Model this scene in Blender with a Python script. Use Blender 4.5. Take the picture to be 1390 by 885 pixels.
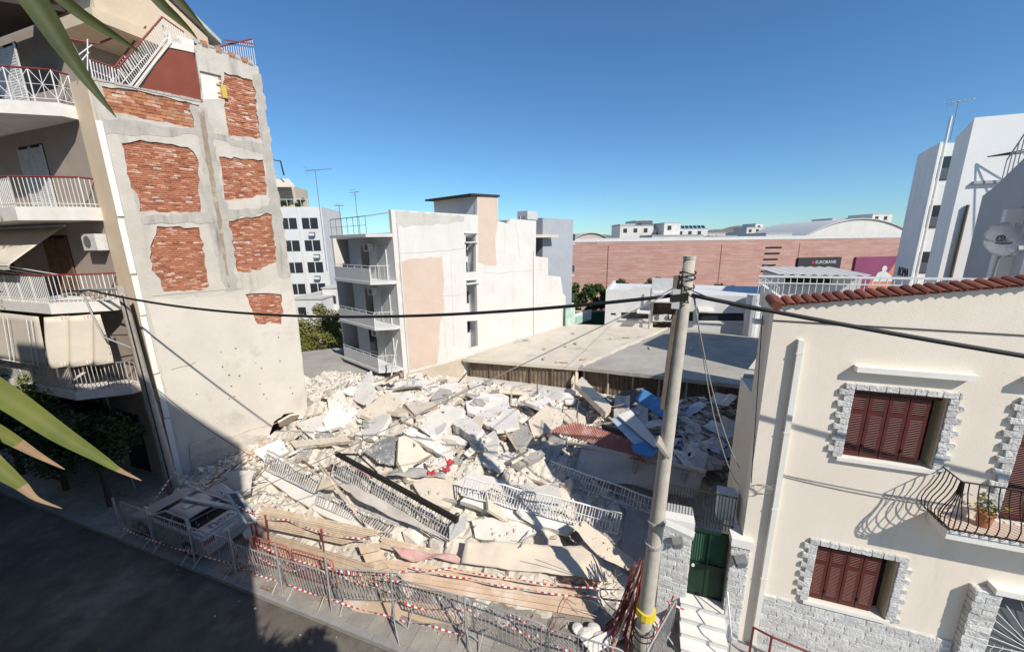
import bpy, bmesh, math, random
from mathutils import Vector as V, Matrix
from mathutils.geometry import tessellate_polygon
random.seed(7)
R_ = random.Random(11)
for o in list(bpy.data.objects): bpy.data.objects.remove(o)
sc = bpy.context.scene
col = sc.collection
# ------------------------------------------------------------------ camera
F, CX, CY = 512.0, 695.0, 442.5
PITCH, ROLL, H = math.radians(12.6), math.radians(0.8), 9.0
FW = V((0, math.cos(PITCH), -math.sin(PITCH)))
r0 = V((1, 0, 0)); u0 = r0.cross(FW)
RT = r0*math.cos(ROLL) - u0*math.sin(ROLL)
UP = RT.cross(FW)
C0 = V((0, 0, H))
cd = bpy.data.cameras.new('camera'); cam = bpy.data.objects.new('camera', cd); col.objects.link(cam)
cd.sensor_fit = 'HORIZONTAL'; cd.sensor_width = 36.0; cd.lens = 36.0*F/1390.0
cd.clip_start = 0.05; cd.clip_end = 9000
m = Matrix((RT, UP, -FW)).transposed().to_4x4(); m.translation = C0
cam.matrix_world = m
sc.camera = cam
# ------------------------------------------------------------------ street frame: u right along the facades, n away from the camera
AN = math.radians(-19.5)
O = V((5.03, 6.85, 0))
UH = V((math.cos(AN), math.sin(AN), 0)); NH = V((-math.sin(AN), math.cos(AN), 0)); ZH = V((0, 0, 1))
def S(u, n, z=0.0): return O + UH*u + NH*n + ZH*z
def toS(p): q = V(p)-O; return V((q.dot(UH), q.dot(NH), q.z))
# ------------------------------------------------------------------ light
SU, SN, SZ = -.77, .52, -.80                       # direction of travel of the sunlight
sd = (UH*SU + NH*SN + ZH*SZ).normalized()
ELEV = math.asin(-sd.z)
w = bpy.data.worlds.new('World'); sc.world = w; w.use_nodes = True
nt = w.node_tree; nt.nodes.clear()
sky = nt.nodes.new('ShaderNodeTexSky'); sky.sky_type = 'NISHITA'; sky.sun_disc = False
sky.sun_elevation = ELEV; sky.sun_rotation = math.atan2(-sd.x, -sd.y)
sky.altitude = 100; sky.air_density = 1.0; sky.dust_density = 0.1; sky.ozone_density = 2.0
bg = nt.nodes.new('ShaderNodeBackground'); bg.inputs[1].default_value = 0.09
wo = nt.nodes.new('ShaderNodeOutputWorld')
tint = nt.nodes.new('ShaderNodeVectorMath'); tint.operation = 'MULTIPLY'; tint.inputs[1].default_value = (.60, .94, 1.2)   # white balance of the photograph's sky
nt.links.new(sky.outputs[0], tint.inputs[0]); nt.links.new(tint.outputs[0], bg.inputs[0]); nt.links.new(bg.outputs[0], wo.inputs[0])
ld = bpy.data.lights.new('sun', 'SUN'); ld.energy = 4.5; ld.angle = math.radians(0.55); ld.color = (1, .94, .845)
lo = bpy.data.objects.new('sun', ld); col.objects.link(lo)
lo.rotation_euler = (-sd).to_track_quat('Z', 'Y').to_euler(); lo.location = (20, -30, 60)
sc.view_settings.view_transform = 'Standard'; sc.view_settings.look = 'None'
sc.view_settings.exposure = 0.27; sc.view_settings.gamma = 1.0; sc.view_settings.use_curve_mapping = False
# ------------------------------------------------------------------ pixels of the photograph -> directions -> points
def ray(x, y): return (FW*F + RT*(x-CX) - UP*(y-CY)).normalized()
def g(x, y, z=0.0): d = ray(x, y); return C0 + d*((z-H)/d.z)
def onplane(x, y, p0, nn): d = ray(x, y); return C0 + d*((V(p0)-C0).dot(nn)/d.dot(nn))
def fac(x, y, d=0.0): return toS(onplane(x, y, S(0, d), NH))      # point in the street frame on the facade line
def at(x, y, Y): d = ray(x, y); return C0 + d*(Y/d.y)
# rubble height above the site
def lerp(t, tab):
    if t <= tab[0][0]: return tab[0][1]
    for (a, b), (c, d) in zip(tab, tab[1:]):
        if t <= c:
            k = (t-a)/(c-a); k = k*k*(3-2*k); return b+(d-b)*k
    return tab[-1][1]
NPROF = [(-2.2, -.02), (-1.2, .12), (0, .75), (1.2, 1.25), (3, 1.75), (6, 1.85), (9, 1.2), (12, .2), (15, -.85), (17, -1.1)]
UPROF = [(-19.5, .35), (-17.5, .3), (-14.5, .6), (-11, 1.0), (-6.2, 1.0), (-5, .7), (-3.8, .35), (-2, .15), (0, .1), (2, .1)]
UPROFB = [(-22, .9), (-16, 1.0), (-6.5, 1.0), (-4.8, .55), (-3, .3), (0, .2), (3, .2)]
def hsurf(u, n):
    p = lerp(n, NPROF); k = lerp(n, [(1.5, 0), (6, 1)])
    f = lerp(u, UPROF)*(1-k)+lerp(u, UPROFB)*k
    z = p*f if p > 0 else p
    z += .12*math.sin(u*1.7+n*.9)*math.sin(n*1.3-u*.5) * (1 if -18 < u < -2 and n > .5 else .2)
    return z
def rub(x, y, lift=0.0):
    d = ray(x, y); t = 5.0
    while t < 60:
        p = C0+d*t; s = toS(p)
        if p.z < hsurf(s.x, s.y)+lift: break
        t += .1
    lo_, hi_ = t-.1, t
    for _ in range(12):
        mid = (lo_+hi_)/2; p = C0+d*mid; s = toS(p)
        if p.z < hsurf(s.x, s.y)+lift: hi_ = mid
        else: lo_ = mid
    return C0+d*hi_
# ------------------------------------------------------------------ materials (all procedural)
MATS = {}
def mat(name, c1, c2=None, scale=3.0, rough=.85, bump=.0, bscale=None, metal=0.0, stain=None, sscale=.6, sth=.55, srange=.12, rnd=0.0, streak=False, spec=.3):
    if name in MATS: return MATS[name]
    m = bpy.data.materials.new(name); m.use_nodes = True
    t = m.node_tree; N = t.nodes; L = t.links
    b = N['Principled BSDF']; b.inputs['Roughness'].default_value = rough; b.inputs['Metallic'].default_value = metal
    b.inputs['Specular IOR Level'].default_value = spec
    geo = N.new('ShaderNodeNewGeometry'); pos = geo.outputs['Position']
    c2 = c2 or tuple(x*.82 for x in c1)
    nz = N.new('ShaderNodeTexNoise'); nz.inputs['Scale'].default_value = scale; nz.inputs['Detail'].default_value = 7; nz.inputs['Roughness'].default_value = .62
    L.new(pos, nz.inputs['Vector'])
    rp = N.new('ShaderNodeValToRGB'); rp.color_ramp.elements[0].position = .32; rp.color_ramp.elements[1].position = .68
    rp.color_ramp.elements[0].color = (*c2, 1); rp.color_ramp.elements[1].color = (*c1, 1)
    L.new(nz.outputs['Fac'], rp.inputs[0]); out = rp.outputs[0]
    if stain:
        n2 = N.new('ShaderNodeTexNoise'); n2.inputs['Scale'].default_value = sscale; n2.inputs['Detail'].default_value = 8; n2.inputs['Roughness'].default_value = .68
        if streak:
            mp = N.new('ShaderNodeMapping'); mp.inputs['Scale'].default_value = (2.2, 2.2, .28); L.new(pos, mp.inputs[0]); L.new(mp.outputs[0], n2.inputs['Vector'])
        else: L.new(pos, n2.inputs['Vector'])
        r2 = N.new('ShaderNodeValToRGB'); r2.color_ramp.elements[0].position = sth; r2.color_ramp.elements[1].position = sth+srange
        L.new(n2.outputs['Fac'], r2.inputs[0])
        mx = N.new('ShaderNodeMix'); mx.data_type = 'RGBA'; L.new(r2.outputs[0], mx.inputs[0]); L.new(out, mx.inputs[6]); mx.inputs[7].default_value = (*stain, 1)
        out = mx.outputs[2]
    if rnd:
        oi = N.new('ShaderNodeObjectInfo'); mr = N.new('ShaderNodeMapRange'); mr.inputs[3].default_value = 1-rnd; mr.inputs[4].default_value = 1+rnd*.6
        L.new(oi.outputs['Random'], mr.inputs[0])
        vm = N.new('ShaderNodeVectorMath'); vm.operation = 'SCALE'; L.new(out, vm.inputs[0]); L.new(mr.outputs[0], vm.inputs[3]); out = vm.outputs[0]
    L.new(out, b.inputs['Base Color'])
    if bump:
        nb = N.new('ShaderNodeTexNoise'); nb.inputs['Scale'].default_value = bscale or scale*4; nb.inputs['Detail'].default_value = 6; L.new(pos, nb.inputs['Vector'])
        bp = N.new('ShaderNodeBump'); bp.inputs['Strength'].default_value = bump; bp.inputs['Distance'].default_value = .03
        L.new(nb.outputs['Fac'], bp.inputs['Height']); L.new(bp.outputs[0], b.inputs['Normal'])
    MATS[name] = m; return m
mat('asphalt', (.15, .13, .108), (.085, .074, .062), 1.4, .9, .4, 60, stain=(.25, .22, .185), sscale=.4, sth=.52, srange=.2)
mat('paving', (.36, .33, .28), (.26, .24, .21), 2.5, .9, .3, 30, stain=(.2, .15, .1), sscale=.8, sth=.56, srange=.08, rnd=.12)
mat('kerb', (.3, .29, .27), None, 5, .9, .3, 30)
mat('earth', (.3, .26, .2), (.2, .17, .13), 1.2, .95, .5, 12)
mat('rubble', (.63, .58, .50), (.46, .42, .36), 2.2, .95, .8, 9, stain=(.33, .30, .26), sscale=.9, sth=.6, srange=.1)
mat('rubble_chunk', (.73, .67, .585), (.50, .45, .385), 2.2, .95, .5, 18, rnd=.28)
mat('rubble_grey', (.40, .385, .36), (.3, .29, .27), 4, .95, .5, 18, rnd=.2)
mat('brick_chunk', (.42, .17, .10), (.55, .42, .34), 5, .95, .4, 18, rnd=.2)
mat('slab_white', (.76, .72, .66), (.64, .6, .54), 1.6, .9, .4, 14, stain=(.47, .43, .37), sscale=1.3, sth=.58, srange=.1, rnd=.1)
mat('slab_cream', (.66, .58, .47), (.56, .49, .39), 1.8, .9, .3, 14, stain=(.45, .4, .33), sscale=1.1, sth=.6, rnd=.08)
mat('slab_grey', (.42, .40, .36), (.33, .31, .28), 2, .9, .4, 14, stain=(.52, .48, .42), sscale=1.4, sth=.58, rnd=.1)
mat('plate_dark', (.25, .25, .25), (.15, .15, .155), 2.5, .8, .3, 20, stain=(.52, .49, .44), sscale=1.6, sth=.53, srange=.12)
mat('slab_tan', (.58, .43, .31), (.48, .345, .235), 2.2, .9, .3, 20, stain=(.64, .56, .47), sscale=1.3, sth=.5, srange=.16)
mat('brown', (.15, .085, .055), None, 4, .85, .3)
mat('facade_cream', (.78, .70, .595), (.72, .645, .54), .7, .85, .12, 40, stain=(.62, .55, .46), sscale=.8, sth=.56, srange=.25, streak=True)
mat('facade_side', (.70, .62, .51), (.64, .56, .45), 1.2, .85, .15, 40)
mat('trim_white', (.78, .75, .69), (.72, .69, .63), 3, .8, .15, 40)
mat('reveal', (.62, .54, .36), None, 3, .85)
mat('stone', (.66, .65, .62), (.47, .465, .45), 9, .75, .8, 26, rnd=.16)
mat('mortar', (.4, .38, .35), None, 8, .95)
mat('marble', (.7, .68, .64), (.55, .54, .52), 3, .5, .1, 20)
mat('shutter', (.095, .02, .016), (.07, .015, .012), 6, .5, .1, 40, spec=.4)
mat('shutter_slat', (.30, .13, .11), None, 8, .55)
mat('iron_black', (.03, .026, .022), None, 10, .55, 0, None, .3)
mat('iron_grey', (.33, .33, .33), (.25, .25, .25), 8, .5, 0, None, .55)
mat('galv', (.46, .46, .45), (.34, .34, .33), 12, .5, 0, None, .3, rnd=.15)
mat('white_metal', (.72, .72, .70), (.62, .61, .58), 8, .55, 0)
mat('dusty_metal', (.55, .54, .52), (.42, .41, .39), 8, .7, 0, rnd=.1)
mat('maroon_metal', (.24, .045, .04), (.17, .03, .03), 8, .5)
mat('maroon_wall', (.23, .062, .036), (.18, .046, .028), 1.5, .8, .1, 30)
mat('red_paint', (.42, .045, .04), None, 8, .6)
mat('red_dusty', (.42, .15, .125), (.34, .1, .085), 6, .7)
mat('red_tape', (.50, .05, .05), None, 8, .5)
mat('white_tape', (.72, .70, .68), None, 8, .5)
mat('tile_red', (.25, .08, .046), (.16, .05, .03), 9, .8, .3, 30, rnd=.25)
mat('tile_sheet', (.46, .21, .17), (.36, .15, .12), 3, .7, .2, 20, stain=(.55, .42, .37), sscale=1.6, sth=.52)
mat('green_metal', (.010, .036, .017), (.008, .026, .013), 5, .45)
mat('pole_conc', (.50, .46, .385), (.39, .355, .295), 5, .9, .3, 40, stain=(.28, .26, .22), sscale=1.5, sth=.6, streak=True)
mat('pole_old', (.36, .33, .28), (.26, .235, .2), 4, .9, .3, 40)
mat('cable', (.012, .012, .013), None, 10, .6)
mat('wire_pale', (.35, .33, .3), None, 10, .6)
mat('party_plaster', (.56, .52, .455), (.45, .415, .36), 1.1, .95, .35, 10, stain=(.36, .33, .285), sscale=.75, sth=.54, srange=.13, streak=True)
mat('party_low', (.62, .57, .50), (.55, .505, .44), .9, .95, .25, 12, stain=(.44, .4, .335), sscale=.8, sth=.56, srange=.18)
mat('conc_band', (.46, .43, .38), (.36, .335, .295), 2.2, .95, .4, 14, stain=(.22, .2, .17), sscale=1.1, sth=.55, streak=True)
mat('brick_red', (.45, .185, .105), (.36, .135, .075), 7, .95, .4, 40, stain=(.5, .36, .28), sscale=3.2, sth=.6, srange=.1)
mat('brick_dark', (.35, .125, .072), (.28, .095, .055), 7, .95, .4, 40)
mat('brick_pale', (.54, .29, .19), (.46, .23, .15), 7, .95, .4, 40, stain=(.6, .5, .42), sscale=4, sth=.52)
mat('brick_orange', (.47, .22, .11), (.36, .15, .075), 6, .95, .4, 40, stain=(.30, .24, .2), sscale=1.2, sth=.54)
mat('brick_mortar', (.58, .49, .41), (.48, .39, .32), 6, .95, .3, 30)
mat('apt_beige', (.64, .52, .38), (.57, .45, .32), 1.0, .9, .15, 30, stain=(.46, .36, .26), sscale=.9, sth=.58, srange=.15, streak=True)
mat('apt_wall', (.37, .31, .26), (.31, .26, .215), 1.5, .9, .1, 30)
mat('apt_white', (.73, .70, .65), (.62, .59, .54), 2.2, .85, .15, 30, stain=(.42, .39, .35), sscale=1.2, sth=.64, streak=True)
mat('awning', (.60, .54, .45), (.53, .475, .39), 1.5, .9, .15, 40, rnd=.05)
mat('awning_old', (.55, .51, .46), (.44, .40, .355), 1.8, .9, .2, 20, stain=(.38, .35, .31), sscale=1.5, sth=.56)
mat('tarp', (.64, .55, .44), (.56, .48, .38), 1.6, .85, .2, 10)
mat('pink_cloth', (.6, .3, .28), (.55, .4, .36), 5, .9, .4, 20)
mat('red_cloth', (.5, .05, .06), None, 6, .8)
mat('wood', (.56, .44, .315), (.43, .33, .225), 5, .9, .3, 25, rnd=.14, stain=(.66, .57, .46), sscale=2, sth=.56)
mat('wood_dark', (.2, .125, .075), (.13, .08, .05), 5, .9, .3, 25, rnd=.2)
mat('roof_dark', (.045, .035, .032), None, 4, .8)
mat('dark', (.02, .019, .018), None, 4, .9)
mat('interior', (.12, .105, .09), None, 2, .95)
mat('glass_dark', (.03, .036, .042), None, 4, .12, spec=.6)
mat('glass_grey', (.12, .13, .14), (.09, .10, .11), 2, .2, spec=.6)
mat('bg_white', (.66, .635, .59), (.59, .565, .525), .7, .9, .1, 20, stain=(.53, .5, .45), sscale=.6, sth=.55, srange=.2, streak=True)
mat('bg_white2', (.65, .65, .635), (.58, .58, .57), .8, .9)
mat('bg_stain', (.55, .53, .48), (.45, .43, .39), 1.2, .95, .2, 12, stain=(.36, .34, .31), sscale=.9, sth=.55)
mat('bg_tan', (.60, .475, .385), (.55, .43, .345), 1.0, .9, .1, 20)
mat('bg_beige', (.55, .47, .37), (.46, .39, .3), 1.0, .9, .1, 20)
mat('bg_grey', (.36, .38, .41), (.32, .34, .37), .8, .9)
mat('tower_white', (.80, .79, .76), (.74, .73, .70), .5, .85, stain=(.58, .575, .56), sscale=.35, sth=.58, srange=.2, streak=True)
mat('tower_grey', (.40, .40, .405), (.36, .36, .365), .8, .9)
mat('flat_roof', (.62, .56, .47), (.5, .45, .375), .6, .95, .3, 8, stain=(.38, .34, .29), sscale=.5, sth=.55, srange=.16)
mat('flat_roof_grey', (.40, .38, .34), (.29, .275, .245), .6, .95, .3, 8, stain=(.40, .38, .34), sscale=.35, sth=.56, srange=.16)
mat('sheet_rust', (.19, .145, .105), (.11, .088, .068), 2.5, .85, .2, 20, stain=(.28, .22, .16), sscale=1.6, sth=.55, streak=True)
mat('pale_grey', (.55, .55, .54), None, 3, .7)
mat('mural', (.12, .42, .36), (.6, .6, .52), 1.1, .85, stain=(.25, .5, .3), sscale=.9, sth=.52)
mat('green_hoard', (.05, .14, .09), None, 3, .8)
mat('ac_white', (.68, .67, .63), None, 6, .6)
mat('ac_grille', (.16, .16, .16), None, 6, .7)
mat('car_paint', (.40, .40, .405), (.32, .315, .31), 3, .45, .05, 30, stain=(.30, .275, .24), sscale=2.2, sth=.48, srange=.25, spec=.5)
mat('car_blue', (.02, .1, .38), None, 8, .4)
mat('tyre', (.02, .02, .02), None, 8, .8)
mat('tail_red', (.3, .015, .012), None, 8, .3)
mat('black_plastic', (.025, .025, .027), None, 8, .5)
mat('blue_sheet', (.10, .27, .52), (.06, .18, .38), 3, .55, .2, 12, stain=(.4, .47, .55), sscale=1.8, sth=.58)
mat('blue_white', (.45, .53, .62), (.32, .41, .52), 3, .6, .2, 12)
mat('bark', (.10, .075, .05), (.06, .045, .03), 6, .95, .6, 20)
mat('terracotta', (.5, .2, .1), None, 6, .8)
mat('yellow', (.75, .55, .04), None, 6, .6)
mat('solar', (.02, .03, .06), None, 4, .2)
mat('hill', (.20, .19, .165), (.14, .145, .12), .004, .95)
mat('poster_dark', (.035, .037, .04), None, 2, .6)
mat('poster_purple', (.22, .055, .12), (.19, .045, .10), .4, .6)
mat('poster_orange', (.55, .2, .11), None, 2, .6)
mat('poster_pale', (.6, .58, .58), None, 2, .6)
mat('graffiti', (.05, .055, .06), None, 3, .7)
mat('foam_yellow', (.6, .45, .1), None, 9, .9)
def leafmat(name, c1, c2, sc_=2.0, tr=.25):
    m = mat(name, c1, c2, sc_, .6, spec=.25)
    t = m.node_tree; b = t.nodes['Principled BSDF']; o = t.nodes['Material Output']
    src = b.inputs['Base Color'].links[0].from_socket
    tl = t.nodes.new('ShaderNodeBsdfTranslucent'); t.links.new(src, tl.inputs[0])
    ms = t.nodes.new('ShaderNodeMixShader'); ms.inputs[0].default_value = tr
    t.links.new(b.outputs[0], ms.inputs[1]); t.links.new(tl.outputs[0], ms.inputs[2]); t.links.new(ms.outputs[0], o.inputs[0])
leafmat('leaf_green', (.07, .13, .03), (.035, .07, .018)); leafmat('leaf_dark', (.035, .07, .022), (.018, .036, .012))
leafmat('leaf_olive', (.26, .25, .06), (.14, .145, .035)); leafmat('leaf_blade', (.20, .22, .055), (.13, .16, .04), 6, .35)
leafmat('leaf_shade_tone', (.06, .075, .025), (.04, .05, .018), 6, .12); leafmat('leaf_tip', (.36, .25, .15), (.26, .16, .09), 8, .2); leafmat('leaf_bright', (.22, .27, .05), (.1, .15, .03))  # dark upper yucca blades: their shade is painted into the leaf colour
# clad stone wall: long thin courses too far away to tell apart
def clad(name, ca, cb, cm, sx, sy, ang):
    m = bpy.data.materials.new(name); m.use_nodes = True; t = m.node_tree; N = t.nodes; L = t.links; b = N['Principled BSDF']; b.inputs['Roughness'].default_value = .85
    geo = N.new('ShaderNodeNewGeometry'); mp = N.new('ShaderNodeMapping'); mp.vector_type = 'TEXTURE'; mp.inputs['Rotation'].default_value = (0, 0, ang); L.new(geo.outputs['Position'], mp.inputs[0])
    sx_ = N.new('ShaderNodeSeparateXYZ'); cx = N.new('ShaderNodeCombineXYZ'); L.new(mp.outputs[0], sx_.inputs[0]); L.new(sx_.outputs[0], cx.inputs[0]); L.new(sx_.outputs[2], cx.inputs[1])
    br = N.new('ShaderNodeTexBrick'); br.inputs['Color1'].default_value = (*ca, 1); br.inputs['Color2'].default_value = (*cb, 1); br.inputs['Mortar'].default_value = (*cm, 1)
    br.inputs['Scale'].default_value = 1; br.inputs['Brick Width'].default_value = sx; br.inputs['Row Height'].default_value = sy; br.inputs['Mortar Size'].default_value = .035; br.inputs['Mortar Smooth'].default_value = .2
    L.new(cx.outputs[0], br.inputs['Vector'])
    st_ = N.new('ShaderNodeMapping'); st_.inputs['Scale'].default_value = (.35, 2.2, 1); L.new(cx.outputs[0], st_.inputs[0])
    nz = N.new('ShaderNodeTexNoise'); nz.inputs['Scale'].default_value = 1.2; nz.inputs['Detail'].default_value = 6; L.new(st_.outputs[0], nz.inputs['Vector'])
    rp = N.new('ShaderNodeValToRGB'); rp.color_ramp.elements[0].position = .45; rp.color_ramp.elements[1].position = .75; rp.color_ramp.elements[1].color = (.55, .55, .55, 1); L.new(nz.outputs['Fac'], rp.inputs[0])
    mx = N.new('ShaderNodeMix'); mx.data_type = 'RGBA'; L.new(rp.outputs[0], mx.inputs[0]); L.new(br.outputs[0], mx.inputs[6]); mx.inputs[7].default_value = (.50, .36, .31, 1)
    L.new(mx.outputs[2], b.inputs['Base Color']); MATS[name] = m
clad('clad_pink', (.42, .20, .155), (.50, .275, .22), (.36, .19, .15), 2.6, .42, AN)
# ------------------------------------------------------------------ mesh helpers
class MB:
    def __init__(s): s.v = []; s.f = []; s.mi = []
    def add(s, vs, fs, mi=0):
        k = len(s.v); s.v += [tuple(p) for p in vs]; s.f += [tuple(i+k for i in f) for f in fs]; s.mi += [mi]*len(fs); return s
    def box(s, x0, x1, y0, y1, z0, z1, mi=0):
        return s.add([(x0, y0, z0), (x1, y0, z0), (x1, y1, z0), (x0, y1, z0), (x0, y0, z1), (x1, y0, z1), (x1, y1, z1), (x0, y1, z1)],
                     [(3, 2, 1, 0), (4, 5, 6, 7), (0, 1, 5, 4), (1, 2, 6, 5), (2, 3, 7, 6), (3, 0, 4, 7)], mi)
    def obox(s, c, ax, ay, az, mi=0):          # centre and three half vectors
        c, ax, ay, az = V(c), V(ax), V(ay), V(az)
        vs = [c+ax*i+ay*j+az*k for k in (-1, 1) for i, j in ((-1, -1), (1, -1), (1, 1), (-1, 1))]
        return s.add(vs, [(3, 2, 1, 0), (4, 5, 6, 7), (0, 1, 5, 4), (1, 2, 6, 5), (2, 3, 7, 6), (3, 0, 4, 7)], mi)
    def bar(s, p, q, a, b=None, mi=0):         # square bar
        p, q = V(p), V(q); d = (q-p); L = d.length
        if L < 1e-6: return s
        d.normalize(); b = b or a
        sd_ = d.cross(ZH); sd_ = sd_.normalized() if sd_.length > 1e-3 else V((1, 0, 0)); up = sd_.cross(d)
        return s.obox((p+q)/2, d*(L/2), sd_*(a/2), up*(b/2), mi)
    def prism(s, pts, vec, mi=0):
        pts = [V(p) for p in pts]; vec = V(vec); n = len(pts)
        tri = tessellate_polygon([pts]); vs = pts+[p+vec for p in pts]
        fs = [tuple(t) for t in tri]+[tuple(i+n for i in reversed(t)) for t in tri]+[(i, (i+1) % n, (i+1) % n+n, i+n) for i in range(n)]
        return s.add(vs, fs, mi)
    def tube(s, pts, r, seg=6, r2=None, mi=0, cap=True):
        pts = [V(p) for p in pts]; n = len(pts); vs = []; fs = []
        ref = None
        for i, p in enumerate(pts):
            d = (pts[min(i+1, n-1)]-pts[max(i-1, 0)]).normalized()
            if ref is None:
                ref = d.cross(ZH if abs(d.z) < .9 else V((1, 0, 0))).normalized()
            a = (ref-d*ref.dot(d)).normalized(); ref = a; b = d.cross(a)
            rr = r if r2 is None else r+(r2-r)*i/(n-1)
            for k in range(seg):
                t = 2*math.pi*k/seg; vs.append(p+a*(math.cos(t)*rr)+b*(math.sin(t)*rr))
        for i in range(n-1):
            for k in range(seg):
                fs.append((i*seg+k, i*seg+(k+1) % seg, (i+1)*seg+(k+1) % seg, (i+1)*seg+k))
        if cap: fs += [tuple(reversed(range(seg))), tuple(range((n-1)*seg, n*seg))]
        return s.add(vs, fs, mi)
    def sheet(s, grid, th=.0, mi=0):           # grid of points rows x cols
        r, c = len(grid), len(grid[0]); vs = [V(p) for row in grid for p in row]
        fs = [(i*c+j, i*c+j+1, (i+1)*c+j+1, (i+1)*c+j) for i in range(r-1) for j in range(c-1)]
        if th:
            nn = (vs[1]-vs[0]).cross(vs[c]-vs[0]).normalized()*th; k = len(vs); vs += [p-nn for p in vs]
            fs += [tuple(i+k for i in reversed(f)) for f in fs]
            edge = [(j, j+1) for j in range(c-1)]+[((i)*c+c-1, (i+1)*c+c-1) for i in range(r-1)]+[((r-1)*c+j+1, (r-1)*c+j) for j in range(c-1)]+[((i+1)*c, i*c) for i in range(r-1)]
            fs += [(b, a, a+k, b+k) for a, b in edge]
        return s.add(vs, fs, mi)
    def holes(s, outer, hs, to3, th, mi=0, back=True):   # wall with openings; to3(a, b, depth)
        loops = [outer]+hs; flat = [p for l in loops for p in l]; n = len(flat)
        tri = tessellate_polygon([[V((p[0], p[1], 0)) for p in l] for l in loops])
        vs = [to3(a, b, 0) for a, b in flat]+[to3(a, b, th) for a, b in flat]
        fs = [tuple(t) for t in tri]+([tuple(i+n for i in reversed(t)) for t in tri] if back else []); k = 0
        for l in loops:
            m_ = len(l); fs += [(k+i, k+(i+1) % m_, k+(i+1) % m_+n, k+i+n) for i in range(m_)]; k += m_
        return s.add(vs, fs, mi)
    def build(s, name, mats, parent=None, off=None, smooth=False, fix=False):
        if off is not None: o_ = V(off); s.v = [(p[0]-o_.x, p[1]-o_.y, p[2]-o_.z) for p in s.v]
        me = bpy.data.meshes.new(name); me.from_pydata(s.v, [], s.f)
        for mm in (mats if isinstance(mats, (list, tuple)) else [mats]): me.materials.append(MATS[mm])
        if any(s.mi): me.polygons.foreach_set('material_index', s.mi)
        if smooth: me.polygons.foreach_set('use_smooth', [True]*len(me.polygons))
        me.update()
        if fix:
            bm = bmesh.new(); bm.from_mesh(me); bmesh.ops.recalc_face_normals(bm, faces=bm.faces); bm.to_mesh(me); bm.free()
        ob = bpy.data.objects.new(name, me); col.objects.link(ob)
        if parent: ob.parent = parent
        if off is not None and not parent: ob.location = off
        return ob
def tag(o, label=None, cat=None, group=None, kind=None):
    if label: o['label'] = label
    if cat: o['category'] = cat
    if group: o['group'] = group
    if kind: o['kind'] = kind
    return o
def thing(name, label, cat, loc=(0, 0, 0), rz=0.0, group=None):
    o = bpy.data.objects.new(name, None); col.objects.link(o); o.location = loc; o.rotation_euler = (0, 0, rz); o.empty_display_size = .2
    return tag(o, label, cat, group)
def sthing(name, label, cat, u, n, z=0.0, group=None): return thing(name, label, cat, S(u, n, z), AN, group)
def box(name, mt, parent, *a, **k): return MB().box(*a).build(name, mt, parent, **k)
UNIT = {}
def unit_mesh(kind, mt):
    if (kind, mt) in UNIT: return UNIT[kind, mt]
    b = MB()
    if kind == 'rod': b.tube([(0, 0, 0), (0, 0, 1)], 1.0, 6)
    elif kind == 'flat': b.box(-1, 1, -1, 1, 0, 1)
    elif kind == 'block': b.box(-.5, .5, -.5, .5, -.5, .5)
    elif kind.startswith('stone'):
        rr = random.Random(kind); bm = bmesh.new(); bmesh.ops.create_cube(bm, size=1)
        bmesh.ops.bevel(bm, geom=bm.edges[:], offset=.07, segments=1, affect='EDGES')
        for v in bm.verts: v.co += V((rr.uniform(-.015, .015), rr.uniform(-.06, .06), rr.uniform(-.03, .03)))
        me = bpy.data.meshes.new('stone'); bm.to_mesh(me); bm.free(); me.materials.append(MATS[mt]); UNIT[kind, mt] = me; return me
    elif kind.startswith('chunk'):
        rr = random.Random(kind); bm = bmesh.new()
        fl = rr.uniform(.35, .9); lx = rr.uniform(.7, 1.4)
        for _ in range(13):
            p = V((rr.gauss(0, 1), rr.gauss(0, 1), rr.gauss(0, 1))).normalized()*rr.uniform(.7, 1.15); bm.verts.new((p.x*.5*lx, p.y*.5, p.z*.5*fl))
        res = bmesh.ops.convex_hull(bm, input=bm.verts); bmesh.ops.delete(bm, geom=[e for e in res['geom_interior'] if isinstance(e, bmesh.types.BMVert)], context='VERTS')
        me = bpy.data.meshes.new('chunk'); bm.to_mesh(me); bm.free(); me.materials.append(MATS[mt]); UNIT[kind, mt] = me; return me
    me = bpy.data.meshes.new(kind); me.from_pydata(b.v, [], b.f); me.materials.append(MATS[mt])
    if kind == 'rod': me.polygons.foreach_set('use_smooth', [len(p.vertices) == 4 for p in me.polygons])
    UNIT[kind, mt] = me; return me
def rod(name, parent, p, q, r, mt, kind='rod', r2=None):
    p, q = V(p), V(q); d = q-p; o = bpy.data.objects.new(name, unit_mesh(kind, mt)); col.objects.link(o)
    if parent: o.parent = parent
    o.matrix_basis = Matrix.Translation(p) @ d.to_track_quat('Z', 'Y').to_matrix().to_4x4() @ Matrix.Diagonal((r, r2 or r, d.length, 1))
    return o
def block(name, parent, mt, x0, x1, y0, y1, z0, z1, kind='block'):
    o = bpy.data.objects.new(name, unit_mesh(kind, mt)); col.objects.link(o); o.parent = parent
    o.location = ((x0+x1)/2, (y0+y1)/2, (z0+z1)/2); o.scale = (x1-x0, y1-y0, z1-z0); return o
def stone(parent, x0, x1, y0, y1, z0, z1, mt='stone'): return block('stone', parent, mt, x0, x1, y0, y1, z0, z1, 'stone%d' % R_.randrange(5))
def catenary(p, q, sag, n=24):
    p, q = V(p), V(q); return [p.lerp(q, i/n)-ZH*(sag*4*(i/n)*(1-i/n)) for i in range(n+1)]
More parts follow.
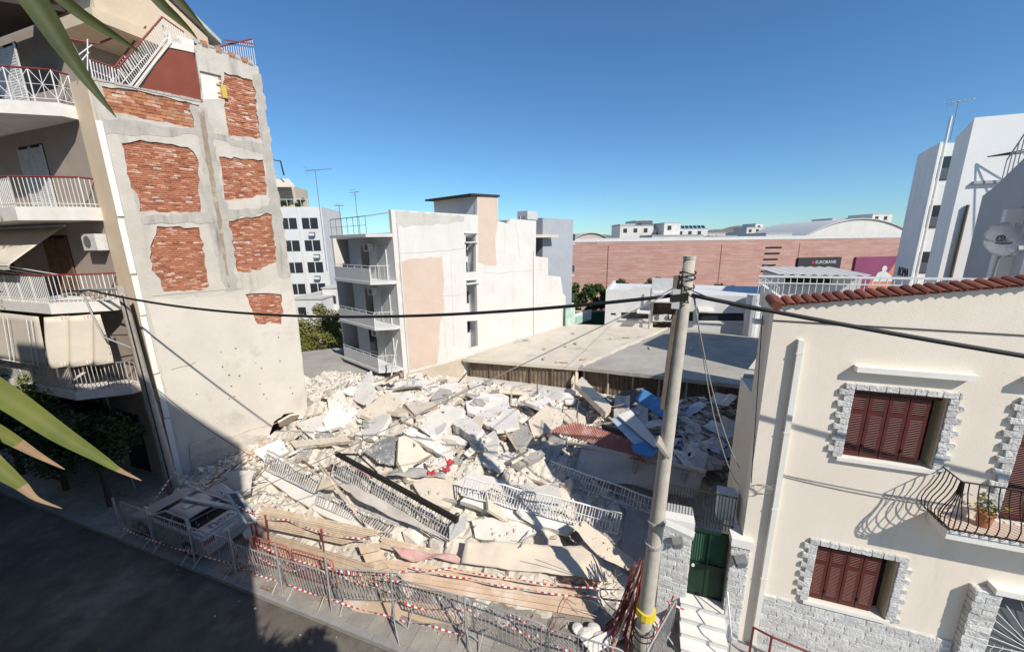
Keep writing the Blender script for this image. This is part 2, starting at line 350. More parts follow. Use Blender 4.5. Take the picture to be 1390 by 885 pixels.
def textmesh(name, s_, size, mt, parent, mw, ext=.004):
    cu = bpy.data.curves.new(name, 'FONT'); cu.body = s_; cu.size = size; cu.extrude = ext; cu.align_x = 'CENTER'; cu.align_y = 'CENTER'
    tmp = bpy.data.objects.new('tmp', cu); col.objects.link(tmp); dg = bpy.context.evaluated_depsgraph_get(); dg.update()
    me = bpy.data.meshes.new_from_object(tmp.evaluated_get(dg)); bpy.data.objects.remove(tmp); me.materials.clear(); me.materials.append(MATS[mt])
    o = bpy.data.objects.new(name, me); col.objects.link(o); o.parent = parent; o.matrix_basis = mw; return o
# ================================================================== SETTING
gm = MB(); rows = []
for n_, z_ in ((-2500, -.02), (-40, -.02), (3.5, -.02), (13, -2.2), (60, -2.4), (5000, -3)):
    rows.append([S(u_, n_, z_) for u_ in (-5000, -200, -40, -21, 0, 12, 40, 200, 5000)])
gm.sheet(list(reversed(rows)), 0); tag(gm.build('ground', 'earth', fix=True), kind='structure')
road = MB().box(-70, 60, -7.3, -2.75, -.3, .0); ro = road.build('road', 'asphalt'); ro.location = S(0, 0); ro.rotation_euler.z = AN; tag(ro, kind='structure')
pv = sthing('pavement', None, None, 0, 0); tag(pv, kind='structure')
box('pavement_bed', 'mortar', pv, -70, 60, -2.6, 1.2, -.25, .075)
box('pavement_opposite', 'paving', pv, -70, 60, -11, -7.3, -.3, .11)
rr = random.Random(3)
for i in range(50): block('kerb_stone', pv, 'kerb', -34+i*.9, -34+i*.9+.885, -2.75, -2.6, -.2, .115, 'block')
for i in range(38):
    for j in range(4):
        a = -23.2+i*.6; b = -2.59+j*.6; dz = rr.uniform(-.006, .006)
        block('paving_slab', pv, 'paving', a, a+.588, b, b+.588, -.05, .095+dz, 'block')
# far hills
def ridge(label, pts, Y, dep):
    b = MB(); top = [at(x, y, Y) for x, y in pts]; n = len(top)
    g_ = [[V((p.x, p.y-dep*.5, -3)) for p in top], [V((p.x, p.y-dep*.2, p.z*.55)) for p in top], top, [V((p.x*1.02, p.y+dep*.4, p.z*.5)) for p in top], [V((p.x*1.05, p.y+dep, -3)) for p in top]]
    b.sheet(g_); o = b.build('hills', 'hill', fix=True, smooth=True); tag(o, label, kind='structure')
def hp(x0, x1, n, f): return [(x0+(x1-x0)*i/n, f(x0+(x1-x0)*i/n)) for i in range(n+1)]
ridge('hazy hills on the horizon behind the city', hp(700, 1500, 80, lambda x: 319-13*math.exp(-((x-1012)/42)**2)-6*math.exp(-((x-1110)/55)**2)-3*math.exp(-((x-960)/20)**2)-.7*math.sin(x*.21)), 3200, 900)
ridge('low hills on the horizon beyond the side street', hp(400, 700, 30, lambda x: 331-8*math.exp(-((x-465)/28)**2)-2*math.sin(x*.05)), 2600, 900)
# block of flats the viewer stands in front of: it throws the shade over the street
cb = sthing('apartment_block', 'tall pale apartment block across the street that shades the road', 'building', -2.0, -9.3)
ob = MB(); ob.prism([(-46, 0, 0), (0.1, 0, 0), (0.1, 0, 17.75), (-5.8, 0, 17.75), (-5.8, 0, 15.4), (-46, 0, 15.4)], (0, -11, 0)); ob.build('wall', 'apt_white', cb, fix=True)
for fl in range(5):
    for k in range(7):
        if k or fl != 2: box('balcony_slab', 'apt_white', cb, -5.2-k*6, -1.0-k*6, -.0, .9, 2.8+fl*3.05, 3.0+fl*3.05)
        box('balcony_door', 'glass_dark', cb, -4.4-k*6, -2.4-k*6, -.02, .03, 3.05+fl*3.05, 5.15+fl*3.05)
# ================================================================== RIGHT HOUSE
rh = sthing('house', 'cream two storey house with maroon shutters and grey stone trim', 'house', 0, 0)
roofz = lambda u: 7.77+.14*(u+.13)
W1 = (1.25, 2.55, 4.95, 6.3); W2 = (1.15, 2.43, 1.6, 2.96); W3 = (3.55, 4.75, 4.15, 6.31); D1 = (3.86, 5.0, .12, 2.75)
rect = lambda r: [(r[0], r[2]), (r[1], r[2]), (r[1], r[3]), (r[0], r[3])]
b = MB(); b.holes([(-.15, 0), (6.5, 0), (6.5, roofz(6.5)), (-.15, roofz(-.15))], [rect(W1), rect(W2), rect(W3), rect(D1)], lambda a, z, d: (a, d, z), .26)
b.build('wall', 'facade_cream', rh, fix=True)
b = MB(); b.prism([(-.149, .26, 0), (-.149, 1.75, 0), (-.149, 1.75, 5.75), (-.149, .74, 5.75), (-.149, .74, 7.62), (-.149, .26, 7.75)], (.3, 0, 0)); b.build('side_wall', 'facade_side', rh, fix=True)
b = MB(); b.box(.2, 6.5, .3, .74, 0, 7.2); b.build('front_range', 'interior', rh)
b = MB(); b.prism([(.16, .745, 0), (.16, 1.752, 0), (-.12, 1.752, 0), (3.9, 12, 0), (6.5, 12, 0), (6.5, .745, 0)], (0, 0, 5.7)); b.build('rear_range', 'facade_side', rh, fix=True)
b = MB(); b.box(.16, 6.5, .27, .78, 7.2, 7.32); b.build('roof_deck', 'flat_roof', rh)
b = MB(); b.prism([(.17, .75, 5.7), (.17, 1.76, 5.7), (-.1, 1.76, 5.7), (3.9, 11.9, 5.7), (6.5, 11.9, 5.7), (6.5, .75, 5.7)], (0, 0, .1)); b.build('rear_roof', 'flat_roof', rh, fix=True)
# clay tiles on the sloping coping
cp = MB(); cp.prism([(-.17, -.03, roofz(-.17)), (6.5, -.03, roofz(6.5)), (6.5, -.03, roofz(6.5)+.03), (-.17, -.03, roofz(-.17)+.03)], (0, .33, 0)); cpo = cp.build('coping', 'tile_red', rh, fix=True)
tb = MB(); g_ = []
for yy, dz in ((-.09, -.012), (.33, .07)):
    g_.append([(math.cos(t)*.066, yy, dz-.012+math.sin(t)*.04) for t in [math.pi*k/6 for k in range(7)]])
tb.sheet(g_, .014); tme = tb.build('roof_tile', 'tile_red', rh); tmesh = tme.data; tme.location = (-.08, 0, roofz(-.08)+.03)
tb = MB(); g_ = [[(math.cos(t)*.05, yy, dz-math.sin(t)*.035) for t in [math.pi*k/6 for k in range(7)]] for yy, dz in ((-.075, 0.0), (.33, .08))]
tb.sheet(g_, .012); t2 = tb.build('roof_tile', 'tile_red', rh); t2mesh = t2.data; t2.location = (0, 0, roofz(0)+.035)
for i in range(1, 42):
    u_ = -.08+i*.158
    for me_, du, dz in ((tmesh, 0, .03), (t2mesh, .079, .035)):
        o = bpy.data.objects.new('roof_tile', me_); col.objects.link(o); o.parent = rh; o.location = (u_+du, rr.uniform(-.01, .01), roofz(u_+du)+dz); o.rotation_euler = (0, 0, rr.uniform(-.03, .03))
b = MB(); b.tube([(-.15, -.1, roofz(-.15)+.02), (-.15, .36, roofz(-.15)+.1)], .085, 10); b.build('end_tile', 'tile_red', rh)
# downpipe channel, thin cable and ledges on the wall
box('downpipe', 'trim_white', rh, .27, .36, -.1, .0, 0, 7.17)
for z_ in (1.9, 3.6, 5.3, 6.9): box('pipe_clip', 'trim_white', rh, .255, .375, -.105, .0, z_, z_+.03)
b = MB(); b.tube([(-.15, -.012, 7.5), (1.6, -.012, 7.47), (6.5, -.012, 7.4)], .011, 5); b.build('wall_cable', 'cable', rh)
b = MB(); b.tube(catenary((.37, -.015, 4.35), (2.68, -.015, 4.25), .05), .012, 5); b.tube(catenary((.37, -.015, 4.38), (2.68, -.015, 4.29), .02), .009, 5); b.build('wall_wire', 'wire_pale', rh)
box('ledge', 'trim_white', rh, 1.18, 2.78, -.14, .0, 6.66, 6.76)
box('ledge', 'trim_white', rh, 3.38, 4.95, -.14, .0, 6.68, 6.78)
def shutter_window(win, leaves, name, doorlike=False, frac=.88):
    a, c, z0, z1 = win
    wo_ = MB(); wo_.box(a, c, .27, .3, z0, z1); wnd = wo_.build(name, 'dark', rh)
    if not doorlike:
        MB().prism([(a-.08, -.07, z0-.075), (c+.06, -.07, z0-.075), (c+.06, .2, z0-.075), (a-.08, .2, z0-.075)], (0, 0, .073)).build('sill', 'trim_white', wnd, fix=True)
    box('reveal', 'reveal', wnd, c-.012, c+.004, .005, .26, z0+.002, z1-.002)
    n_ = leaves; ww = (c-a)*frac/n_
    for i in range(n_):
        x0, x1 = a+i*ww+.006, a+(i+1)*ww-.006; y0, y1 = .06, .095
        if i == n_-1 and not doorlike: y0 += .0
        fr = MB(); st_ = .05; zm = z0+(z1-z0)*.66
        fr.box(x0, x0+st_, y0, y1, z0+.02, z1-.1); fr.box(x1-st_, x1, y0, y1, z0+.02, z1-.1)
        for za, zb in ((z0+.02, z0+.12), (zm-.05, zm+.05), (z1-.19, z1-.1)): fr.box(x0+st_, x1-st_, y0+.001, y1-.001, za, zb)
        xm = (x0+x1)/2
        sh = fr.build('shutter', 'shutter', wnd, fix=True)
        for za, zb in ((z0+.12, zm-.05), (zm+.05, z1-.19)):
            lb = MB(); ns = max(4, int((zb-za)/.032))
            for k in range(ns):
                zz = za+(k+.5)*(zb-za)/ns; lb.obox((xm, y0+.015, zz), ((x1-x0)/2-st_, 0, 0), (0, .014, -.008), (0, .002, .0035))
            lo_ = lb.build('louvre', 'shutter_slat', sh); tag(lo_, kind='stuff')
        if i % 2 == 1 or doorlike:
            box('hook', 'iron_black', sh, x0+.005, x0+.03, y0-.02, y0, z0+.2, z0+.26)
    hb = MB(); hb.box(a, c, .09, .27, z1-.1, z1-.003); hb.build('lintel', 'shutter', wnd)
    return wnd
shutter_window(W1, 4, 'window'); shutter_window(W2, 4, 'window', frac=.85); shutter_window(W3, 3, 'balcony_door', True, .95)
def quoins(win, top=True, left=True, right=True, zlo=None):
    a, c, z0, z1 = win; z0 = zlo if zlo is not None else z0-.02; n_ = max(6, round((z1-z0)/.116)); h_ = (z1-z0)/n_
    for i in range(n_):
        za = z0+i*h_+.004; zb = z0+(i+1)*h_-.004; e = .21 if i % 2 else .13
        if left: stone(rh, a-e-rr.uniform(0, .02), a-.001, -.05, .05, za, zb)
        if right: stone(rh, c+.004, c+(.34-e)+rr.uniform(0, .02), -.05, .03, za, zb)
    if top:
        x = a-.14
        while x < c+.12:
            w_ = min(rr.uniform(.14, .24), c+.16-x); stone(rh, x, x+w_-.008, -.055, .03, z1+.004, z1+.112); x += w_
quoins(W1); quoins(W2); quoins(W3, zlo=4.2)
# stone base
for i in range(12):
    z0_ = .06+i*.118; x = .38 if i % 2 else .38; x += 0
    first = True
    while x < 3.46:
        w_ = rr.uniform(.24, .42) if not first else rr.uniform(.1, .4); first = False; x1_ = min(x+w_, 3.47)
        if 3.47-x1_ < .1: x1_ = 3.47
        if not (z0_+.1 > 1.5 and x1_ > 1.0 and x < 2.5): stone(rh, x, x1_-.006, -.045, .02, z0_, z0_+.111)
        x = x1_
# entrance: stone jamb and grille door
for i in range(22):
    z0_ = .06+i*.125
    if i % 2: stone(rh, 3.48, 3.84, -.16, .02, z0_, z0_+.119)
    else: stone(rh, 3.48, 3.63, -.165, .02, z0_, z0_+.119); stone(rh, 3.636, 3.84, -.155, .02, z0_, z0_+.119)
box('door_lintel', 'trim_white', rh, 3.7, 5.1, -.2, .05, 2.82, 2.93)
dr = box('door', 'glass_grey', rh, 3.86, 5.0, .1, .14, .12, 2.75)
fm = MB()
for q in ((3.86, 3.91, .12, 2.75), (4.95, 5.0, .12, 2.75), (3.91, 4.95, 2.7, 2.75), (3.91, 4.95, .12, .3), (3.91, 4.95, 1.0, 1.05)): fm.box(q[0], q[1], .04, .09, q[2], q[3])
fm.build('door_frame', 'maroon_metal', dr)
for k in range(13):
    t = math.radians(90+k*11-40); rod('grille_bar', dr, (4.72, .05, 1.55), (4.72+max(-.8, min(.24, math.cos(t)*1.1)), .05, min(2.7, 1.55+math.sin(t)*1.15)), .007, 'white_metal')
for k in range(9):
    x = 3.95+k*.12; pts = [(x+.02*math.sin(i*1.5), .05, 1.06+i*.05) for i in range(11)]; MB().tube(pts, .007, 5).build('grille_bar', 'white_metal', dr)
# balcony with bellied iron railing
bal = MB(); bal.prism([(2.66, 0, 3.94), (2.66, -.5, 3.94), (6.0, -.5, 3.94), (6.0, 0, 3.94)], (0, 0, .17)); bo = bal.build('balcony', 'trim_white', rh, fix=True)
MB().prism([(2.665, -.002, 4.111), (2.665, -.495, 4.111), (6, -.495, 4.111), (6, -.002, 4.111)], (0, 0, .006)).build('balcony_tiles', 'bg_tan', bo, fix=True)
def belly(base, out):
    base = V(base); out = V(out); prof = [(0, 0), (.1, .03), (.17, .13), (.185, .26), (.15, .4), (.08, .55), (.03, .72), (.01, .9)]
    return [base+out*a_+ZH*(z_+.03) for a_, z_ in prof]
for k in range(6): MB().tube(belly((2.7, -.03-k*.085, 4.1), (-1, 0, 0)), .0085, 5).build('baluster', 'iron_black', bo)
for k in range(5):
    t = math.radians(k*18+9); MB().tube(belly((2.7+.02*math.sin(t), -.47, 4.1), (-math.cos(t), -math.sin(t), 0)), .0085, 5).build('baluster', 'iron_black', bo)
for k in range(26): MB().tube(belly((2.78+k*.125, -.47, 4.1), (0, -1, 0)), .0085, 5).build('baluster', 'iron_black', bo)
for zz, e in ((4.12, .0), (5.03, .012)): MB().tube([(2.7-e, 0, zz), (2.7-e, -.47-e, zz), (6.0, -.47-e, zz)], .014, 6).build('handrail' if zz > 5 else 'bottom_rail', 'iron_black', bo)
# roof terrace
q4 = [fac(1033, 386, 1.25), fac(1056, 402, .5), fac(1053, 428, .5), fac(1030, 414, 1.25)]
tr = MB(); tr.prism(q4, (.06, 0, 0)); tro = tr.build('terrace_parapet', 'trim_white', rh, fix=True)
for k in range(9): p_ = q4[1].lerp(q4[0], k/8); rod('bar', tro, p_, p_+V((0, 0, .16)), .008, 'white_metal')
rod('handrail', tro, q4[1]+V((0, 0, .16)), q4[0]+V((0, 0, .16)), .014, 'white_metal')
zr_ = fac(1150, 376, .72).z
tl = MB(); tl.box(-.3, 3.2, .70, .74, zr_-.03, zr_+.01); tl.box(-.3, 3.2, .705, .735, zr_-.15, zr_-.13); tlo = tl.build('terrace_railing', 'white_metal', rh)
for k in range(33): rod('bar', tlo, (-.28+k*.107, .72, 7.3), (-.28+k*.107, .72, zr_), .008, 'white_metal')
for k in range(10): rod('bar', tlo, (3.3+k*.22, .74, 7.3), (3.3+k*.22, .74, zr_-.03), .008, 'white_metal')
rod('rail', tlo, (3.2, .72, zr_-.02), (6.4, .76, zr_-.04), .016, 'white_metal')
box('terrace_bracket', 'trim_white', rh, -.32, -.15, .55, .73, 7.3, 7.38)
# plant pot on the balcony
pot = sthing('flower_pot', 'terracotta pot of yellow flowers on the iron balcony', 'plant pot', 3.28, -.2, 4.117)
lb = MB(); lb.tube([(0, 0, 0), (0, 0, .05), (0, 0, .2), (0, 0, .26)], .075, 12, .11); lb.tube([(0, 0, .24), (0, 0, .27)], .12, 12); lb.build('pot', 'terracotta', pot, smooth=False)
lb = MB(); fb = MB()
for k in range(90):
    d = V((rr.gauss(0, .1), rr.gauss(0, .1), .28+abs(rr.gauss(0, .14)))); t = rr.uniform(0, 6); a_ = V((math.cos(t), math.sin(t), rr.uniform(-.5, .5)))*.035; b_ = a_.cross(V((rr.uniform(-1, 1), rr.uniform(-1, 1), 1))).normalized()*.018
    (lb if k % 4 else fb).add([d-a_, d+b_, d+a_, d-b_], [(0, 1, 2, 3)])
lb.build('leaves', 'leaf_green', pot); tag(fb.build('flowers', 'yellow', pot), kind='stuff')
# ------------------------------------------------------------------ gate, pillars, steps
gp_ = sthing('garden_wall', 'pair of grey stone gate pillars beside the cream house', 'wall', 0, 0)
for (a, c, zt, y0) in ((-1.75, -1.12, 2.75, -.08), (-.36, -.0, 2.62, -.12)):
    box('pillar_core', 'mortar', gp_, a+.02, c-.02, y0+.03, y0+.5, 0, zt-.03)
    i = 0; z = .08
    while z < zt-.1:
        x = a; first = True
        while x < c-.02:
            w_ = (rr.uniform(.12, .3) if first and i % 2 else rr.uniform(.24, .36)); first = False; x1_ = min(c, x+w_)
            if c-x1_ < .1: x1_ = c
            stone(gp_, x, x1_-.005, y0, y0+.12, z, z+.108); x = x1_
        z += .115; i += 1
    box('pillar_cap', 'trim_white', gp_, a-.02, c+.02, y0-.03, y0+.52, zt-.03, zt+.16)
stp = sthing('steps', 'white marble entrance steps below the green gate', 'steps', -1.18, -.1)
for k in range(5): box('step', 'marble', stp, -.05, .86, -.95+k*.22, -.66+k*.22+(.3 if k == 4 else 0), .02, .16+k*.17)
for k in range(5): box('tread', 'trim_white', stp, -.07, .86, -.98+k*.22, -.68+k*.22, .162+k*.17, .182+k*.17)
hr = sthing('stair_handrail', 'thin grey bent handrail beside the marble steps', 'handrail', -.34, -.5)
MB().tube([(0, -.35, .2), (0, -.35, 1.0), (-.02, .25, 1.5), (-.02, .25, .9)], .018, 6).build('rail', 'galv', hr)
gt = sthing('gate', 'dark green metal gate with barred upper half', 'gate', -1.115, .1, .88)
box('panel', 'green_metal', gt, .03, .72, .0, .03, .03, .85)
fb = MB()
for q in ((0, .04, 0, 1.75), (.71, .75, 0, 1.75), (.04, .71, 1.71, 1.75), (.04, .71, .85, .89), (.04, .71, 0, .03), (.36, .39, .03, 1.71)): fb.box(q[0], q[1], -.015, .045, q[2], q[3])
fb.build('frame', 'green_metal', gt)
for k in range(6): rod('bar', gt, (.09+k*.05, .015, .89), (.09+k*.05, .015, 1.71), .006, 'green_metal')
for k in range(6): rod('bar', gt, (.43+k*.05, .015, .89), (.43+k*.05, .015, 1.71), .006, 'green_metal')
MB().tube([(.09, -.03, .8), (.09, .0, .8)], .035, 10).build('knob', 'trim_white', gt)
box('backing_sheet', 'green_hoard', gt, .04, .71, .05, .055, .89, 1.71)
fn = sthing('iron_fence', 'black iron bar fence standing above the garden wall by the gate', 'fence', -1.75, .15, 2.6)
for zz in (.28, 1.0): MB().tube([(0, 0, zz), (1.45, 0, zz-.05)], .016, 6).build('rail', 'iron_black', fn)
for k in range(23): rod('bar', fn, (.02+k*.064, 0, .1), (.02+k*.064, 0, 1.0-k*.002), .009, 'iron_black')
for i, (x, y0, z) in enumerate(((-1.43, -.14, 2.42), (-.2, -.18, 2.35))):
    lm = sthing('wall_lamp', ('dark wall lamp fixed to the wide stone gate pillar', 'dark wall lamp fixed to the narrow stone gate pillar')[i], 'lamp', x, y0, z)
    MB().obox((0, -.06, 0), (.11, .03, .02), (-.01, .09, .02), (0, -.01, .06)).build('lamp_body', 'iron_grey', lm)
    MB().obox((0, -.17, -.02), (.08, .02, .01), (0, .02, 0), (0, 0, .045)).build('lamp_glass', 'glass_grey', lm)
    box('bracket', 'iron_grey', lm, -.02, .02, .02, .07, -.04, .04)
acb = sthing('meter_box', 'pale grey box hung on the side wall above the gate', 'box', -.42, .55, 2.75)
box('case', 'ac_white', acb, -.16, .2, -.1, .2, 0, .62); box('lid', 'pale_grey', acb, -.17, .21, -.11, .21, .62, .65)
# red railing on the pavement in front of the house
rb = sthing('red_barrier', 'maroon painted tube barrier on the pavement before the cream house', 'barrier', .45, -.55)
for (p, q) in (((0, 0, .0), (0, 0, .98)), ((.75, -.12, 0), (.75, -.12, .95)), ((1.55, -.25, 0), (1.55, -.25, .93)), ((0, 0, .98), (1.95, -.32, .93)), ((0, .02, .5), (1.9, -.3, .46)), ((-.28, .18, .9), (0, 0, .98)), ((-.28, .18, 0), (-.28, .18, .9)), ((0, 0, .25), (.75, -.12, .95))):
    rod('tube', rb, p, q, .022, 'maroon_metal')
# wire tangle on the corner of the house
wt = sthing('cable_coil', 'coil of pale loose cable tied to the house corner', 'cable', -.05, -.08, 4.0)
b = MB()
for k in range(4): b.tube([(.17*math.cos(t)+.03*k, -.03-.01*k, .1*math.sin(t)+.02*k) for t in [i*.45+k for i in range(15)]], .006, 4)
b.tube([(.2, -.02, .05), (.42, .06, .35)], .006, 4); b.build('coil', 'wire_pale', wt)
b = MB(); b.tube(catenary((-.1, .02, .1), (-.17, .5, 3.5), -.02, 8), .008, 4); b.build('wire', 'cable', wt)
# ================================================================== LEFT APARTMENT BUILDING with the exposed party wall
LU, LN = -19.12, -.14
lb_ = sthing('apartment_building', 'beige apartment building with torn party wall of patchy plaster and brick', 'building', LU, LN)
WA = math.radians(48.9)-AN                                    # direction of the party wall in the street frame
WD = V((math.cos(WA), math.sin(WA), 0)); WNo = V((WD.y, -WD.x, 0))     # WNo: outward (towards the site)
WDw = V((math.cos(math.radians(48.9)), math.sin(math.radians(48.9)), 0)); WNw = V((WDw.y, -WDw.x, 0)); LCw = S(LU, LN)
def wl(x, y): p = onplane(x, y, LCw, WNw); return ((p-LCw).dot(WDw), p.z)
w3 = lambda k, z, d: WD*k - WNo*d + ZH*z                       # d: into the wall
def jag(pts, step=.18, amp=.05, seed=0):
    r = random.Random(seed); out = []
    for (a, b), (c, d) in zip(pts, pts[1:]+pts[:1]):
        L = math.hypot(c-a, d-b); n_ = max(1, int(L/step))
        for i in range(n_):
            t = i/n_; e = 0 if i == 0 else amp; out.append((a+(c-a)*t+r.uniform(-e, e), b+(d-b)*t+r.uniform(-e, e)))
    return out
top = [(0, 14.1), (2.86, 14.1), (2.86, 15.95), (3.05, 16.1), (3.6, 16.0), (4.85, 15.85)]
outer = [(0, 0), (4.85, 0), (5.0, 5.5), (4.85, 15.85), (3.6, 16.02), (3.05, 16.1), (2.88, 15.9), (2.86, 14.1), (0, 14.1)]
BP = [[(165, 195), (190, 190), (255, 200), (268, 215), (272, 290), (190, 287), (185, 262), (178, 255), (172, 225)],
      [(213, 307), (270, 309), (278, 345), (284, 388), (278, 394), (222, 396), (218, 380), (206, 367), (204, 335), (212, 318)],
      [(304, 98), (345, 110), (354, 188), (310, 186), (303, 130)],
      [(297, 213), (357, 217), (362, 265), (305, 272)],
      [(309, 300), (368, 290), (376, 355), (340, 370), (322, 368), (312, 330)],
      [(333, 400), (352, 395), (378, 377), (384, 420), (382, 440), (350, 440), (342, 420)],
      [(138, 117), (200, 126), (270, 143), (273, 178), (205, 163), (146, 150)]]
HOLES = [jag([wl(*p) for p in q], seed=i) for i, q in enumerate(BP)]
CAVE = jag([wl(x, y) for x, y in ((366, 588), (372, 572), (385, 562), (398, 560), (404, 570), (404, 600), (366, 600))], .15, .04, 5)
DOORW = [wl(x, y) for x, y in ((271, 96), (300, 103), (303, 135), (273, 135))]
pw = MB(); pw.holes(outer, HOLES+[CAVE, DOORW], w3, .075, back=False); pwo = pw.build('plaster', 'party_plaster', lb_, fix=True)
bk = MB(); bk.holes([(k*.998, z-.01) for k, z in outer], [CAVE], lambda k, z, d: w3(k, z, .077+d), .2); bk.build('party_wall', 'brick_mortar', lb_, fix=True)
# pale render over the lower storeys, grey concrete frame above, each a skin 6 mm proud with a ragged edge
lowhole = [jag([(k, z) for k, z in [wl(*p) for p in BP[i]]], .18, .05, i+20) for i in (5,)]
b = MB(); b.holes(jag([(.18, .05), (4.8, .05), (4.96, 5.5), (4.93, 7.0), (4.4, 6.9), (3.0, 7.15), (1.9, 7.05), (.2, 7.2)], .4, .06, 3), [HOLES[5], CAVE], lambda k, z, d: w3(k, z, -.008+d), .0075, back=False); b.build('low_plaster', 'party_low', lb_, fix=True)
for i, q in enumerate(([(2.5, 7.2), (2.95, 7.25), (3.02, 9.9), (3.0, 13.0), (2.95, 13.95), (2.45, 13.95), (2.55, 12.2), (2.4, 9.0)], [(.1, 12.5), (2.6, 12.95), (4.8, 12.55), (4.8, 12.95), (2.9, 13.1), (.1, 13.02)], [(4.5, 7.6), (4.93, 7.6), (4.9, 15.6), (4.62, 15.5)], [(.55, 9.75), (2.3, 9.85), (4.7, 10.35), (4.7, 10.6), (2.9, 10.3), (.55, 10.0)])):
    b = MB(); b.holes(jag(q, .2, .07, 40+i), [], lambda k, z, d, e=.004+.003*i: w3(k, z, -e+d), .003+.003*i, back=False); b.build('concrete_band', 'conc_band', lb_, fix=True)
mat('rust_stain', (.34, .27, .2), (.26, .2, .15), 3, .95, stain=(.5, .46, .4), sscale=1.5, sth=.5, srange=.15)
b = MB(); b.holes(jag([(2.62, 7.4), (2.68, 7.4), (2.78, 9.6), (2.8, 12.4), (2.84, 13.9), (2.68, 13.9), (2.64, 12.2), (2.66, 9.6)], .15, .02, 60), [], lambda k, z, d: w3(k, z, -.022+d), .021, back=False); b.build('drip_stain', 'rust_stain', lb_, fix=True)
# bricks, proud of the mortar and uneven
def inside(p, poly):
    c = False; n_ = len(poly); j = n_-1
    for i in range(n_):
        if (poly[i][1] > p[1]) != (poly[j][1] > p[1]) and p[0] < (poly[j][0]-poly[i][0])*(p[1]-poly[i][1])/(poly[j][1]-poly[i][1])+poly[i][0]: c = not c
        j = i
    return c
br_ = random.Random(5)
for i, hpz in enumerate(HOLES):
    b = MB(); k0 = min(p[0] for p in hpz)-.1; k1 = max(p[0] for p in hpz)+.1; z0 = min(p[1] for p in hpz)-.1; z1 = max(p[1] for p in hpz)+.1
    bw, bh = (.2, .072) if i != 6 else (.21, .105); r = 0; z = z0
    while z < z1:
        k = k0-(bw/2 if r % 2 else 0)
        while k < k1:
            if br_.random() > .03:
                d0 = .03+br_.uniform(0, .03); e = .006
                if any(inside(q, hpz) for q in ((k, z), (k+bw, z), (k, z+bh), (k+bw, z+bh))):
                    tz = br_.uniform(-.004, .004)
                    vs = [w3(a, c, dd) for dd in (.08, d0) for a, c in ((k+e, z+e+tz), (k+bw-e, z+e-tz), (k+bw-e, z+bh-e-tz), (k+e, z+bh-e+tz))]
                    b.add(vs, [(4, 5, 6, 7), (0, 1, 5, 4), (1, 2, 6, 5), (2, 3, 7, 6), (3, 0, 4, 7)], br_.choice((0, 0, 0, 1, 2)))
            k += bw
        z += bh; r += 1
    tag(b.build('brick_panel', ['brick_orange' if i == 6 else 'brick_red', 'brick_dark', 'brick_pale'], lb_, fix=True), kind='stuff')
# small pock marks in the low plaster
for x, y in ((302, 498), (311, 509), (325, 510), (314, 524), (311, 541), (318, 538), (355, 500), (353, 521), (358, 535), (362, 541), (267, 535), (300, 478), (320, 473), (347, 493), (380, 490), (394, 526), (397, 534), (378, 458)):
    k, z = wl(x, y); b = MB(); b.tube([w3(k, z, -.004), w3(k, z, -.010)], br_.uniform(.02, .04), 6); b.build('pock_mark', 'brown', lb_)
b = MB(); b.holes(jag([wl(x, y) for x, y in ((258, 602), (300, 592), (345, 588), (372, 590), (362, 610), (338, 640), (300, 655), (262, 668))], .14, .05, 71), [], lambda k, z, d: w3(k, z, -.05+d), .049, back=False); b.build('rough_base', 'rubble', lb_, fix=True)
q_ = [wl(x, y) for x, y in ((318, 617), (345, 604), (372, 593), (388, 585))]
b = MB(); b.tube([w3(k, z, -.06) for k, z in q_], .07, 5, .04); b.build('ledge_stub', 'brick_pale', lb_)
b = MB(); b.tube([w3(*wl(x, y), -.006) for x, y in ((232, 502), (245, 498), (258, 496), (266, 491))], .012, 4); b.build('crack', 'brown', lb_)
b = MB(); b.tube([w3(*wl(x, y), -.006) for x, y in ((300, 597), (322, 590), (345, 582), (370, 576), (385, 570))], .018, 4); b.build('crack', 'brick_pale', lb_)
b = MB(); b.tube([w3(*wl(x, y), -.006) for x, y in ((205, 402), (240, 399), (285, 395), (330, 391))], .012, 4); b.build('crack', 'conc_band', lb_)
# maroon stair wall, white opening, ledge
mq = [wl(x, y) for x, y in ((190, 118), (227, 66), (263, 73), (269, 137))]
mz = [(mq[0][0], 14.11), (mq[1][0], mq[1][1]), (mq[2][0], mq[2][1]), (2.85, 14.11)]
MB().holes(mz, [], lambda k, z, d: w3(k, z, .02+d), .12).build('stair_wall', 'maroon_wall', lb_, fix=True)
bq = [wl(x, y) for x, y in ((150, 121), (227, 62), (262, 70), (263, 60), (230, 48))]
MB().prism([w3(*wl(227, 64), .0), w3(*wl(264, 72), .0), w3(*wl(263, 55), .0), w3(*wl(229, 45), .0)], -WNo*1.4).build('stair_parapet', 'slab_white', lb_, fix=True)
p0, p1 = wl(186, 121), wl(229, 62); MB().prism([w3(p0[0], 14.1, -.03), w3(p1[0], p1[1], -.03), w3(p1[0], p1[1]+.14, -.03), w3(p0[0]-.1, 14.1, -.03)], -WNo*1.2).build('stair_slab', 'apt_beige', lb_, fix=True)
MB().holes(DOORW, [], lambda k, z, d: w3(k, z, .076+d), .1).build('blocked_window', 'apt_white', lb_, fix=True)
k, z = wl(304, 125); MB().obox(w3(k, z, .0), WD*.08, WNo*.05, ZH*.22).build('foam', 'foam_yellow', lb_)
for i in range(14):
    k = .1+i*.2; o = MB().obox(w3(k, 14.13, .1), WD*.095, WNo*.12, ZH*br_.uniform(.02, .05)).build('coping_piece', 'conc_band', lb_)
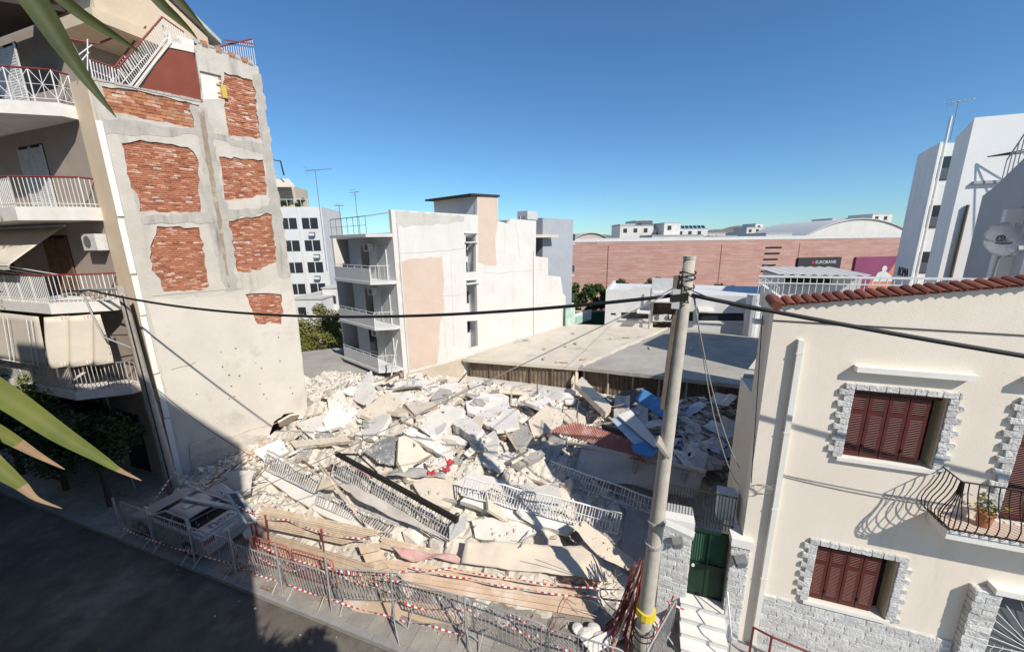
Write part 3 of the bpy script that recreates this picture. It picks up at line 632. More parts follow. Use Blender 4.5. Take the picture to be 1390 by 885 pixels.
for i in range(9):
    k = 3.0+i*.2; MB().obox(w3(k, 16.1-(k-3.05)*.12, .1), WD*.09, WNo*.1, ZH*br_.uniform(.05, .12)).build('broken_brick', 'brick_orange' if i % 2 else 'conc_band', lb_)
# front facade, back, roof
FWD = 22.0
b = MB(); b.box(-FWD, -.02, .0, .2, 0, 14.05); b.build('front_wall', 'apt_wall', lb_)
b = MB(); b.box(-.85, .0, -.05, .0, 3.4, 14.08); b.build('corner_strip', 'apt_beige', lb_)
b = MB(); b.box(-.85, .0, -.05, .0, 0, 3.4); b.build('corner_base', 'conc_band', lb_)
b = MB(); e_ = WD*4.8; b.box(-FWD, e_.x-.3, e_.y-.2, e_.y, 0, 14.0); b.build('back_wall', 'apt_wall', lb_)
b = MB(); b.prism([(-FWD, .02, 13.85), (-.3, .02, 13.85), (e_.x-.42, e_.y, 13.85), (-FWD, e_.y, 13.85)], (0, 0, .2)); b.build('roof_slab', 'flat_roof', lb_, fix=True)
for z in (3.3, 6.4, 9.5): MB().prism([(-FWD, .2, z), (-.2, .2, z), (e_.x-.4, e_.y-.2, z), (-FWD, e_.y-.2, z)], (0, 0, .15)).build('floor_slab', 'interior', lb_, fix=True)
# white ragged edge strip on the corner of the party wall
for i, (za, zb) in enumerate(((.2, 2.7), (2.75, 4.4), (4.5, 6.6), (6.65, 8.0), (8.1, 9.9), (10.0, 12.9))):
    MB().obox(w3(.02+.015*(i % 2), (za+zb)/2, -.02), WD*.08, WNo*.03, ZH*(zb-za)/2).build('edge_board', 'trim_white', lb_)
# balconies
BS = [4.0, 7.15, 10.25, 13.35]
def balcony(z, fascia, x1, xc, out, mt='apt_white'):
    b = MB(); b.prism([(-FWD, -.001, z-fascia), (-FWD, -out, z-fascia), (xc, -out, z-fascia), (x1, -.4, z-fascia), (x1, -.001, z-fascia)], (0, 0, fascia)); return b.build('balcony', mt, lb_, fix=True)
def rail(bo, z, x1, xc, out, kind, hmat, bmat, h=.92, xs=-FWD):
    out -= .05; seg = [((xs, -out), (xc, -out)), ((xc, -out), (x1, -.4)), ((x1, -.4), (x1, -.02))]
    for (a, c) in seg:
        rod('handrail', bo, (a[0], a[1], z+h), (c[0], c[1], z+h), .03, hmat); rod('bottom_rail', bo, (a[0], a[1], z+.1), (c[0], c[1], z+.1), .015, bmat)
        L = math.hypot(c[0]-a[0], c[1]-a[1])
        P = lambda t: (a[0]+(c[0]-a[0])*t, a[1]+(c[1]-a[1])*t)
        if kind == 'bars':
            n_ = max(2, int(min(L, 9)/.11))
            for i in range(n_):
                t = 1-(i*.11)/L if L > 9 else i/n_
                x, y = P(t); rod('bar', bo, (x, y, z), (x, y, z+h), .011 if i % 8 else .02, bmat)
        else:
            m_ = max(1, round(L/.62)); w_ = 1/m_
            for i in range(min(m_, 14)):
                ta, tb = 1-i*w_, 1-(i+1)*w_; A, B = P(ta), P(tb); M_ = P((ta+tb)/2)
                rod('post', bo, (*A, z), (*A, z+h), .018, bmat)
                rod('brace', bo, (*A, z+.1), (*B, z+h), .009, bmat); rod('brace', bo, (*B, z+.1), (*A, z+h), .009, bmat)
                rod('brace', bo, (*M_, z+.1), (*M_, z+h), .009, bmat); rod('brace', bo, (*A, z+.5), (*B, z+.5), .009, bmat)
b5 = balcony(13.4, .38, -.85, -2.3, 1.4); rail(b5, 13.4, -.9, -2.3, 1.4, 'cross', 'maroon_metal', 'white_metal')
b4 = balcony(10.3, .42, -.8, -2.4, 1.4); rail(b4, 10.3, -.85, -2.4, 1.4, 'bars', 'maroon_metal', 'white_metal')
b3 = balcony(7.2, .36, -.8, -2.0, 1.4); rail(b3, 7.2, -.85, -2.0, 1.4, 'bars', 'maroon_metal', 'white_metal')
b2 = balcony(4.05, .3, -.8, -2.0, 1.4); rail(b2, 4.05, -.85, -2.0, 1.4, 'bars', 'iron_grey', 'dusty_metal')
# white solid infill behind the bars of the upper balcony
for i in range(7): box('infill_panel', 'ac_white', b4, -4.0-i*1.5, -2.6-i*1.5, -1.32, -1.30, 10.42, 11.1)
# doors, shutters
for z in (4.05, 7.2, 10.3, 13.4):
    for x in (-4.2, -8.6, -13.0, -17.5):
        d_ = box('balcony_door', 'dark', lb_, x-.8, x+.8, -.02, .01, z+.02, z+2.25)
        for s_ in (-1, 1):
            sb = MB(); x0 = x+(s_-1)*.4
            for k in range(26): sb.obox((x0+.4, -.045, z+.1+k*.08), (.37, 0, 0), (0, .015, -.01), (0, .004, .03))
            sb.box(x0+.01, x0+.04, -.07, -.02, z+.03, z+2.2); sb.box(x0+.76, x0+.79, -.07, -.02, z+.03, z+2.2)
            tag(sb.build('shutter', 'pale_grey' if z > 8 else 'wood_dark', d_), kind='stuff')
# ground floor openings
for x, w_ in ((-2.4, 1.3), (-5.6, 2.2), (-9.6, 2.4), (-14, 2.4)): box('ground_door', 'dark', lb_, x-w_/2, x+w_/2, -.02, .02, .1, 2.6)
box('shop_pier', 'apt_beige', lb_, -4.2, -3.5, -.06, .0, 0, 3.7); box('shop_pier', 'apt_beige', lb_, -7.6, -7.0, -.06, .0, 0, 3.7)
# awnings (each with arms)
def awning(x0, x1, za, zb, out, lab, wave=True, arms=2):
    t = sthing('awning', lab, 'awning', LU+x1, LN, za); g_ = []; nx = 24
    for k in range(7):
        s_ = k/6; g_.append([(x0-x1+(x1-x0)*i/nx, -.1-(out-.1)*s_-.03*math.sin(s_*3.1), (zb-za)*s_+.02*math.sin(i*.9)*s_) for i in range(nx+1)])
    MB().sheet(g_, .006).build('cloth', 'awning', t, smooth=True)
    if wave:
        g_ = [[(x0-x1+(x1-x0)*i/48, -out-.003, zb-za), (x0-x1+(x1-x0)*i/48, -out-.01, zb-za-.12-.03*abs(math.sin(i*.8)))] for i in range(49)]
        MB().sheet(g_, .005).build('valance', 'awning_old', t)
    rod('front_bar', t, (x0-x1, -out+.0, zb-za+.01), (0, -out, zb-za+.01), .025, 'white_metal')
    for i in range(arms):
        x = -(x1-x0)*(i+.2)/arms; rod('arm', t, (x, -out+.02, zb-za), (x, -.15, (zb-za)-.5), .014, 'white_metal'); rod('arm', t, (x-.14, -out+.02, zb-za), (x-.14, -.15, (zb-za)-.5), .014, 'white_metal')
    rod('roller', t, (x0-x1, -.1, .03), (0, -.1, .03), .05, 'white_metal')
awning(-9.2, -3.1, 9.75, 8.45, 1.65, 'cream awning with scalloped edge half lowered above white barred balcony', arms=4)
awning(-14.5, -9.5, 9.75, 8.3, 1.65, 'cream awning at the far end of the third balcony row', arms=3)
# tall drop awnings over the second balcony row
for x0, x1, lab in ((-14.0, -2.55, 'long pale drop awning covering the second balcony row'), (-2.25, -.95, 'pale curled awning cloth hanging at the balcony end by the old pole')):
    t = sthing('drop_awning', lab, 'awning', LU+x1, LN, 6.75); nx = 30
    g_ = [[((x0-x1)*(1-i/nx), -1.5-.12*s_-(.10*math.sin(i*.5+s_*2) if x1 > -2 else .02*math.sin(i*.7)), -1.75*s_) for i in range(nx+1)] for s_ in [k/8 for k in range(9)]]
    if x1 > -2: g_ = [[(p[0], p[1]+.9*(p[0]-(x0-x1))/(x1-x0), p[2]) for p in row] for row in g_]
    MB().sheet(g_, .006).build('cloth', 'awning', t, smooth=True)
    if x1 < -2:
        rod('front_bar', t, (x0-x1, -1.63, -1.76), (0, -1.63, -1.76), .02, 'white_metal')
        for i in range(7):
            for e in (0, .3): rod('stay', t, (-.5-i*1.6-e, -1.68, -1.7), (-.3-i*1.6-e, -1.6, -.1), .014, 'white_metal')
# air conditioner
def ac_unit(name, lab, loc, rz, s=1.0, group=None):
    t = thing(name, lab, 'air conditioner', loc, rz, group)
    box('case', 'ac_white', t, -.4*s, .4*s, -.3*s, 0, 0, .55*s); MB().tube([(-.1*s, -.301*s, .28*s), (-.1*s, -.306*s, .28*s)], .21*s, 14).build('fan_grille', 'ac_grille', t)
    box('bracket', 'iron_grey', t, -.3*s, .3*s, -.25*s, .05*s, -.04*s, 0); return t
ac_unit('air_conditioner', 'boxy white air conditioner under the fourth floor balcony slab', S(LU-1.35, LN-.02, 8.9), AN)
# loose pole hanging in the top balcony, drainpipe, old downpipes
t = sthing('loose_pole', 'white pole hanging slanted in the shaded fourth floor balcony', 'pole', LU-3.6, LN-1.2, 11.4); rod('pole', t, (-.2, 0, -.1), (.25, .0, 1.62), .03, 'white_metal')
b = MB(); b.tube([(-.3, -.12, 7.0), (-.3, -.12, 3.6), (-.22, -.14, 3.3), (-.2, -.14, .1)], .06, 8); b.build('downpipe', 'brown', lb_)
b = MB(); b.tube([(-.16, -.1, 3.4), (-.06, -.1, .1)], .09, 8); b.build('downpipe', 'conc_band', lb_)
# roof: penthouse, stair with white railing, far railing
ph = MB(); ph.box(-12.0, -2.5, 1.0, 3.4, 14.05, 16.8); pho = ph.build('penthouse', 'apt_wall', lb_)
b = MB(); b.prism([(-12.5, -1.5, 16.2), (-2.9, -1.5, 16.2), (-1.9, .8, 16.6), (-12.5, .8, 16.6)], (0, 0, .15)); b.build('canopy', 'roof_dark', pho, fix=True)
b = MB(); b.prism([(-3.6, .9, 16.4), (-3.6, .9, 17.2), (-3.6, 2.4, 18.3), (-3.6, 4.4, 17.2), (-3.6, 4.4, 16.4)], (3.0, 0, 0)); b.build('gable', 'apt_beige', pho, fix=True)
b = MB(); b.prism([(-4.0, .5, 17.0), (-4.0, 2.4, 18.45), (-4.0, 4.8, 17.1), (-4.0, 4.8, 17.25), (-4.0, 2.4, 18.62), (-4.0, .5, 17.15)], (3.6, 0, 0)); b.build('gable_roof', 'bg_stain', pho, fix=True)
box('awning_strip', 'apt_beige', pho, -2.48, -.2, .6, 3.0, 16.0, 16.35)
def pr3(x, y, d): k, z = wl(x, y); return w3(k, z, d)
sr = MB(); sr.v = []; st_o = MB().bar(pr3(125, 92, .25), pr3(158, 106, .25), .03).build('stair_railing', 'white_metal', lb_)
def panel_rail(A0, A1, B0, B1, n_, d, hm='maroon_metal'):
    a0, a1, b0_, b1 = [pr3(*q, d) for q in (A0, A1, B0, B1)]
    rod('handrail', st_o, a0, a1, .028, hm); rod('rail', st_o, b0_, b1, .014, 'white_metal')
    for i in range(n_+1):
        t = i/n_; rod('bar', st_o, b0_.lerp(b1, t), a0.lerp(a1, t), .011 if i % 7 else .02, 'white_metal')
panel_rail((122, 80), (160, 92), (127, 108), (163, 115), 9, .1)
panel_rail((160, 92), (221, 22), (178, 117), (232, 46), 26, .1)
panel_rail((152, 86), (205, 17), (162, 108), (222, 40), 18, 1.25)
panel_rail((221, 18), (252, 40), (226, 50), (256, 56), 9, .3)
rod('string', st_o, pr3(183, 119, -.02), pr3(232, 58, -.02), .03, 'white_metal'); rod('string', st_o, pr3(176, 117, -.01), pr3(226, 52, -.01), .018, 'white_metal')
for (p, q) in (((98, 57), (119, 107)), ((119, 107), (119, 52)), ((98, 57), (125, 108)), ((105, 75), (125, 60)), ((98, 96), (121, 70))): rod('brace', st_o, pr3(*p, .1), pr3(*q, .1), .016, 'white_metal')
# zig-zag handrails of the upper flight
for p, q in (((83, 35), (135, 45)), ((135, 45), (160, 35))): rod('handrail', st_o, pr3(*p, 1.0), pr3(*q, 1.0), .03, 'maroon_metal')
fr_ = MB().bar(w3(3.9, 16.55, .3), w3(4.95, 16.75, .3), .035).build('roof_railing', 'maroon_metal', lb_)
a0, a1 = w3(3.75, 16.3, .4), w3(4.9, 16.95, .4)
for i in range(16):
    t = i/15; p = a0.lerp(a1, t); rod('bar', fr_, V((p.x, p.y, 15.7)), p, .012, 'white_metal')
rod('handrail', fr_, a0, a1, .03, 'maroon_metal')
for x, y in ((-4.0, 10.3), (-4.2, 7.2)):
    pl = sthing('balcony_plant', 'straggly %s plant trailing over the balcony edge' % ('dry brown' if y > 8 else 'olive'), 'plant', LU+x-(0 if y > 8 else 1.5), LN-1.45, y-.1); b = MB()
    for k in range(130):
        p = V((rr.gauss(0, .3), rr.gauss(-.05, .08), rr.uniform(-.45, .45))); t_ = rr.uniform(0, 6); a_ = V((math.cos(t_), math.sin(t_), rr.uniform(-1, 1)))*.06; b_ = a_.cross(ZH).normalized()*.02 if a_.cross(ZH).length > 0 else V((.02, 0, 0)); b.add([p-a_, p+b_, p+a_, p-b_], [(0, 1, 2, 3)])
    b.build('leaves', 'leaf_tip' if y > 8 else 'leaf_olive', pl)
# ------------------------------------------------------------------ old concrete lamp pole in front
q = toS(g(237, 672)); t = toS(onplane(163, 388, S(0, q.y), NH)); top_ = V((t.x-q.x, 0, t.z))
lp = sthing('utility_pole', 'old weathered concrete lamp pole before the patchy party wall', 'pole', q.x, q.y)
MB().tube([top_*(i/8) for i in range(9)], .19, 10, .1).build('shaft', 'pole_old', lp, smooth=True)
arm = MB(); tz = top_.z; arm.tube([top_+V((0, 0, -.1)), top_+V((-.6, -.1, -.12)), top_+V((-1.6, -.25, -.15)), top_+V((-2.6, -.4, -.35))], .045, 8); arm.build('lamp_arm', 'galv', lp)
MB().tube([top_+V((-1.7, -.25, -.2)), top_+V((-1.35, -.25, -1.2)), top_+V((-1.1, -.25, -1.75))], .03, 6).build('stay', 'galv', lp)
MB().tube([top_+V((-1.1, -.25, -1.75)), top_+V((.15, 0, -2.2))], .03, 6).build('stay', 'galv', lp)
MB().obox(top_+V((-2.9, -.42, -.42)), (.32, .03, .04), (0, .1, 0), (0, 0, .05)).build('lamp_head', 'pale_grey', lp)
for z in (1.2, 2.6, 4.0): MB().tube([top_*(z/tz)+V((0, 0, -.03)), top_*(z/tz)+V((0, 0, .03))], .195-.011*z, 10).build('band', 'iron_grey', lp)
MB().tube(catenary(top_+V((.1, -.05, -.3)), V((.22, -.14, .5)), -.0, 14), .02, 5).build('conduit', 'iron_black', lp)
LPT = S(q.x, q.y)+UH*top_.x+ZH*top_.z
# ------------------------------------------------------------------ pavement trees
def crown(b, c, rad, n_, size, rnd, clumps=22):
    c = V(c); cl = []
    for _ in range(clumps):
        d = V((rnd.gauss(0, 1), rnd.gauss(0, 1), rnd.gauss(0, 1))).normalized()*(rnd.random()**.45)
        cl.append((c+V((d.x*rad[0], d.y*rad[1], d.z*rad[2])), rnd.uniform(.2, .42)))
    for i in range(n_):
        cc, cr = cl[i % clumps]
        d = V((rnd.gauss(0, 1), rnd.gauss(0, 1), rnd.gauss(0, .8))).normalized()*(rnd.random()**.4)*cr*(sum(rad)/3)*1.15
        p = cc+d; a_ = V((rnd.uniform(-1, 1), rnd.uniform(-1, 1), rnd.uniform(-.6, .6))).normalized()*size*rnd.uniform(.7, 1.3)
        nn = (d.normalized()+V((rnd.uniform(-.7, .7), rnd.uniform(-.7, .7), rnd.uniform(0, 1)))).normalized(); b_ = nn.cross(a_).normalized()*size*.5
        b.add([p-a_, p-b_, p+a_, p+b_], [(0, 1, 2, 3)])
    return cl
def tree(name, lab, loc, h, rad, n_, size, leaf, seed, group=None, trunk=.09, lean=0, cz=None):
    r = random.Random(seed); t = thing(name, lab, 'tree', loc, 0, group); b = MB(); cz = cz or h-rad[2]
    cl = crown(b, (lean, 0, cz), rad, n_, size, r); b.build('crown', leaf, t)
    tb_ = MB(); fork = V((lean*.6, 0, cz-rad[2]*.75)); tb_.tube([(0, 0, -.05), fork*.5+V((r.uniform(-.05, .05), 0, 0)), fork], trunk, 8, trunk*.7)
    for cc, _ in cl[:9]: tb_.tube([fork, fork.lerp(cc, .5)+V((0, 0, .08)), cc], trunk*.5, 5, trunk*.12)
    tb_.build('trunk', 'bark', t); return t
OT = 'orange trees along the pavement'
for i, (u_, n_, h_, lab) in enumerate(((-19.8, -1.9, 3.6, 'dark leafy street tree nearest the old lamp pole'), (-22.6, -1.9, 3.8, 'dark leafy street tree between two others on the pavement'), (-25.8, -1.9, 4.1, 'dark leafy street tree beside the parked motorcycle'), (-29.5, -1.8, 4.5, 'brighter leafy street tree farthest along the pavement'))):
    tree('street_tree', lab, S(u_, n_, .1), h_, (1.5, 1.35, 1.05), 5200, .085, 'leaf_dark' if i < 3 else 'leaf_green', 50+i, OT, .09)
tv = sthing('climbing_vine', 'sunlit vine with yellow flowers climbing over the first balcony', 'vine', -24.0, -1.7, 3.2); b = MB(); crown(b, (0, .2, .5), (1.6, .3, .75), 1400, .07, random.Random(4), 14); b.build('leaves', 'leaf_bright', tv)
b = MB(); r_ = random.Random(9)
for k in range(40):
    p = V((r_.gauss(.3, .6), r_.gauss(-.15, .2), .5+r_.gauss(0, .3))); a_ = V((r_.uniform(-1, 1), r_.uniform(-1, 1), -1)).normalized()*.1; b_ = a_.cross(V((0, 1, .2))).normalized()*.04; b.add([p-a_, p-b_, p+a_, p+b_], [(0, 1, 2, 3)])
tag(b.build('flowers', 'yellow', tv), kind='stuff'); b = MB(); b.tube([(0, .2, -3.1), (.1, .15, -1.5), (-.1, .2, .3)], .04, 6); b.build('stem', 'bark', tv)
# ------------------------------------------------------------------ motorcycle
q = toS(g(62, 655)); mo = sthing('motorcycle', 'dark parked motorcycle with a pale scuffed fairing under the trees', 'motorcycle', q.x, q.y+.2, .1)
for x in (-.68, .68):
    wv = MB(); ring = [(x+.27*math.cos(t), 0, .31+.27*math.sin(t)) for t in [i*math.pi/9 for i in range(19)]]; wv.tube(ring, .055, 8, cap=False); wh = wv.build('wheel', 'tyre', mo, smooth=True)
    MB().tube([(x, -.05, .31), (x, .05, .31)], .12, 10).build('hub', 'galv', wh)
b = MB(); b.prism([(-.55, -.13, .55), (.2, -.13, .42), (.5, -.13, .6), (.42, -.13, .95), (.1, -.13, 1.0), (-.2, -.13, .8), (-.75, -.13, .88), (-.8, -.13, .72)], (0, .26, 0)); b.build('body', 'black_plastic', mo, fix=True)
b = MB(); b.prism([(.3, -.2, .5), (.66, -.16, .7), (.72, -.1, 1.05), (.45, -.18, 1.1)], (0, .36, 0)); b.build('fairing', 'ac_white', mo, fix=True)
MB().obox((-.4, 0, .9), (.35, 0, .03), (0, .14, 0), (0, 0, .05)).build('seat', 'tyre', mo)
MB().tube([(.5, -.36, 1.05), (.42, -.15, 1.08), (.42, .15, 1.08), (.5, .36, 1.05)], .018, 6).build('handlebar', 'galv', mo)
for s_ in (-1, 1): MB().tube([(.68, s_*.08, .31), (.45, s_*.08, 1.0)], .025, 6).build('fork', 'galv', mo); rod('mirror_stem', mo, (.48, s_*.28, 1.06), (.5, s_*.34, 1.28), .008, 'galv'); MB().obox((.5, s_*.36, 1.31), (0, .06, 0), (.01, 0, 0), (0, 0, .035)).build('mirror', 'glass_grey', mo)
MB().tube([(.0, .14, .3), (-.5, .17, .34), (-.85, .18, .42)], .045, 8).build('exhaust', 'galv', mo)
# ================================================================== BUILDINGS BEHIND
P0 = at(548, 505, 23.0); P0.z = 0
CA = math.radians(49.0); CDr = V((math.cos(CA), math.sin(CA), 0)); CNr = V((CDr.y, -CDr.x, 0))
def cw(x, y): p = onplane(x, y, P0, CNr); return ((p-P0).dot(CDr), p.z)
cbd = thing('white_building', 'white apartment building with tan plaster patches and stacked balconies', 'building', P0, CA)
out = [(520, 284), (598, 289), (648, 292), (648, 267), (676, 266), (676, 300), (690, 304), (693, 297), (728, 300), (727, 348), (744, 350), (744, 374), (761, 376), (764, 398), (768, 402)]
outp = [cw(*p) for p in out]; kend = outp[-1][0]
outp = [(-.0, -2.2), (.0, outp[0][1])]+outp[1:]+[(kend+.2, -2.2)]
slots = [[cw(*p) for p in q] for q in ([(632, 320), (646, 319), (646, 369), (633, 370)], [(633, 381), (647, 380), (648, 427), (634, 428)], [(634, 436), (648, 435), (649, 470), (635, 474)])]
outp2 = list(reversed(outp))
b = MB(); b.holes(outp2, slots, lambda k, z, d: (k, d, z), .25); b.build('party_wall', 'bg_white', cbd, fix=True)
# tower notch of the stair head, light well behind the slots
k0, k1 = cw(605, 280)[0], cw(676, 266)[0]; kt = cw(648, 267)[0]; zt = cw(660, 266)[1]
b = MB(); b.box(kt, k1-.02, .26, 5.0, 10, zt-.05); b.build('stair_head', 'bg_white2', cbd)
b = MB(); b.prism([(kt-.7, -.1, zt-.1), (k1+.1, -.1, zt+.02), (k1+.1, 5.2, zt+.02), (kt-.7, 5.2, zt-.1)], (0, 0, .14)); b.build('stair_roof', 'roof_dark', cbd, fix=True)
sk0, sk1 = slots[0][0][0], slots[0][1][0]
box('light_well', 'bg_white2', cbd, sk0-.15, sk1+.15, 1.0, 1.1, -2, 10.4); box('well_side', 'bg_white2', cbd, sk0-.25, sk0-.15, .26, 1.1, -2, 10.4); box('well_side', 'bg_white2', cbd, sk1+.02, sk1+.12, .26, 1.1, -2, 10.4)
for z in (8.7, 7.1, 4.9, 2.6): box('well_window', 'glass_dark', cbd, sk0+.35, sk1-.05, .96, .99, z-.45, z+.45)
for i, zz in enumerate((9.6, 8.95, 6.0)): box('well_shelf', 'bg_white2', cbd, sk0-.15, sk1+.1, -.12, .3, zz, zz+.08)
pch = [(541, 356), (560, 351), (600, 349), (603, 380), (601, 400), (603, 418), (597, 440), (596, 470), (593, 494), (555, 503), (549, 440)]
b = MB(); b.holes(list(reversed(jag([cw(*p) for p in pch], .3, .06, 2))), [], lambda k, z, d: (k, -.006+d, z), .005, back=False); b.build('tan_patch', 'bg_tan', cbd, fix=True)
pch = [(649, 268), (675, 267), (676, 300), (672, 325), (674, 360), (664, 361), (649, 357)]
b = MB(); b.holes(list(reversed(jag([cw(*p) for p in pch], .3, .04, 3))), [], lambda k, z, d: (k, -.006+d, z), .005, back=False); b.build('tan_patch', 'bg_tan', cbd, fix=True)
pch = [(536, 286), (598, 291), (630, 294), (630, 300), (600, 304), (570, 306), (548, 310), (538, 304)]
b = MB(); b.holes(list(reversed(jag([cw(*p) for p in pch], .25, .08, 4))), [], lambda k, z, d: (k, -.006+d, z), .005, back=False); b.build('weathered_patch', 'bg_stain', cbd, fix=True)
b = MB(); b.holes(list(reversed([cw(*p) for p in ((552, 507), (629, 486), (629, 520), (552, 540))])), [], lambda k, z, d: (k, -.08+d, z), .079); b.build('plinth', 'bg_beige', cbd, fix=True)
zR = outp[1][1]
for i, (pa_, pb_) in enumerate((((541, 345), (630, 338)), ((546, 412), (632, 398)), ((655, 372), (740, 366)), ((660, 430), (752, 410)), ((700, 302), (706, 352)), ((612, 345), (616, 470)))):
    (ka, za), (kb, zb_) = cw(*pa_), cw(*pb_); r_ = random.Random(i); pts = [(ka+(kb-ka)*j/10, -.004, za+(zb_-za)*j/10+r_.uniform(-.05, .05)) for j in range(11)]; MB().tube(pts, .014, 4).build('crack', 'bg_stain', cbd)
rod('downpipe', cbd, (.35, -.06, .2), (.35, -.06, 10.2), .05, 'bg_white2'); rod('downpipe', cbd, (kend*.72, -.06, .8), (kend*.72, -.06, 8.2), .045, 'bg_white2')
b = MB(); b.box(0, .25, .26, 5.6, -2.2, zR-1.3); b.build('front_wall', 'bg_white2', cbd)
b = MB(); b.box(.25, kend-1.0, .26, 8.0, zR-1.6, zR-1.35); b.build('roof_slab', 'flat_roof', cbd)
b = MB(); b.box(.0, kend-1.0, 7.9, 8.1, -2.2, zR-1.3); b.build('back_wall', 'bg_white', cbd)
zs = [9.53, 6.75, 3.95, 1.2]
for i, z in enumerate(zs):
    b = MB(); b.prism([(.0, .02, z-.16), (-.35, .02, z-.16), (-1.3, .75, z-.16), (-1.3, 5.4, z-.16), (0, 5.4, z-.16)], (0, 0, .18)); s_ = b.build('balcony', 'bg_white2', cbd, fix=True)
    if i:
        b = MB(); b.prism([(-1.26, .78, z+.02), (-1.26, 5.35, z+.02), (-1.26, 5.35, z+.8), (-1.26, .78, z+.8)], (.06, 0, 0)); b.build('parapet', 'bg_white2', s_, fix=True)
        rod('handrail', s_, (-1.25, .75, z+.95), (-1.25, 5.35, z+.95), .02, 'white_metal'); rod('handrail', s_, (-1.25, .75, z+.95), (-.33, .06, z+.95), .02, 'white_metal')
        for q in range(6): rod('post', s_, (-1.25, .78+q*.9, z+.75), (-1.25, .78+q*.9, z+.95), .015, 'white_metal')
        for q in range(5): rod('post', s_, (-1.2+q*.2, .72-q*.155, z), (-1.2+q*.2, .72-q*.155, z+.95), .01, 'white_metal')
        d_ = box('balcony_door', 'pale_grey', cbd, -.04, .0, .9, 1.9, z+.03, z+2.1); fm = MB()
        for y0, y1, z0, z1 in ((.85, .9, 0, 2.15), (1.9, 1.95, 0, 2.15), (.9, 1.9, 2.1, 2.15)): fm.box(-.06, -.001, y0, y1, z+.03+z0, z+.03+z1)
        fm.build('frame', 'bg_white', d_)
        box('side_door', 'glass_dark', cbd, -.04, .0, 3.0, 3.9, z+.03, z+2.1)
        a_ = box('air_conditioner', 'ac_white', cbd, -.35, -.02, 2.3, 2.95, z+1.75, z+2.25)
        MB().tube([(-.352, 2.6, z+2.0), (-.36, 2.6, z+2.0)], .19, 12).build('fan', 'ac_grille', a_)
for q in range(7): rod('roof_rail', cbd, (-1.2, .8+q*.75, 9.55), (-1.2, .8+q*.75, 10.55), .018, 'iron_grey')
rod('roof_rail', cbd, (-1.2, .8, 10.55), (-1.2, 5.3, 10.55), .025, 'iron_grey'); rod('roof_rail', cbd, (-1.2, .8, 10.05), (-1.2, 5.3, 10.05), .012, 'iron_grey'); rod('roof_rail', cbd, (-1.2, .8, 10.55), (-.1, .1, 10.75), .025, 'iron_grey')
# antennas
def antenna(lab, base, h, n_=7, L=1.6, rz=0.3):
    t = thing('tv_antenna', lab, 'antenna', base, rz); rod('mast', t, (0, 0, 0), (0, 0, h), .022, 'iron_grey'); rod('boom', t, (-L*.35, 0, h), (L*.65, 0, h+.12), .016, 'iron_grey')
    for i in range(n_): x = -L*.33+i*L/n_; w_ = .35-.03*i; rod('element', t, (x, -w_, h+.12*(x/L+.35)), (x, w_, h+.12*(x/L+.35)), .009, 'iron_grey')
    for zz in (-.18, .18): rod('reflector', t, (-L*.35, -.3, h+zz), (-L*.35, .3, h+zz), .009, 'iron_grey')
    return t
pa = at(436, 300, 25.8); antenna('tv antenna on a tall mast beside the white apartment roof', (pa.x, pa.y, 7.2), at(429, 232, 25.8).z-7.2, rz=.1)
pa = at(485, 295, 27); antenna('short thin tv antenna on the white apartment roof', (pa.x, pa.y, 9.3), at(485, 262, 27).z-9.3, 4, .5, 1.2)
pa = at(462, 295, 28); antenna('small squat tv antenna near the white apartment roof rail', (pa.x, pa.y, 9.3), at(462, 280, 28).z-9.3, 4, .6, 1.9)
# grey building beyond with the glazed strip
gb = thing('grey_building', 'blue grey building with slanted glazing behind the white apartment wall', 'building', P0+CDr*16.6-CNr*1.2, CA)
zg = at(750, 297, 38).z; b = MB(); b.box(0, 5.3, 0, 6, -2.2, zg); b.build('wall', 'bg_grey', gb)
b = MB(); b.prism([(-2.6, .55, zg+.1), (-.6, .55, zg+.1), (-1.6, .55, 6.6), (-3.0, .55, 6.6)], (0, .1, 0)); gl = b.build('slanted_glazing', 'glass_grey', gb, fix=True)
for i in range(5): rod('mullion', gl, (-3.0+i*.1, .52, 6.9+i*.8), (-1.5+i*.2, .52, 6.9+i*.8), .04, 'pale_grey')
for i in range(2): rod('mullion', gl, (-3.0+1.4*i, .52, 6.6), (-2.6+2.0*i, .52, zg+.1), .04, 'pale_grey')
box('tank', 'pale_grey', gb, -1.9, -.4, .3, 1.5, zg-.2, zg+.55)
for z in (9.6, 6.3, 3.2): b_ = box('end_balcony', 'pale_grey', gb, 5.3, 6.1, .2, 2.4, z-1, z-.86); box('balcony_grid', 'iron_grey', b_, 6.05, 6.1, .2, 2.4, z-.6, z+.1)
# low flat roof beside the party wall
b = MB(); pz = .8; ps = [g(x, y, pz) for x, y in ((412, 524), (470, 512), (552, 498), (549, 484), (478, 470), (404, 478))]; lr = thing('low_building', 'low building with bare grey brown flat roof behind the rubble', 'building', (ps[0].x, ps[0].y, -2.2)); o_ = V((ps[0].x, ps[0].y, -2.2))
b.prism([p-o_ for p in ps], (0, 0, -.22)); b.build('roof', 'flat_roof_grey', lr, fix=True)
ins = [(p-o_).lerp(V((2.5, 3.5, 0)), .06) for p in ps]; b = MB(); b.prism([(p.x, p.y, -1.0) for p in ins], (0, 0, 3.76)); b.build('wall', 'bg_beige', lr, fix=True)
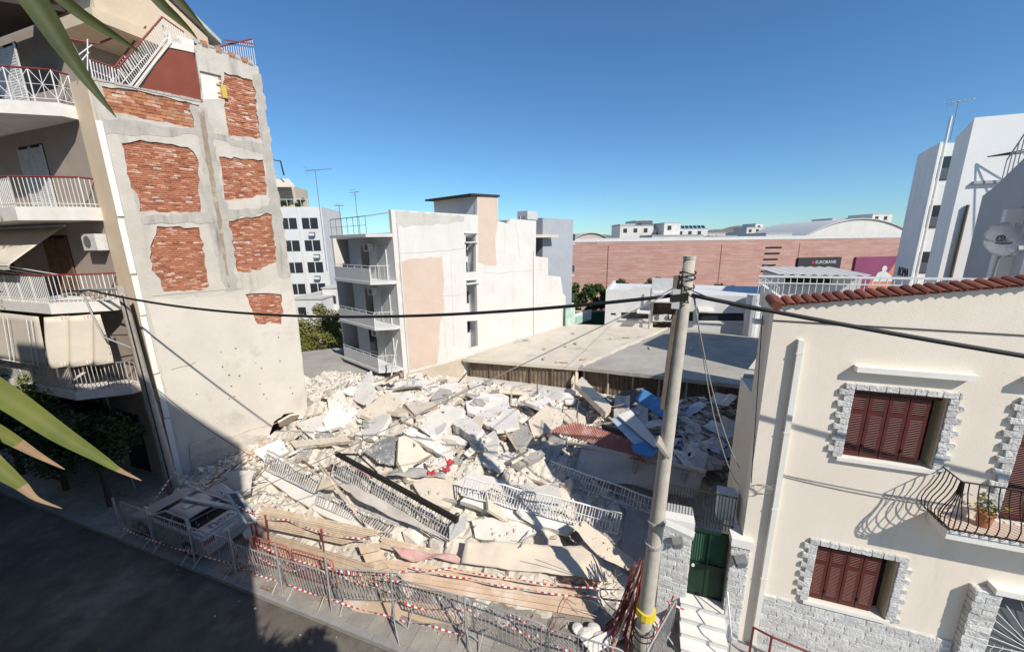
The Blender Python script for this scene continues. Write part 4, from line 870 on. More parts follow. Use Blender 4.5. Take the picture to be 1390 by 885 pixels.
# garages with corrugated fronts
def roofpoly(px, z): return [g(x, y, z) for x, y in px]
ps = roofpoly(((628, 487), (787, 499), (905, 445), (760, 439)), .7); o_ = S(-14.5, 15.6, -2.2)
ga = thing('garage', 'low garage with pale dusty flat roof and rusty corrugated front', 'garage', o_)
MB().prism([p-o_ for p in ps], (0, 0, -.22)).build('roof', 'flat_roof', ga, fix=True)
ps2 = roofpoly(((786, 498), (1040, 526), (1060, 462), (906, 444)), .76); o2 = S(-6.3, 16, -2.2)
gb2 = thing('garage', 'low garage with darker grey flat roof partly in shadow', 'garage', o2)
MB().prism([p-o2 for p in ps2], (0, 0, -.24)).build('roof', 'flat_roof_grey', gb2, fix=True)
def corr(parent, o_, u0_, u1_, n_, z0, z1):
    b = MB(); c = []; N_ = int((u1_-u0_)/.07)
    for i in range(N_+1): c.append((u0_+i*.07, n_+(.0, .035, .035, .0)[i % 4]))
    b.sheet([[S(u, n, z0)-o_ for u, n in c], [S(u, n, z1)-o_ for u, n in c]]); return tag(b.build('corrugated_front', 'sheet_rust', parent, fix=True), kind='stuff')
corr(ga, o_, -14.4, -6.6, 16.1, -2.2, .5); corr(gb2, o2, -6.2, 4.5, 16.7, -2.2, .5)
for k in range(6): p = S(-14.3+k*1.55, 15.98, -2.2)-o_; q = S(-14.3+k*1.55, 15.98, .5)-o_; rod('post', ga, p, q, .05, 'wood_dark')
rod('beam', ga, S(-14.5, 15.95, .42)-o_, S(-6.5, 16.2, .42)-o_, .06, 'wood_dark')
for k in range(7): p = S(-6.0+k*1.6, 16.5, -2.2)-o2; q = S(-6.0+k*1.6, 16.5, .5)-o2; rod('post', gb2, p, q, .07, 'conc_band')
b = MB(); a_, c_ = S(-6.9, 15.6, -1.6)-o_, S(-6.2, 16.4, .2)-o_; b.obox((a_+c_)/2, (c_-a_).normalized()*.45, UH*.06, ZH*.95); b.build('pier', 'slab_cream', ga)
b = MB(); N2 = 22
lip = catenary(g(905, 446, .8), g(790, 497, .8), .0, N2); r_ = random.Random(6)
b.tube([p+V((r_.uniform(-.08, .08), r_.uniform(-.08, .08), r_.uniform(0, .04))) for p in lip], .1, 5); b.build('roof_lip', 'flat_roof', ga, off=o_)
dbr = random.Random(8)
for i in range(16):
    x, y = dbr.uniform(700, 960), dbr.uniform(452, 492); p = g(x, y, .8)
    if y > 445+(905-x)*.46+6 or x < 880:
        t = thing('roof_debris', 'small scrap of debris lying on the garage roofs', 'debris', p, dbr.uniform(0, 3), 'scraps on the garage roofs'); MB().obox((0, 0, .02), (dbr.uniform(.1, .35), 0, 0), (0, dbr.uniform(.04, .1), 0), (0, 0, .035)).build('scrap', dbr.choice(['flat_roof', 'slab_grey', 'wood']), t)
sw = thing('wire_hoop', 'bent wire frame left on the pale garage roof', 'frame', g(700, 467, .71)); b = MB(); b.tube([(0, 0, 0), (0, 0, .35), (1.2, .2, .35), (1.2, .2, 0)], .02, 5); b.tube([(0, .5, 0), (0, .5, .3), (1.2, .7, .3)], .02, 5); b.build('frame', 'dusty_metal', sw)
# low white building with strip windows
NWB = 29.8; A_ = fac(820, 456, NWB); B_ = fac(1075, 460, NWB); zt = fac(822, 393, NWB).z
wb = sthing('white_workshop', 'low white flat roofed workshop with strip windows and canopies', 'building', A_.x, NWB, -2.3)
L_ = B_.x-A_.x; zz = lambda x, y: fac(x, y, NWB).z+2.3; xx = lambda x, y: fac(x, y, NWB).x-A_.x
H_ = zt+2.3
wins = [(843, 424, 880, 433), (948, 425, 1010, 436), (935, 423, 941, 436), (829, 425, 836, 428)]
alc = (886, 411, 916, 452)
hs = [[(xx(a, d), zz(a, d)), (xx(c, d), zz(c, d)), (xx(c, b_), zz(c, b_)), (xx(a, b_), zz(a, b_))] for a, b_, c, d in wins+[alc]]
b = MB(); b.holes([(0, 0), (L_, 0), (L_, H_-.25), (xx(885, 405), H_-.25), (xx(885, 405), H_+.35), (xx(858, 400), H_+.35), (xx(858, 400), H_), (0, H_)], hs, lambda a, z, d: (a, d, z), .3); b.build('wall', 'bg_white2', wb, fix=True)
box('roof', 'bg_white2', wb, 0, L_, .3, 9, H_-.6, H_-.35); box('side_wall', 'bg_white2', wb, 0, .25, .3, 9, 0, H_-.02)
for h_ in hs[:4]: box('window', 'glass_dark', wb, h_[0][0], h_[1][0], .2, .25, h_[0][1], h_[2][1])
box('alcove', 'sheet_rust', wb, hs[4][0][0]-.1, hs[4][1][0]+.1, 1.0, 1.1, 0, hs[4][2][1]+.3)
for (x0, y0, x1) in ((865, 420, 882), (947, 418, 968), (884, 405, 918)):
    a, c = xx(x0, y0), xx(x1, y0); z_ = zz(x0, y0); b = MB(); b.prism([(a, -.0, z_+.1), (a, -1.1, z_-.1), (a, -1.1, z_-.2), (a, 0, z_)], (c-a, 0, 0)); b.build('canopy', 'bg_white', wb, fix=True)
for s_ in range(2): box('sill', 'pale_grey', wb, hs[s_][0][0]-.2, hs[s_][1][0]+.2, -.15, 0, hs[s_][0][1]-.12, hs[s_][0][1]-.02)
for i, x in enumerate((893, 907)): ac_unit('air_conditioner', ('pale air conditioner in the workshop alcove by the grey pole', 'pale air conditioner in the workshop alcove, farther from the grey pole')[i], S(A_.x+xx(x, 432), NWB+.2, zz(x, 432)-2.3-.3), AN, 1.15, 'workshop air conditioners')
pp_ = sthing('workshop_pole', 'thin grey metal pole before the white workshop', 'pole', A_.x+xx(880, 455), NWB-.5, .7); rod('shaft', pp_, (0, 0, 0), (0, 0, 3.9), .09, 'galv')
gb3 = sthing('roof_block', 'small grey block on the workshop roof behind', 'roof block', A_.x+xx(885, 400), NWB+3, H_-2.3-.36); box('block', 'pale_grey', gb3, 0, 3.4, 0, 2, 0, 1.1)
tk = sthing('water_tank', 'white round water tank at the workshop corner by the cream house', 'tank', A_.x+xx(1021, 400), NWB-.8, 0); MB().tube([(0, 0, 0), (0, 0, fac(1021, 398, NWB).z)], .55, 14).build('drum', 'bg_white2', tk, smooth=False)
# mural wall and green hoarding
k_ = cw(768, 440); mw = thing('mural_wall', 'low wall with teal mural at the end of the garage roof', 'wall', P0+CDr*(kend+.3)+CNr*.02, CA); box('panel', 'mural', mw, -.8, .9, -.35, -.25, .5, 2.7); box('coping', 'bg_white2', mw, .95, 4.6, -.2, .0, .5, 1.6); box('mural_strip', 'mural', mw, 1.0, 3.5, -.22, -.2, .6, 1.3)
hd = thing('street_hoarding', 'dark green hoarding along the street beyond the garages', 'fence', at(770, 437, 44)-ZH*0, 0); p = at(770, 437, 44); q = at(850, 437, 44)
MB().box(0, q.x-p.x, 0, .1, -1.5, 1.2).build('board', 'green_hoard', hd); MB().box(0, q.x-p.x, -.05, .15, 1.2, 1.35).build('cap_rail', 'bg_tan', hd)
# street trees behind
for i, (x, y, Y, w_) in enumerate(((778, 384, 46, 1.0), (806, 379, 45, 1.35), (845, 378, 52, 1.3), (888, 376, 52, 1.2), (984, 381, 52, 1.25), (763, 392, 47, .8), (826, 388, 49, .9))):
    p = at(x, y, Y); h_ = p.z+2.3
    tree('clipped_tree', ('dark green tree at the end of the white apartment wall','tallest dark green tree beside the white workshop','treetop showing over the workshop roof beside the tall tree','treetop showing over the workshop grey roof block','treetop showing over the workshop roof beyond the concrete pole','slim dark tree tucked against the grey building','small tree between the tallest tree and workshop corner')[i], (p.x, p.y, -2.3), h_, (w_, w_, 2.3 if i in (0, 1, 5) else 1.4), 3000, .19, 'leaf_green', 90+i, 'street trees before the pink stone wall', .12)
# ------------------------------------------------------------------ pink stone clad mall
mA, mB_ = at(762, 333, 58), at(1260, 322, 65); mdir = (V((mB_.x, mB_.y, 0))-V((mA.x, mA.y, 0))); mL = mdir.length; mang = math.atan2(mdir.y, mdir.x); mdir.normalize(); mN = V((-mdir.y, mdir.x, 0)); mo_ = V((mA.x, mA.y, -2.4))
clad('clad_mall', (.37, .195, .155), (.43, .255, .21), (.32, .18, .145), 2.6, .42, mang)
ml = thing('clad_hall', 'long hall clad in pink stone courses with advertising boards', 'building', mo_, mang)
def mp(x, y): p = onplane(x, y, mo_, mN); return ((p-mo_).dot(mdir), p.z+2.4)
mz = mp(1000, 326)[1]
box('wall', 'clad_mall', ml, 0, mL, 0, .8, 0, mz); box('parapet', 'pale_grey', ml, -1, mL, .5, 14, mz-.1, mz+.55); box('coping', 'pale_grey', ml, 0, mL, -.05, .5, mz+.002, mz+.1)
for x in (825, 978, 1083): k, z = mp(x, 350); box('joint', 'tile_red', ml, k-.06, k+.06, -.02, 0, 1, mz-.6)
for i in range(6): k0_, z0_ = mp(1039-i*1.6, 336.5+i*8); k1_, _ = mp(1061-i*1.6, 336); box('louvre', 'dark', ml, k0_, k1_, -.03, .0, z0_-.14, z0_+.14)
def board(name, x0, y0, x1, y1, mt, lab, d=.35):
    k0_, z0_ = mp(x0, y0); k1_, z1_ = mp(x1, y1); o = thing(name, lab, 'billboard', mo_+mdir*k0_-mN*d+ZH*z1_, mang); box('panel', mt, o, 0, k1_-k0_, 0, d, 0, z0_-z1_); return o, k1_-k0_, z0_-z1_
o, W_, Hh = board('billboard', 1082, 350, 1136, 372, 'poster_dark', 'black billboard with white lettering on the pink stone wall')
textmesh('lettering', 'EUROBANK', .72, 'poster_pale', o, Matrix.Translation((W_*.64, -.03, Hh*.72)) @ Matrix.Rotation(math.pi/2, 4, 'X'), .02)
MB().tube([(W_*.34, -.02, Hh*.72), (W_*.34, -.05, Hh*.72)], .26, 12).build('emblem', 'red_paint', o)
o, W_, Hh = board('billboard', 1160, 349, 1222, 395, 'poster_purple', 'purple and orange poster with a pale robed figure on pink wall')
b = MB(); b.add([(W_*.62, -.02, Hh*.45), (W_*.8, -.02, Hh*.98), (W_*.99, -.02, Hh*.98), (W_*.84, -.02, Hh*.45)], [(0, 1, 2, 3)]); b.add([(W_*.3, -.02, .3), (W_*.85, -.02, .3), (W_*.8, -.02, Hh*.4), (W_*.34, -.02, Hh*.4)], [(0, 1, 2, 3)]); b.build('orange_print', 'poster_orange', o)
b = MB(); b.prism([(W_*.38, -.04, Hh*.3), (W_*.45, -.04, Hh*.55), (W_*.54, -.04, Hh*.6), (W_*.6, -.04, Hh*.58), (W_*.72, -.04, Hh*.45), (W_*.76, -.04, Hh*.3)], (0, .01, 0)); b.tube([(W_*.56, -.05, Hh*.66), (W_*.56, -.04, Hh*.66)], .5, 12); b.build('figure_print', 'poster_pale', o)
# curved white roofs and skyline above the hall
def arch(name, x0, x1, ytop, ybase, Y, mt, lab):
    a, c, t = at(x0, ybase, Y), at(x1, ybase, Y), at((x0+x1)/2, ytop, Y); L = (c.x-a.x); h_ = t.z-a.z; o = thing(name, lab, 'building', (a.x, a.y, -2.4)); base = a.z+2.4
    pts = [(L*i/20, 0, base+h_*(1-(2*i/20-1)**2)) for i in range(21)]+[(L, 0, 0), (0, 0, 0)]
    MB().prism(pts, (0, 22, 0)).build('hall', mt, o, fix=True)
    pts = [(L*i/20, -.3, base+.05+h_*(1-(2*i/20-1)**2)) for i in range(21)]; b = MB(); b.sheet([pts, [(p[0], 22.3, p[2]) for p in pts]], -.25); b.build('curved_roof', 'pale_grey', o); return o
arch('vaulted_hall', 1085, 1245, 298, 326, 92, 'bg_white', 'large white vaulted hall roof rising behind the pink stone wall')
arch('vaulted_hall', 772, 832, 317, 331, 88, 'bg_tan', 'small beige vaulted roof beyond the grey building')
SK = [(842, 307, 887, 324, 95, 'bg_white'), (862, 300, 886, 308, 97, 'glass_grey'), (842, 305, 862, 311, 96, 'pale_grey'), (887, 311, 903, 324, 96, 'bg_white2'), (902, 303, 924, 324, 92, 'bg_white'), (918, 311, 961, 324, 104, 'bg_white2'), (1014, 309, 1052, 326, 135, 'bg_white'), (1026, 304, 1036, 312, 140, 'bg_white2'), (998, 316, 1016, 326, 150, 'bg_white2'), (955, 317, 985, 327, 112, 'bg_stain'), (885, 320, 955, 328, 84, 'bg_stain'), (1055, 314, 1092, 326, 160, 'bg_white2'), (1185, 291, 1212, 302, 110, 'bg_white'), (1130, 297, 1190, 303, 118, 'bg_white2'), (968, 321, 1000, 328, 86, 'pale_grey'), (1040, 317, 1075, 327, 88, 'pale_grey')]
SKL = ['white flat roofed block beside the glazed roof terrace', 'glazed rooftop room on the skyline', 'low terrace block at the end of the skyline roofs', 'narrow white block between two larger skyline roofs', 'cubic white stair tower on the skyline', 'long low white roof with solar panels', 'white block below the far hills', 'small white stair tower below the far hills', 'faint low white house left of the hill block', 'grey weathered roof house in the skyline', 'long grey weathered roof behind the pink hall', 'pale distant block beside the vaulted hall', 'white rooftop box above the vaulted hall', 'long white roof strip above the vaulted hall', 'low pale roof unit on the pink hall', 'low pale roof unit near the vaulted hall']
for (x0, y0, x1, y1, Y, mt), lab in zip(SK, SKL):
    a, c = at(x0, y0, Y), at(x1, y0, Y); o = thing('skyline_building', lab, 'building', (a.x, a.y, -2.4)); wd = c.x-a.x; hh = a.z+2.4
    box('wall', mt, o, 0, wd, 0, 8, 0, hh); box('roof_edge', 'pale_grey', o, -.1, wd+.1, -.1, 8.1, hh, hh+.12)
    for k in range(int(wd/2.6)): box('window', 'glass_dark', o, .8+k*2.5, 1.7+k*2.5, -.05, 0, hh-1.6, hh-.6)
    if 'solar' in lab:
        for k in range(7): MB().obox((1+k*1.1, 1, hh+.5), (.45, 0, 0), (0, .4, .35), (0, -.02, .02)).build('solar_panel', 'solar', o)
# ------------------------------------------------------------------ office block and small houses at the gap by the party wall
oY = 53; oa, oc = at(330, 330, oY), at(437, 330, oY); ztop = at(420, 280, oY).z
ofc = thing('office_block', 'white office block with rows of dark windows and rooftop garden', 'building', (oa.x, oa.y, -2.3), math.radians(6))
wd = (oc-oa).length; box('wall', 'bg_white2', ofc, 0, wd-.0, 0, 8, 0, ztop+2.3)
for r in range(6):
    for c_ in range(4):
        x1 = wd-.7-c_*2.75; z0 = ztop+2.3-2.9-r*3.0; fr2 = box('window', 'glass_dark', ofc, x1-2.05, x1, -.04, .0, z0, z0+1.45)
        box('mullion', 'bg_white2', fr2, x1-1.08, x1-.98, -.07, -.04, z0, z0+1.45)
        if (r*3+c_) % 3 != 1: a_ = box('air_conditioner', 'ac_grille', ofc, x1-1.2+.3*(r % 2), x1-.5+.3*(r % 2), -.45, -.0, z0-1.0, z0-.45); box('case', 'ac_white', a_, x1-1.2+.3*(r % 2), x1-.5+.3*(r % 2), -.47, -.45, z0-.95, z0-.6)
    box('pilaster', 'bg_white2', ofc, wd-3.2-r*.0, wd-3.05, -.08-.001*r, 0, 0, ztop+2.3) if r == 0 else None
zt2 = ztop+2.3
for k in range(9): rod('roof_rail', ofc, (wd-9+k*.9, .3, zt2), (wd-9+k*.9, .3, zt2+1.0), .03, 'white_metal')
rod('roof_rail', ofc, (wd-9, .3, zt2+1.0), (wd-1.7, .3, zt2+1.0), .04, 'white_metal')
box('penthouse', 'bg_beige', ofc, wd-12, wd-4.2, 2.5, 7, zt2, zt2+3.0); b = MB(); b.prism([(wd-12, .4, zt2+2.6), (wd-3.2, .4, zt2+2.6), (wd-5.0, 3.0, zt2+4.0), (wd-12, 3.0, zt2+4.0)], (0, 0, .1)); b.build('roof_awning', 'awning', ofc, fix=True)
b = MB(); crown(b, (wd-3.2, 1, zt2+.9), (.7, .5, .8), 500, .16, random.Random(2), 8); crown(b, (wd-6, 1.2, zt2+.7), (1.8, .5, .8), 700, .16, random.Random(3), 10); b.build('roof_plants', 'leaf_green', ofc)
MB().tube([(wd-6.3, 1, zt2+3.5), (wd-6.3, 1, zt2+6.2), (wd-4.9, 1, zt2+6.0), (wd-4.7, 1, zt2+4.2)], .1, 6).build('roof_frame', 'iron_black', ofc)
GP = [(436, 342, 500, 420, 80, 'bg_beige', 'beige house with small windows far behind the balconies', 3), (437, 392, 475, 425, 47, 'bg_white2', 'small white house below the office block', 1), (395, 407, 436, 425, 44, 'bg_white2', 'low white annex at the foot of the office block', 1), (452, 378, 480, 430, 60, 'bg_white', 'pale house with railed terrace in the gap', 2)]
for x0, y0, x1, y1, Y, mt, lab, rw in GP:
    a, c = at(x0, y0, Y), at(x1, y0, Y); o = thing('small_house', lab, 'house', (a.x, a.y, -2.4)); wd = c.x-a.x; hh = a.z+2.4; box('wall', mt, o, 0, wd, 0, 7, 0, hh); box('roof_edge', 'bg_stain', o, -.1, wd+.1, -.1, 7.1, hh, hh+.15)
    for r in range(rw):
        for k in range(max(1, int(wd/2.4))): box('window', 'glass_dark', o, .7+k*2.3, 1.6+k*2.3, -.05, 0, hh-1.9-r*2.8, hh-.9-r*2.8)
p = g(428, 478, .0); tree('olive_tree', 'sunlit olive coloured bushy tree between party wall and white balconies', (p.x-1.0, p.y+5, -2.2), at(425, 408, p.y+5).z+2.2, (3.3, 2.4, 2.5), 7500, .13, 'leaf_olive', 33, None, .16)
p = g(470, 482, .8); tree('olive_shrub', 'low olive shrub on the edge of the flat roof', (p.x-2.5, p.y+1.6, .7), 1.6, (1.3, .8, .7), 1300, .1, 'leaf_olive', 34, None, .05)
# ------------------------------------------------------------------ right: tower and shaded neighbour
E1, E2, E3, E4 = at(1230, 287, 31), at(1257, 283, 27), at(1279, 270, 20.5), at(1300, 260, 17.2)
tw = thing('tower_block', 'tall white tower block with slim fins and stacked dark windows', 'building', V((E2.x, E2.y, -2.3)))
oo = V((E2.x, E2.y, -2.3)); f2 = lambda p: V((p.x-oo.x, p.y-oo.y, 0))
zA, zB = at(1274, 193, 27).z+2.3, at(1321, 160, 17.2).z+2.3
MB().prism([f2(E1), f2(E2), f2(E2)+UH*.12, f2(E1)+UH*3+NH*2], (0, 0, zA)).build('fin', 'tower_white', tw, fix=True)
MB().prism([f2(E2)+UH*.12+NH*.5, f2(E2)+UH*9+NH*.5, f2(E2)+UH*9+NH*6, f2(E1)+UH*3+NH*2.01], (0, 0, zA-.02)).build('wall', 'tower_white', tw, fix=True)
MB().prism([f2(E3), f2(E4), f2(E4)+UH*14, f2(E4)+UH*14+NH*4, f2(E3)+UH*2.5+NH*1.5], (0, 0, zB)).build('fin', 'tower_white', tw, fix=True)
for r in range(5):
    z0 = at(1283, 229, 27.3).z+2.3-r*3.15; c_ = f2(E2)+UH*.62+NH*.48; wv = MB().obox(c_+ZH*z0, UH*.42, NH*.03, ZH*.75).build('window', 'glass_dark', tw); MB().obox(c_+ZH*(z0-.35)-NH*.04, UH*.38, NH*.02, ZH*.35).build('pane', 'glass_grey', wv)
c_ = f2(E4)-NH*.08+UH*.4; rod('downpipe', tw, c_, c_+ZH*(zB-3.5), .06, 'sheet_rust'); MB().obox(f2(E4)+UH*7-NH*.06+ZH*(zB-2.6), UH*6.6, NH*.06, ZH*.06).build('string_course', 'tower_grey', tw)
for k in range(3): b = MB(); b.tube(catenary(f2(E4)+UH*.6-NH*.15+ZH*(zB-1.6), f2(E4)+UH*9-NH*(3+k)+ZH*(zB+.2-k*.7), .15, 10), .02, 4); b.build('cable', 'cable', tw)
p = at(1290, 190, 26.5); antenna('tv antenna on a thin tilted mast above the tower block', (p.x, p.y, zA-2.32), at(1300, 138, 26.5).z-zA+2.3, 5, 1.3, -.2)
rod('flue', tw, f2(E2)+UH*.42+NH*.3, f2(E2)+UH*.42+NH*.3+ZH*(zA+1.6), .08, 'white_metal')
# graffiti on the fin
fd = (f2(E2)-f2(E1)).normalized(); rotm = Matrix((fd, ZH, fd.cross(ZH))).transposed().to_4x4(); gpt = onplane(1226, 370, E2, fd.cross(ZH))-oo+fd.cross(ZH)*.03
textmesh('graffiti', 'ROMA', .95, 'graffiti', tw, Matrix.Translation(gpt) @ rotm, .01)
# shaded neighbour
Na, Nb = at(1318, 330, 14.5), at(1440, 300, 9.5); nd = V((Nb.x-Na.x, Nb.y-Na.y, 0)); nL = nd.length; nd.normalize(); nn_ = V((-nd.y, nd.x, 0)); nO = V((Na.x, Na.y, 0))
nb = thing('neighbour_house', 'shaded grey walled house behind the cream house terrace', 'house', nO, math.atan2(nd.y, nd.x))
def npx(x, y): p = onplane(x, y, nO, nn_); return ((p-nO).dot(nd), p.z)
pts = [npx(*q) for q in ((1335, 266), (1352, 252), (1358, 246), (1392, 213), (1440, 170))]
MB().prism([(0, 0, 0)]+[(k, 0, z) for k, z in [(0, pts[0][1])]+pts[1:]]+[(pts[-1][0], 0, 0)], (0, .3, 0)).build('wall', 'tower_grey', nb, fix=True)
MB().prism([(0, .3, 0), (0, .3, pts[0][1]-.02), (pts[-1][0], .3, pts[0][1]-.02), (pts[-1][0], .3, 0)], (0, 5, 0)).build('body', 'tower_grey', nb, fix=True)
for k in range(7): kk = pts[1][0]+k*.35; rod('terrace_bar', nb, (kk, .1, pts[1][1]+k*.18), (kk, .1, pts[1][1]+.8+k*.22), .015, 'iron_grey')
rod('terrace_rail', nb, (pts[1][0], .1, pts[1][1]+.8), (pts[1][0]+2.4, .1, pts[1][1]+2.35), .02, 'iron_grey')
box('white_pier', 'bg_white2', nb, npx(1378, 320)[0], npx(1384, 320)[0], -.35, .0, 0, npx(1380, 285)[1])
dc = onplane(1367, 325, nO-nn_*.9, nn_); ds = thing('satellite_dish', 'grey satellite dish with dark emblem on the shaded terrace', 'satellite dish', dc); b = MB(); rings = []
ax = (V((-.45, -.8, .35))).normalized(); ex = ax.cross(ZH).normalized(); ey = ex.cross(ax)
for k in range(5):
    r = .46*k/4; rings.append([ex*(r*.92*math.cos(t))+ey*(r*math.sin(t))-ax*(.12*(1-(k/4)**2)) for t in [i*math.pi/12 for i in range(25)]])
b.sheet(rings, .012); b.build('dish', 'bg_grey', ds, smooth=True)
rod('lnb_arm', ds, -ey*.45, ax*.45-ey*.42, .015, 'iron_grey'); MB().obox(ax*.45-ey*.4, ex*.04, ey*.05, ax*.06).build('lnb', 'iron_grey', ds); rod('mast', ds, -ax*.13, V((-ax*.25).to_tuple())-ZH*1.6, .03, 'iron_grey')
b = MB(); b.tube([ex*.05+ey*.08+ax*(-.085)+(ex*math.cos(t)+ey*math.sin(t))*.055 for t in [i*.4 for i in range(17)]], .016, 5); b.build('emblem', 'black_plastic', ds)
b = MB(); b.obox(-ey*.05-ax*.095, ex*.14, ey*.014, ax*.01); b.build('emblem_bar', 'black_plastic', ds)
# corrugated canopy shed on the roof behind
sN = 5.0; a, c, t_ = fac(1052, 400, sN), fac(1138, 400, sN), fac(1052, 372, sN); sh = sthing('roof_shed', 'grey shed with wavy white roof edge behind the terrace railing', 'shed', a.x, sN, 7.2)
box('wall', 'pale_grey', sh, .25, c.x-a.x+.6, .3, 2.5, 0, t_.z-7.2-.1); box('opening', 'dark', sh, .3, c.x-a.x-.1, .26, .3, t_.z-7.2-.32, t_.z-7.2-.1)
cs = [[(i*.05, y, t_.z-7.2+.02*math.sin(i*1.2)+.02*y) for i in range(int((c.x-a.x+.7)/.05))] for y in (-.1, 2.6)]; MB().sheet(cs, .01).build('wavy_roof', 'bg_white', sh)
# ================================================================== THE COLLAPSED HOUSE
from mathutils import noise
hb = MB(); grid = []; du = .13; r_ = random.Random(21)
def hfine(u, n):
    z = hsurf(u, n); m_ = min(1, max(.15, (z+.2)/.8)) if n < 8 else 1.0
    m_ *= .45 if n > 13 else 1
    z += m_*(.24*noise.noise(V((u*.9, n*.9, 1)))+.2*noise.noise(V((u*2.3, n*2.3, 5)))+.09*noise.noise(V((u*5.5, n*5.5, 9))))
    c = noise.cell(V((u*2.6, n*2.6, 3))); return z+m_*.14*(c-.5)
uu = [-21.5+i*du for i in range(int(23.5/du))]; nn2 = [-2.3+j*du for j in range(int(19/du))]
def okrub(u, n):
    k = (n-LN)/WD.y
    if n < 4.7 and u < LU+WD.x*k-.05+0*u: return False
    return not (u > -1.6 and n < .6)
hb.sheet([[V((u, n, hfine(u, n) if okrub(u, n) else -1.2)) for u in uu] for n in nn2])
ho = hb.build('rubble_heap', 'rubble', off=None, fix=False); ho.location = S(0, 0); ho.rotation_euler.z = AN; tag(ho, 'pale dusty heap of rubble from the collapsed house', kind='stuff')
# fine rubble, too small to pick apart
fb = MB(); fg = MB(); variants = [unit_mesh('chunk%d' % i, 'rubble_chunk') for i in range(9)]
vd = [([v.co.copy() for v in me.vertices], [tuple(p.vertices) for p in me.polygons]) for me in variants]
def scatter(b, u, n, s, lift=0.0):
    vs, fs = vd[r_.randrange(9)]; q = Matrix.Rotation(r_.uniform(0, 6.3), 3, 'Z') @ Matrix.Rotation(r_.uniform(-.8, .8), 3, 'X') @ Matrix.Rotation(r_.uniform(-.8, .8), 3, 'Y')
    c = V((u, n, hfine(u, n)+s*.12+lift)); b.add([c+(q @ v)*s for v in vs], fs)
for i in range(15000):
    u, n = r_.uniform(-20.5, -1.2), r_.uniform(-1.0, 14.5)
    if not okrub(u-.2, n): continue
    if n < 1.2 and r_.random() < .65: continue
    s = .04+.16*(r_.random()**2.6)*(1.0 if n < 7 else 1.3); scatter(fg if r_.random() < .3 else fb, u, n, s)
for b, mt in ((fb, 'rubble_chunk'), (fg, 'rubble_grey')):
    o = b.build('fine_rubble', mt); o.location = S(0, 0); o.rotation_euler.z = AN; tag(o, 'crumbled pale masonry strewn over the heap' if mt == 'rubble_chunk' else 'grey concrete crumbs strewn over the heap', kind='stuff')
# larger chunks, each on its own
cnt = 0
while cnt < 380:
    u, n = r_.uniform(-19.5, -2.6), r_.uniform(-.3, 14)
    if not okrub(u-.3, n): continue
    s = .22+.45*r_.random()**2; kind = r_.random(); mt = 'rubble_chunk' if kind < .74 else ('rubble_grey' if kind < .9 else 'brick_chunk')
    o = bpy.data.objects.new('concrete_chunk' if mt != 'brick_chunk' else 'brick_lump', unit_mesh('chunk%d' % r_.randrange(9), mt)); col.objects.link(o)
    o.location = S(u, n, hfine(u, n)+.06*s); o.scale = (s*r_.uniform(.8, 1.5), s, s*r_.uniform(.6, 1)); o.rotation_euler = (r_.uniform(-.6, .6), r_.uniform(-.6, .6), r_.uniform(0, 6))
    if mt == 'rubble_chunk': tag(o, 'pale broken masonry chunk lying loose on the rubble heap', 'rubble', 'pale chunks on the rubble heap')
    elif mt == 'rubble_grey': tag(o, 'grey broken concrete chunk lying loose on the rubble heap', 'rubble', 'grey chunks on the rubble heap')
    else: tag(o, 'reddish lump of broken brickwork lying on the rubble heap', 'rubble', 'brick lumps on the rubble heap')
    cnt += 1
# ------------------------------------------------------------------ slabs traced on the heap
def fitplane(P):
    c = sum(P, V())/len(P); nn = V()
    for a, b in zip(P, P[1:]+P[:1]): nn += (a-c).cross(b-c)
    nn.normalize(); return c, (nn if nn.z > 0 else -nn)
def planar(px, lifts, zabs=False):
    P = [(g(x, y, l) if zabs else rub(x, y, l)) for (x, y), l in zip(px, lifts)]
    c, nn = fitplane(P); Q = []
    for (x, y), p in zip(px, P):
        d = ray(x, y); dn = d.dot(nn)
        q = C0+d*((c-C0).dot(nn)/dn) if abs(dn) > .15 else p
        Q.append(q if (q-p).length < 1.2 else p)
    return c, nn, Q
CH = MB(); rc = random.Random(77)
def chips(Q, nn, k):
    for _ in range(k):
        a, b, c = rc.sample(Q, 3); x, y = rc.random(), rc.random()
        if x+y > 1: x, y = 1-x, 1-y
        p = a+(b-a)*x+(c-a)*y; vs, fs = vd[rc.randrange(9)]; s_ = .03+.13*rc.random()**3; M_ = Matrix.Rotation(rc.uniform(0, 6), 3, V((rc.random(), rc.random(), rc.random()+.1))); CH.add([p+nn*s_*.2+(M_ @ v)*s_ for v in vs], fs)
def slab(name, lab, px, lift, th, mt, cat='slab', amp=.03, group=None, zabs=False, seed=0):
    lifts = lift if isinstance(lift, (list, tuple)) else [lift]*len(px)
    c, nn, Q = planar(px, lifts, zabs); r = random.Random(len(lab)+seed); out = []
    e1 = (Q[1]-Q[0]).normalized(); e2 = nn.cross(e1)
    for a, b in zip(Q, Q[1:]+Q[:1]):
        n_ = max(1, int((b-a).length/.22))
        for i in range(n_): out.append(a.lerp(b, i/n_)+(e1*r.uniform(-amp, amp)+e2*r.uniform(-amp, amp))*(1 if i else .3))
    o_ = V((c.x, c.y, min(p.z for p in out)-th)); b = MB(); b.prism([p-o_ for p in out], -nn*th); o = b.build(name, mt, fix=True); o.location = o_
    if not zabs and cat == 'slab' and amp > .02: chips(Q, nn, 26)
    return tag(o, lab, cat, group)
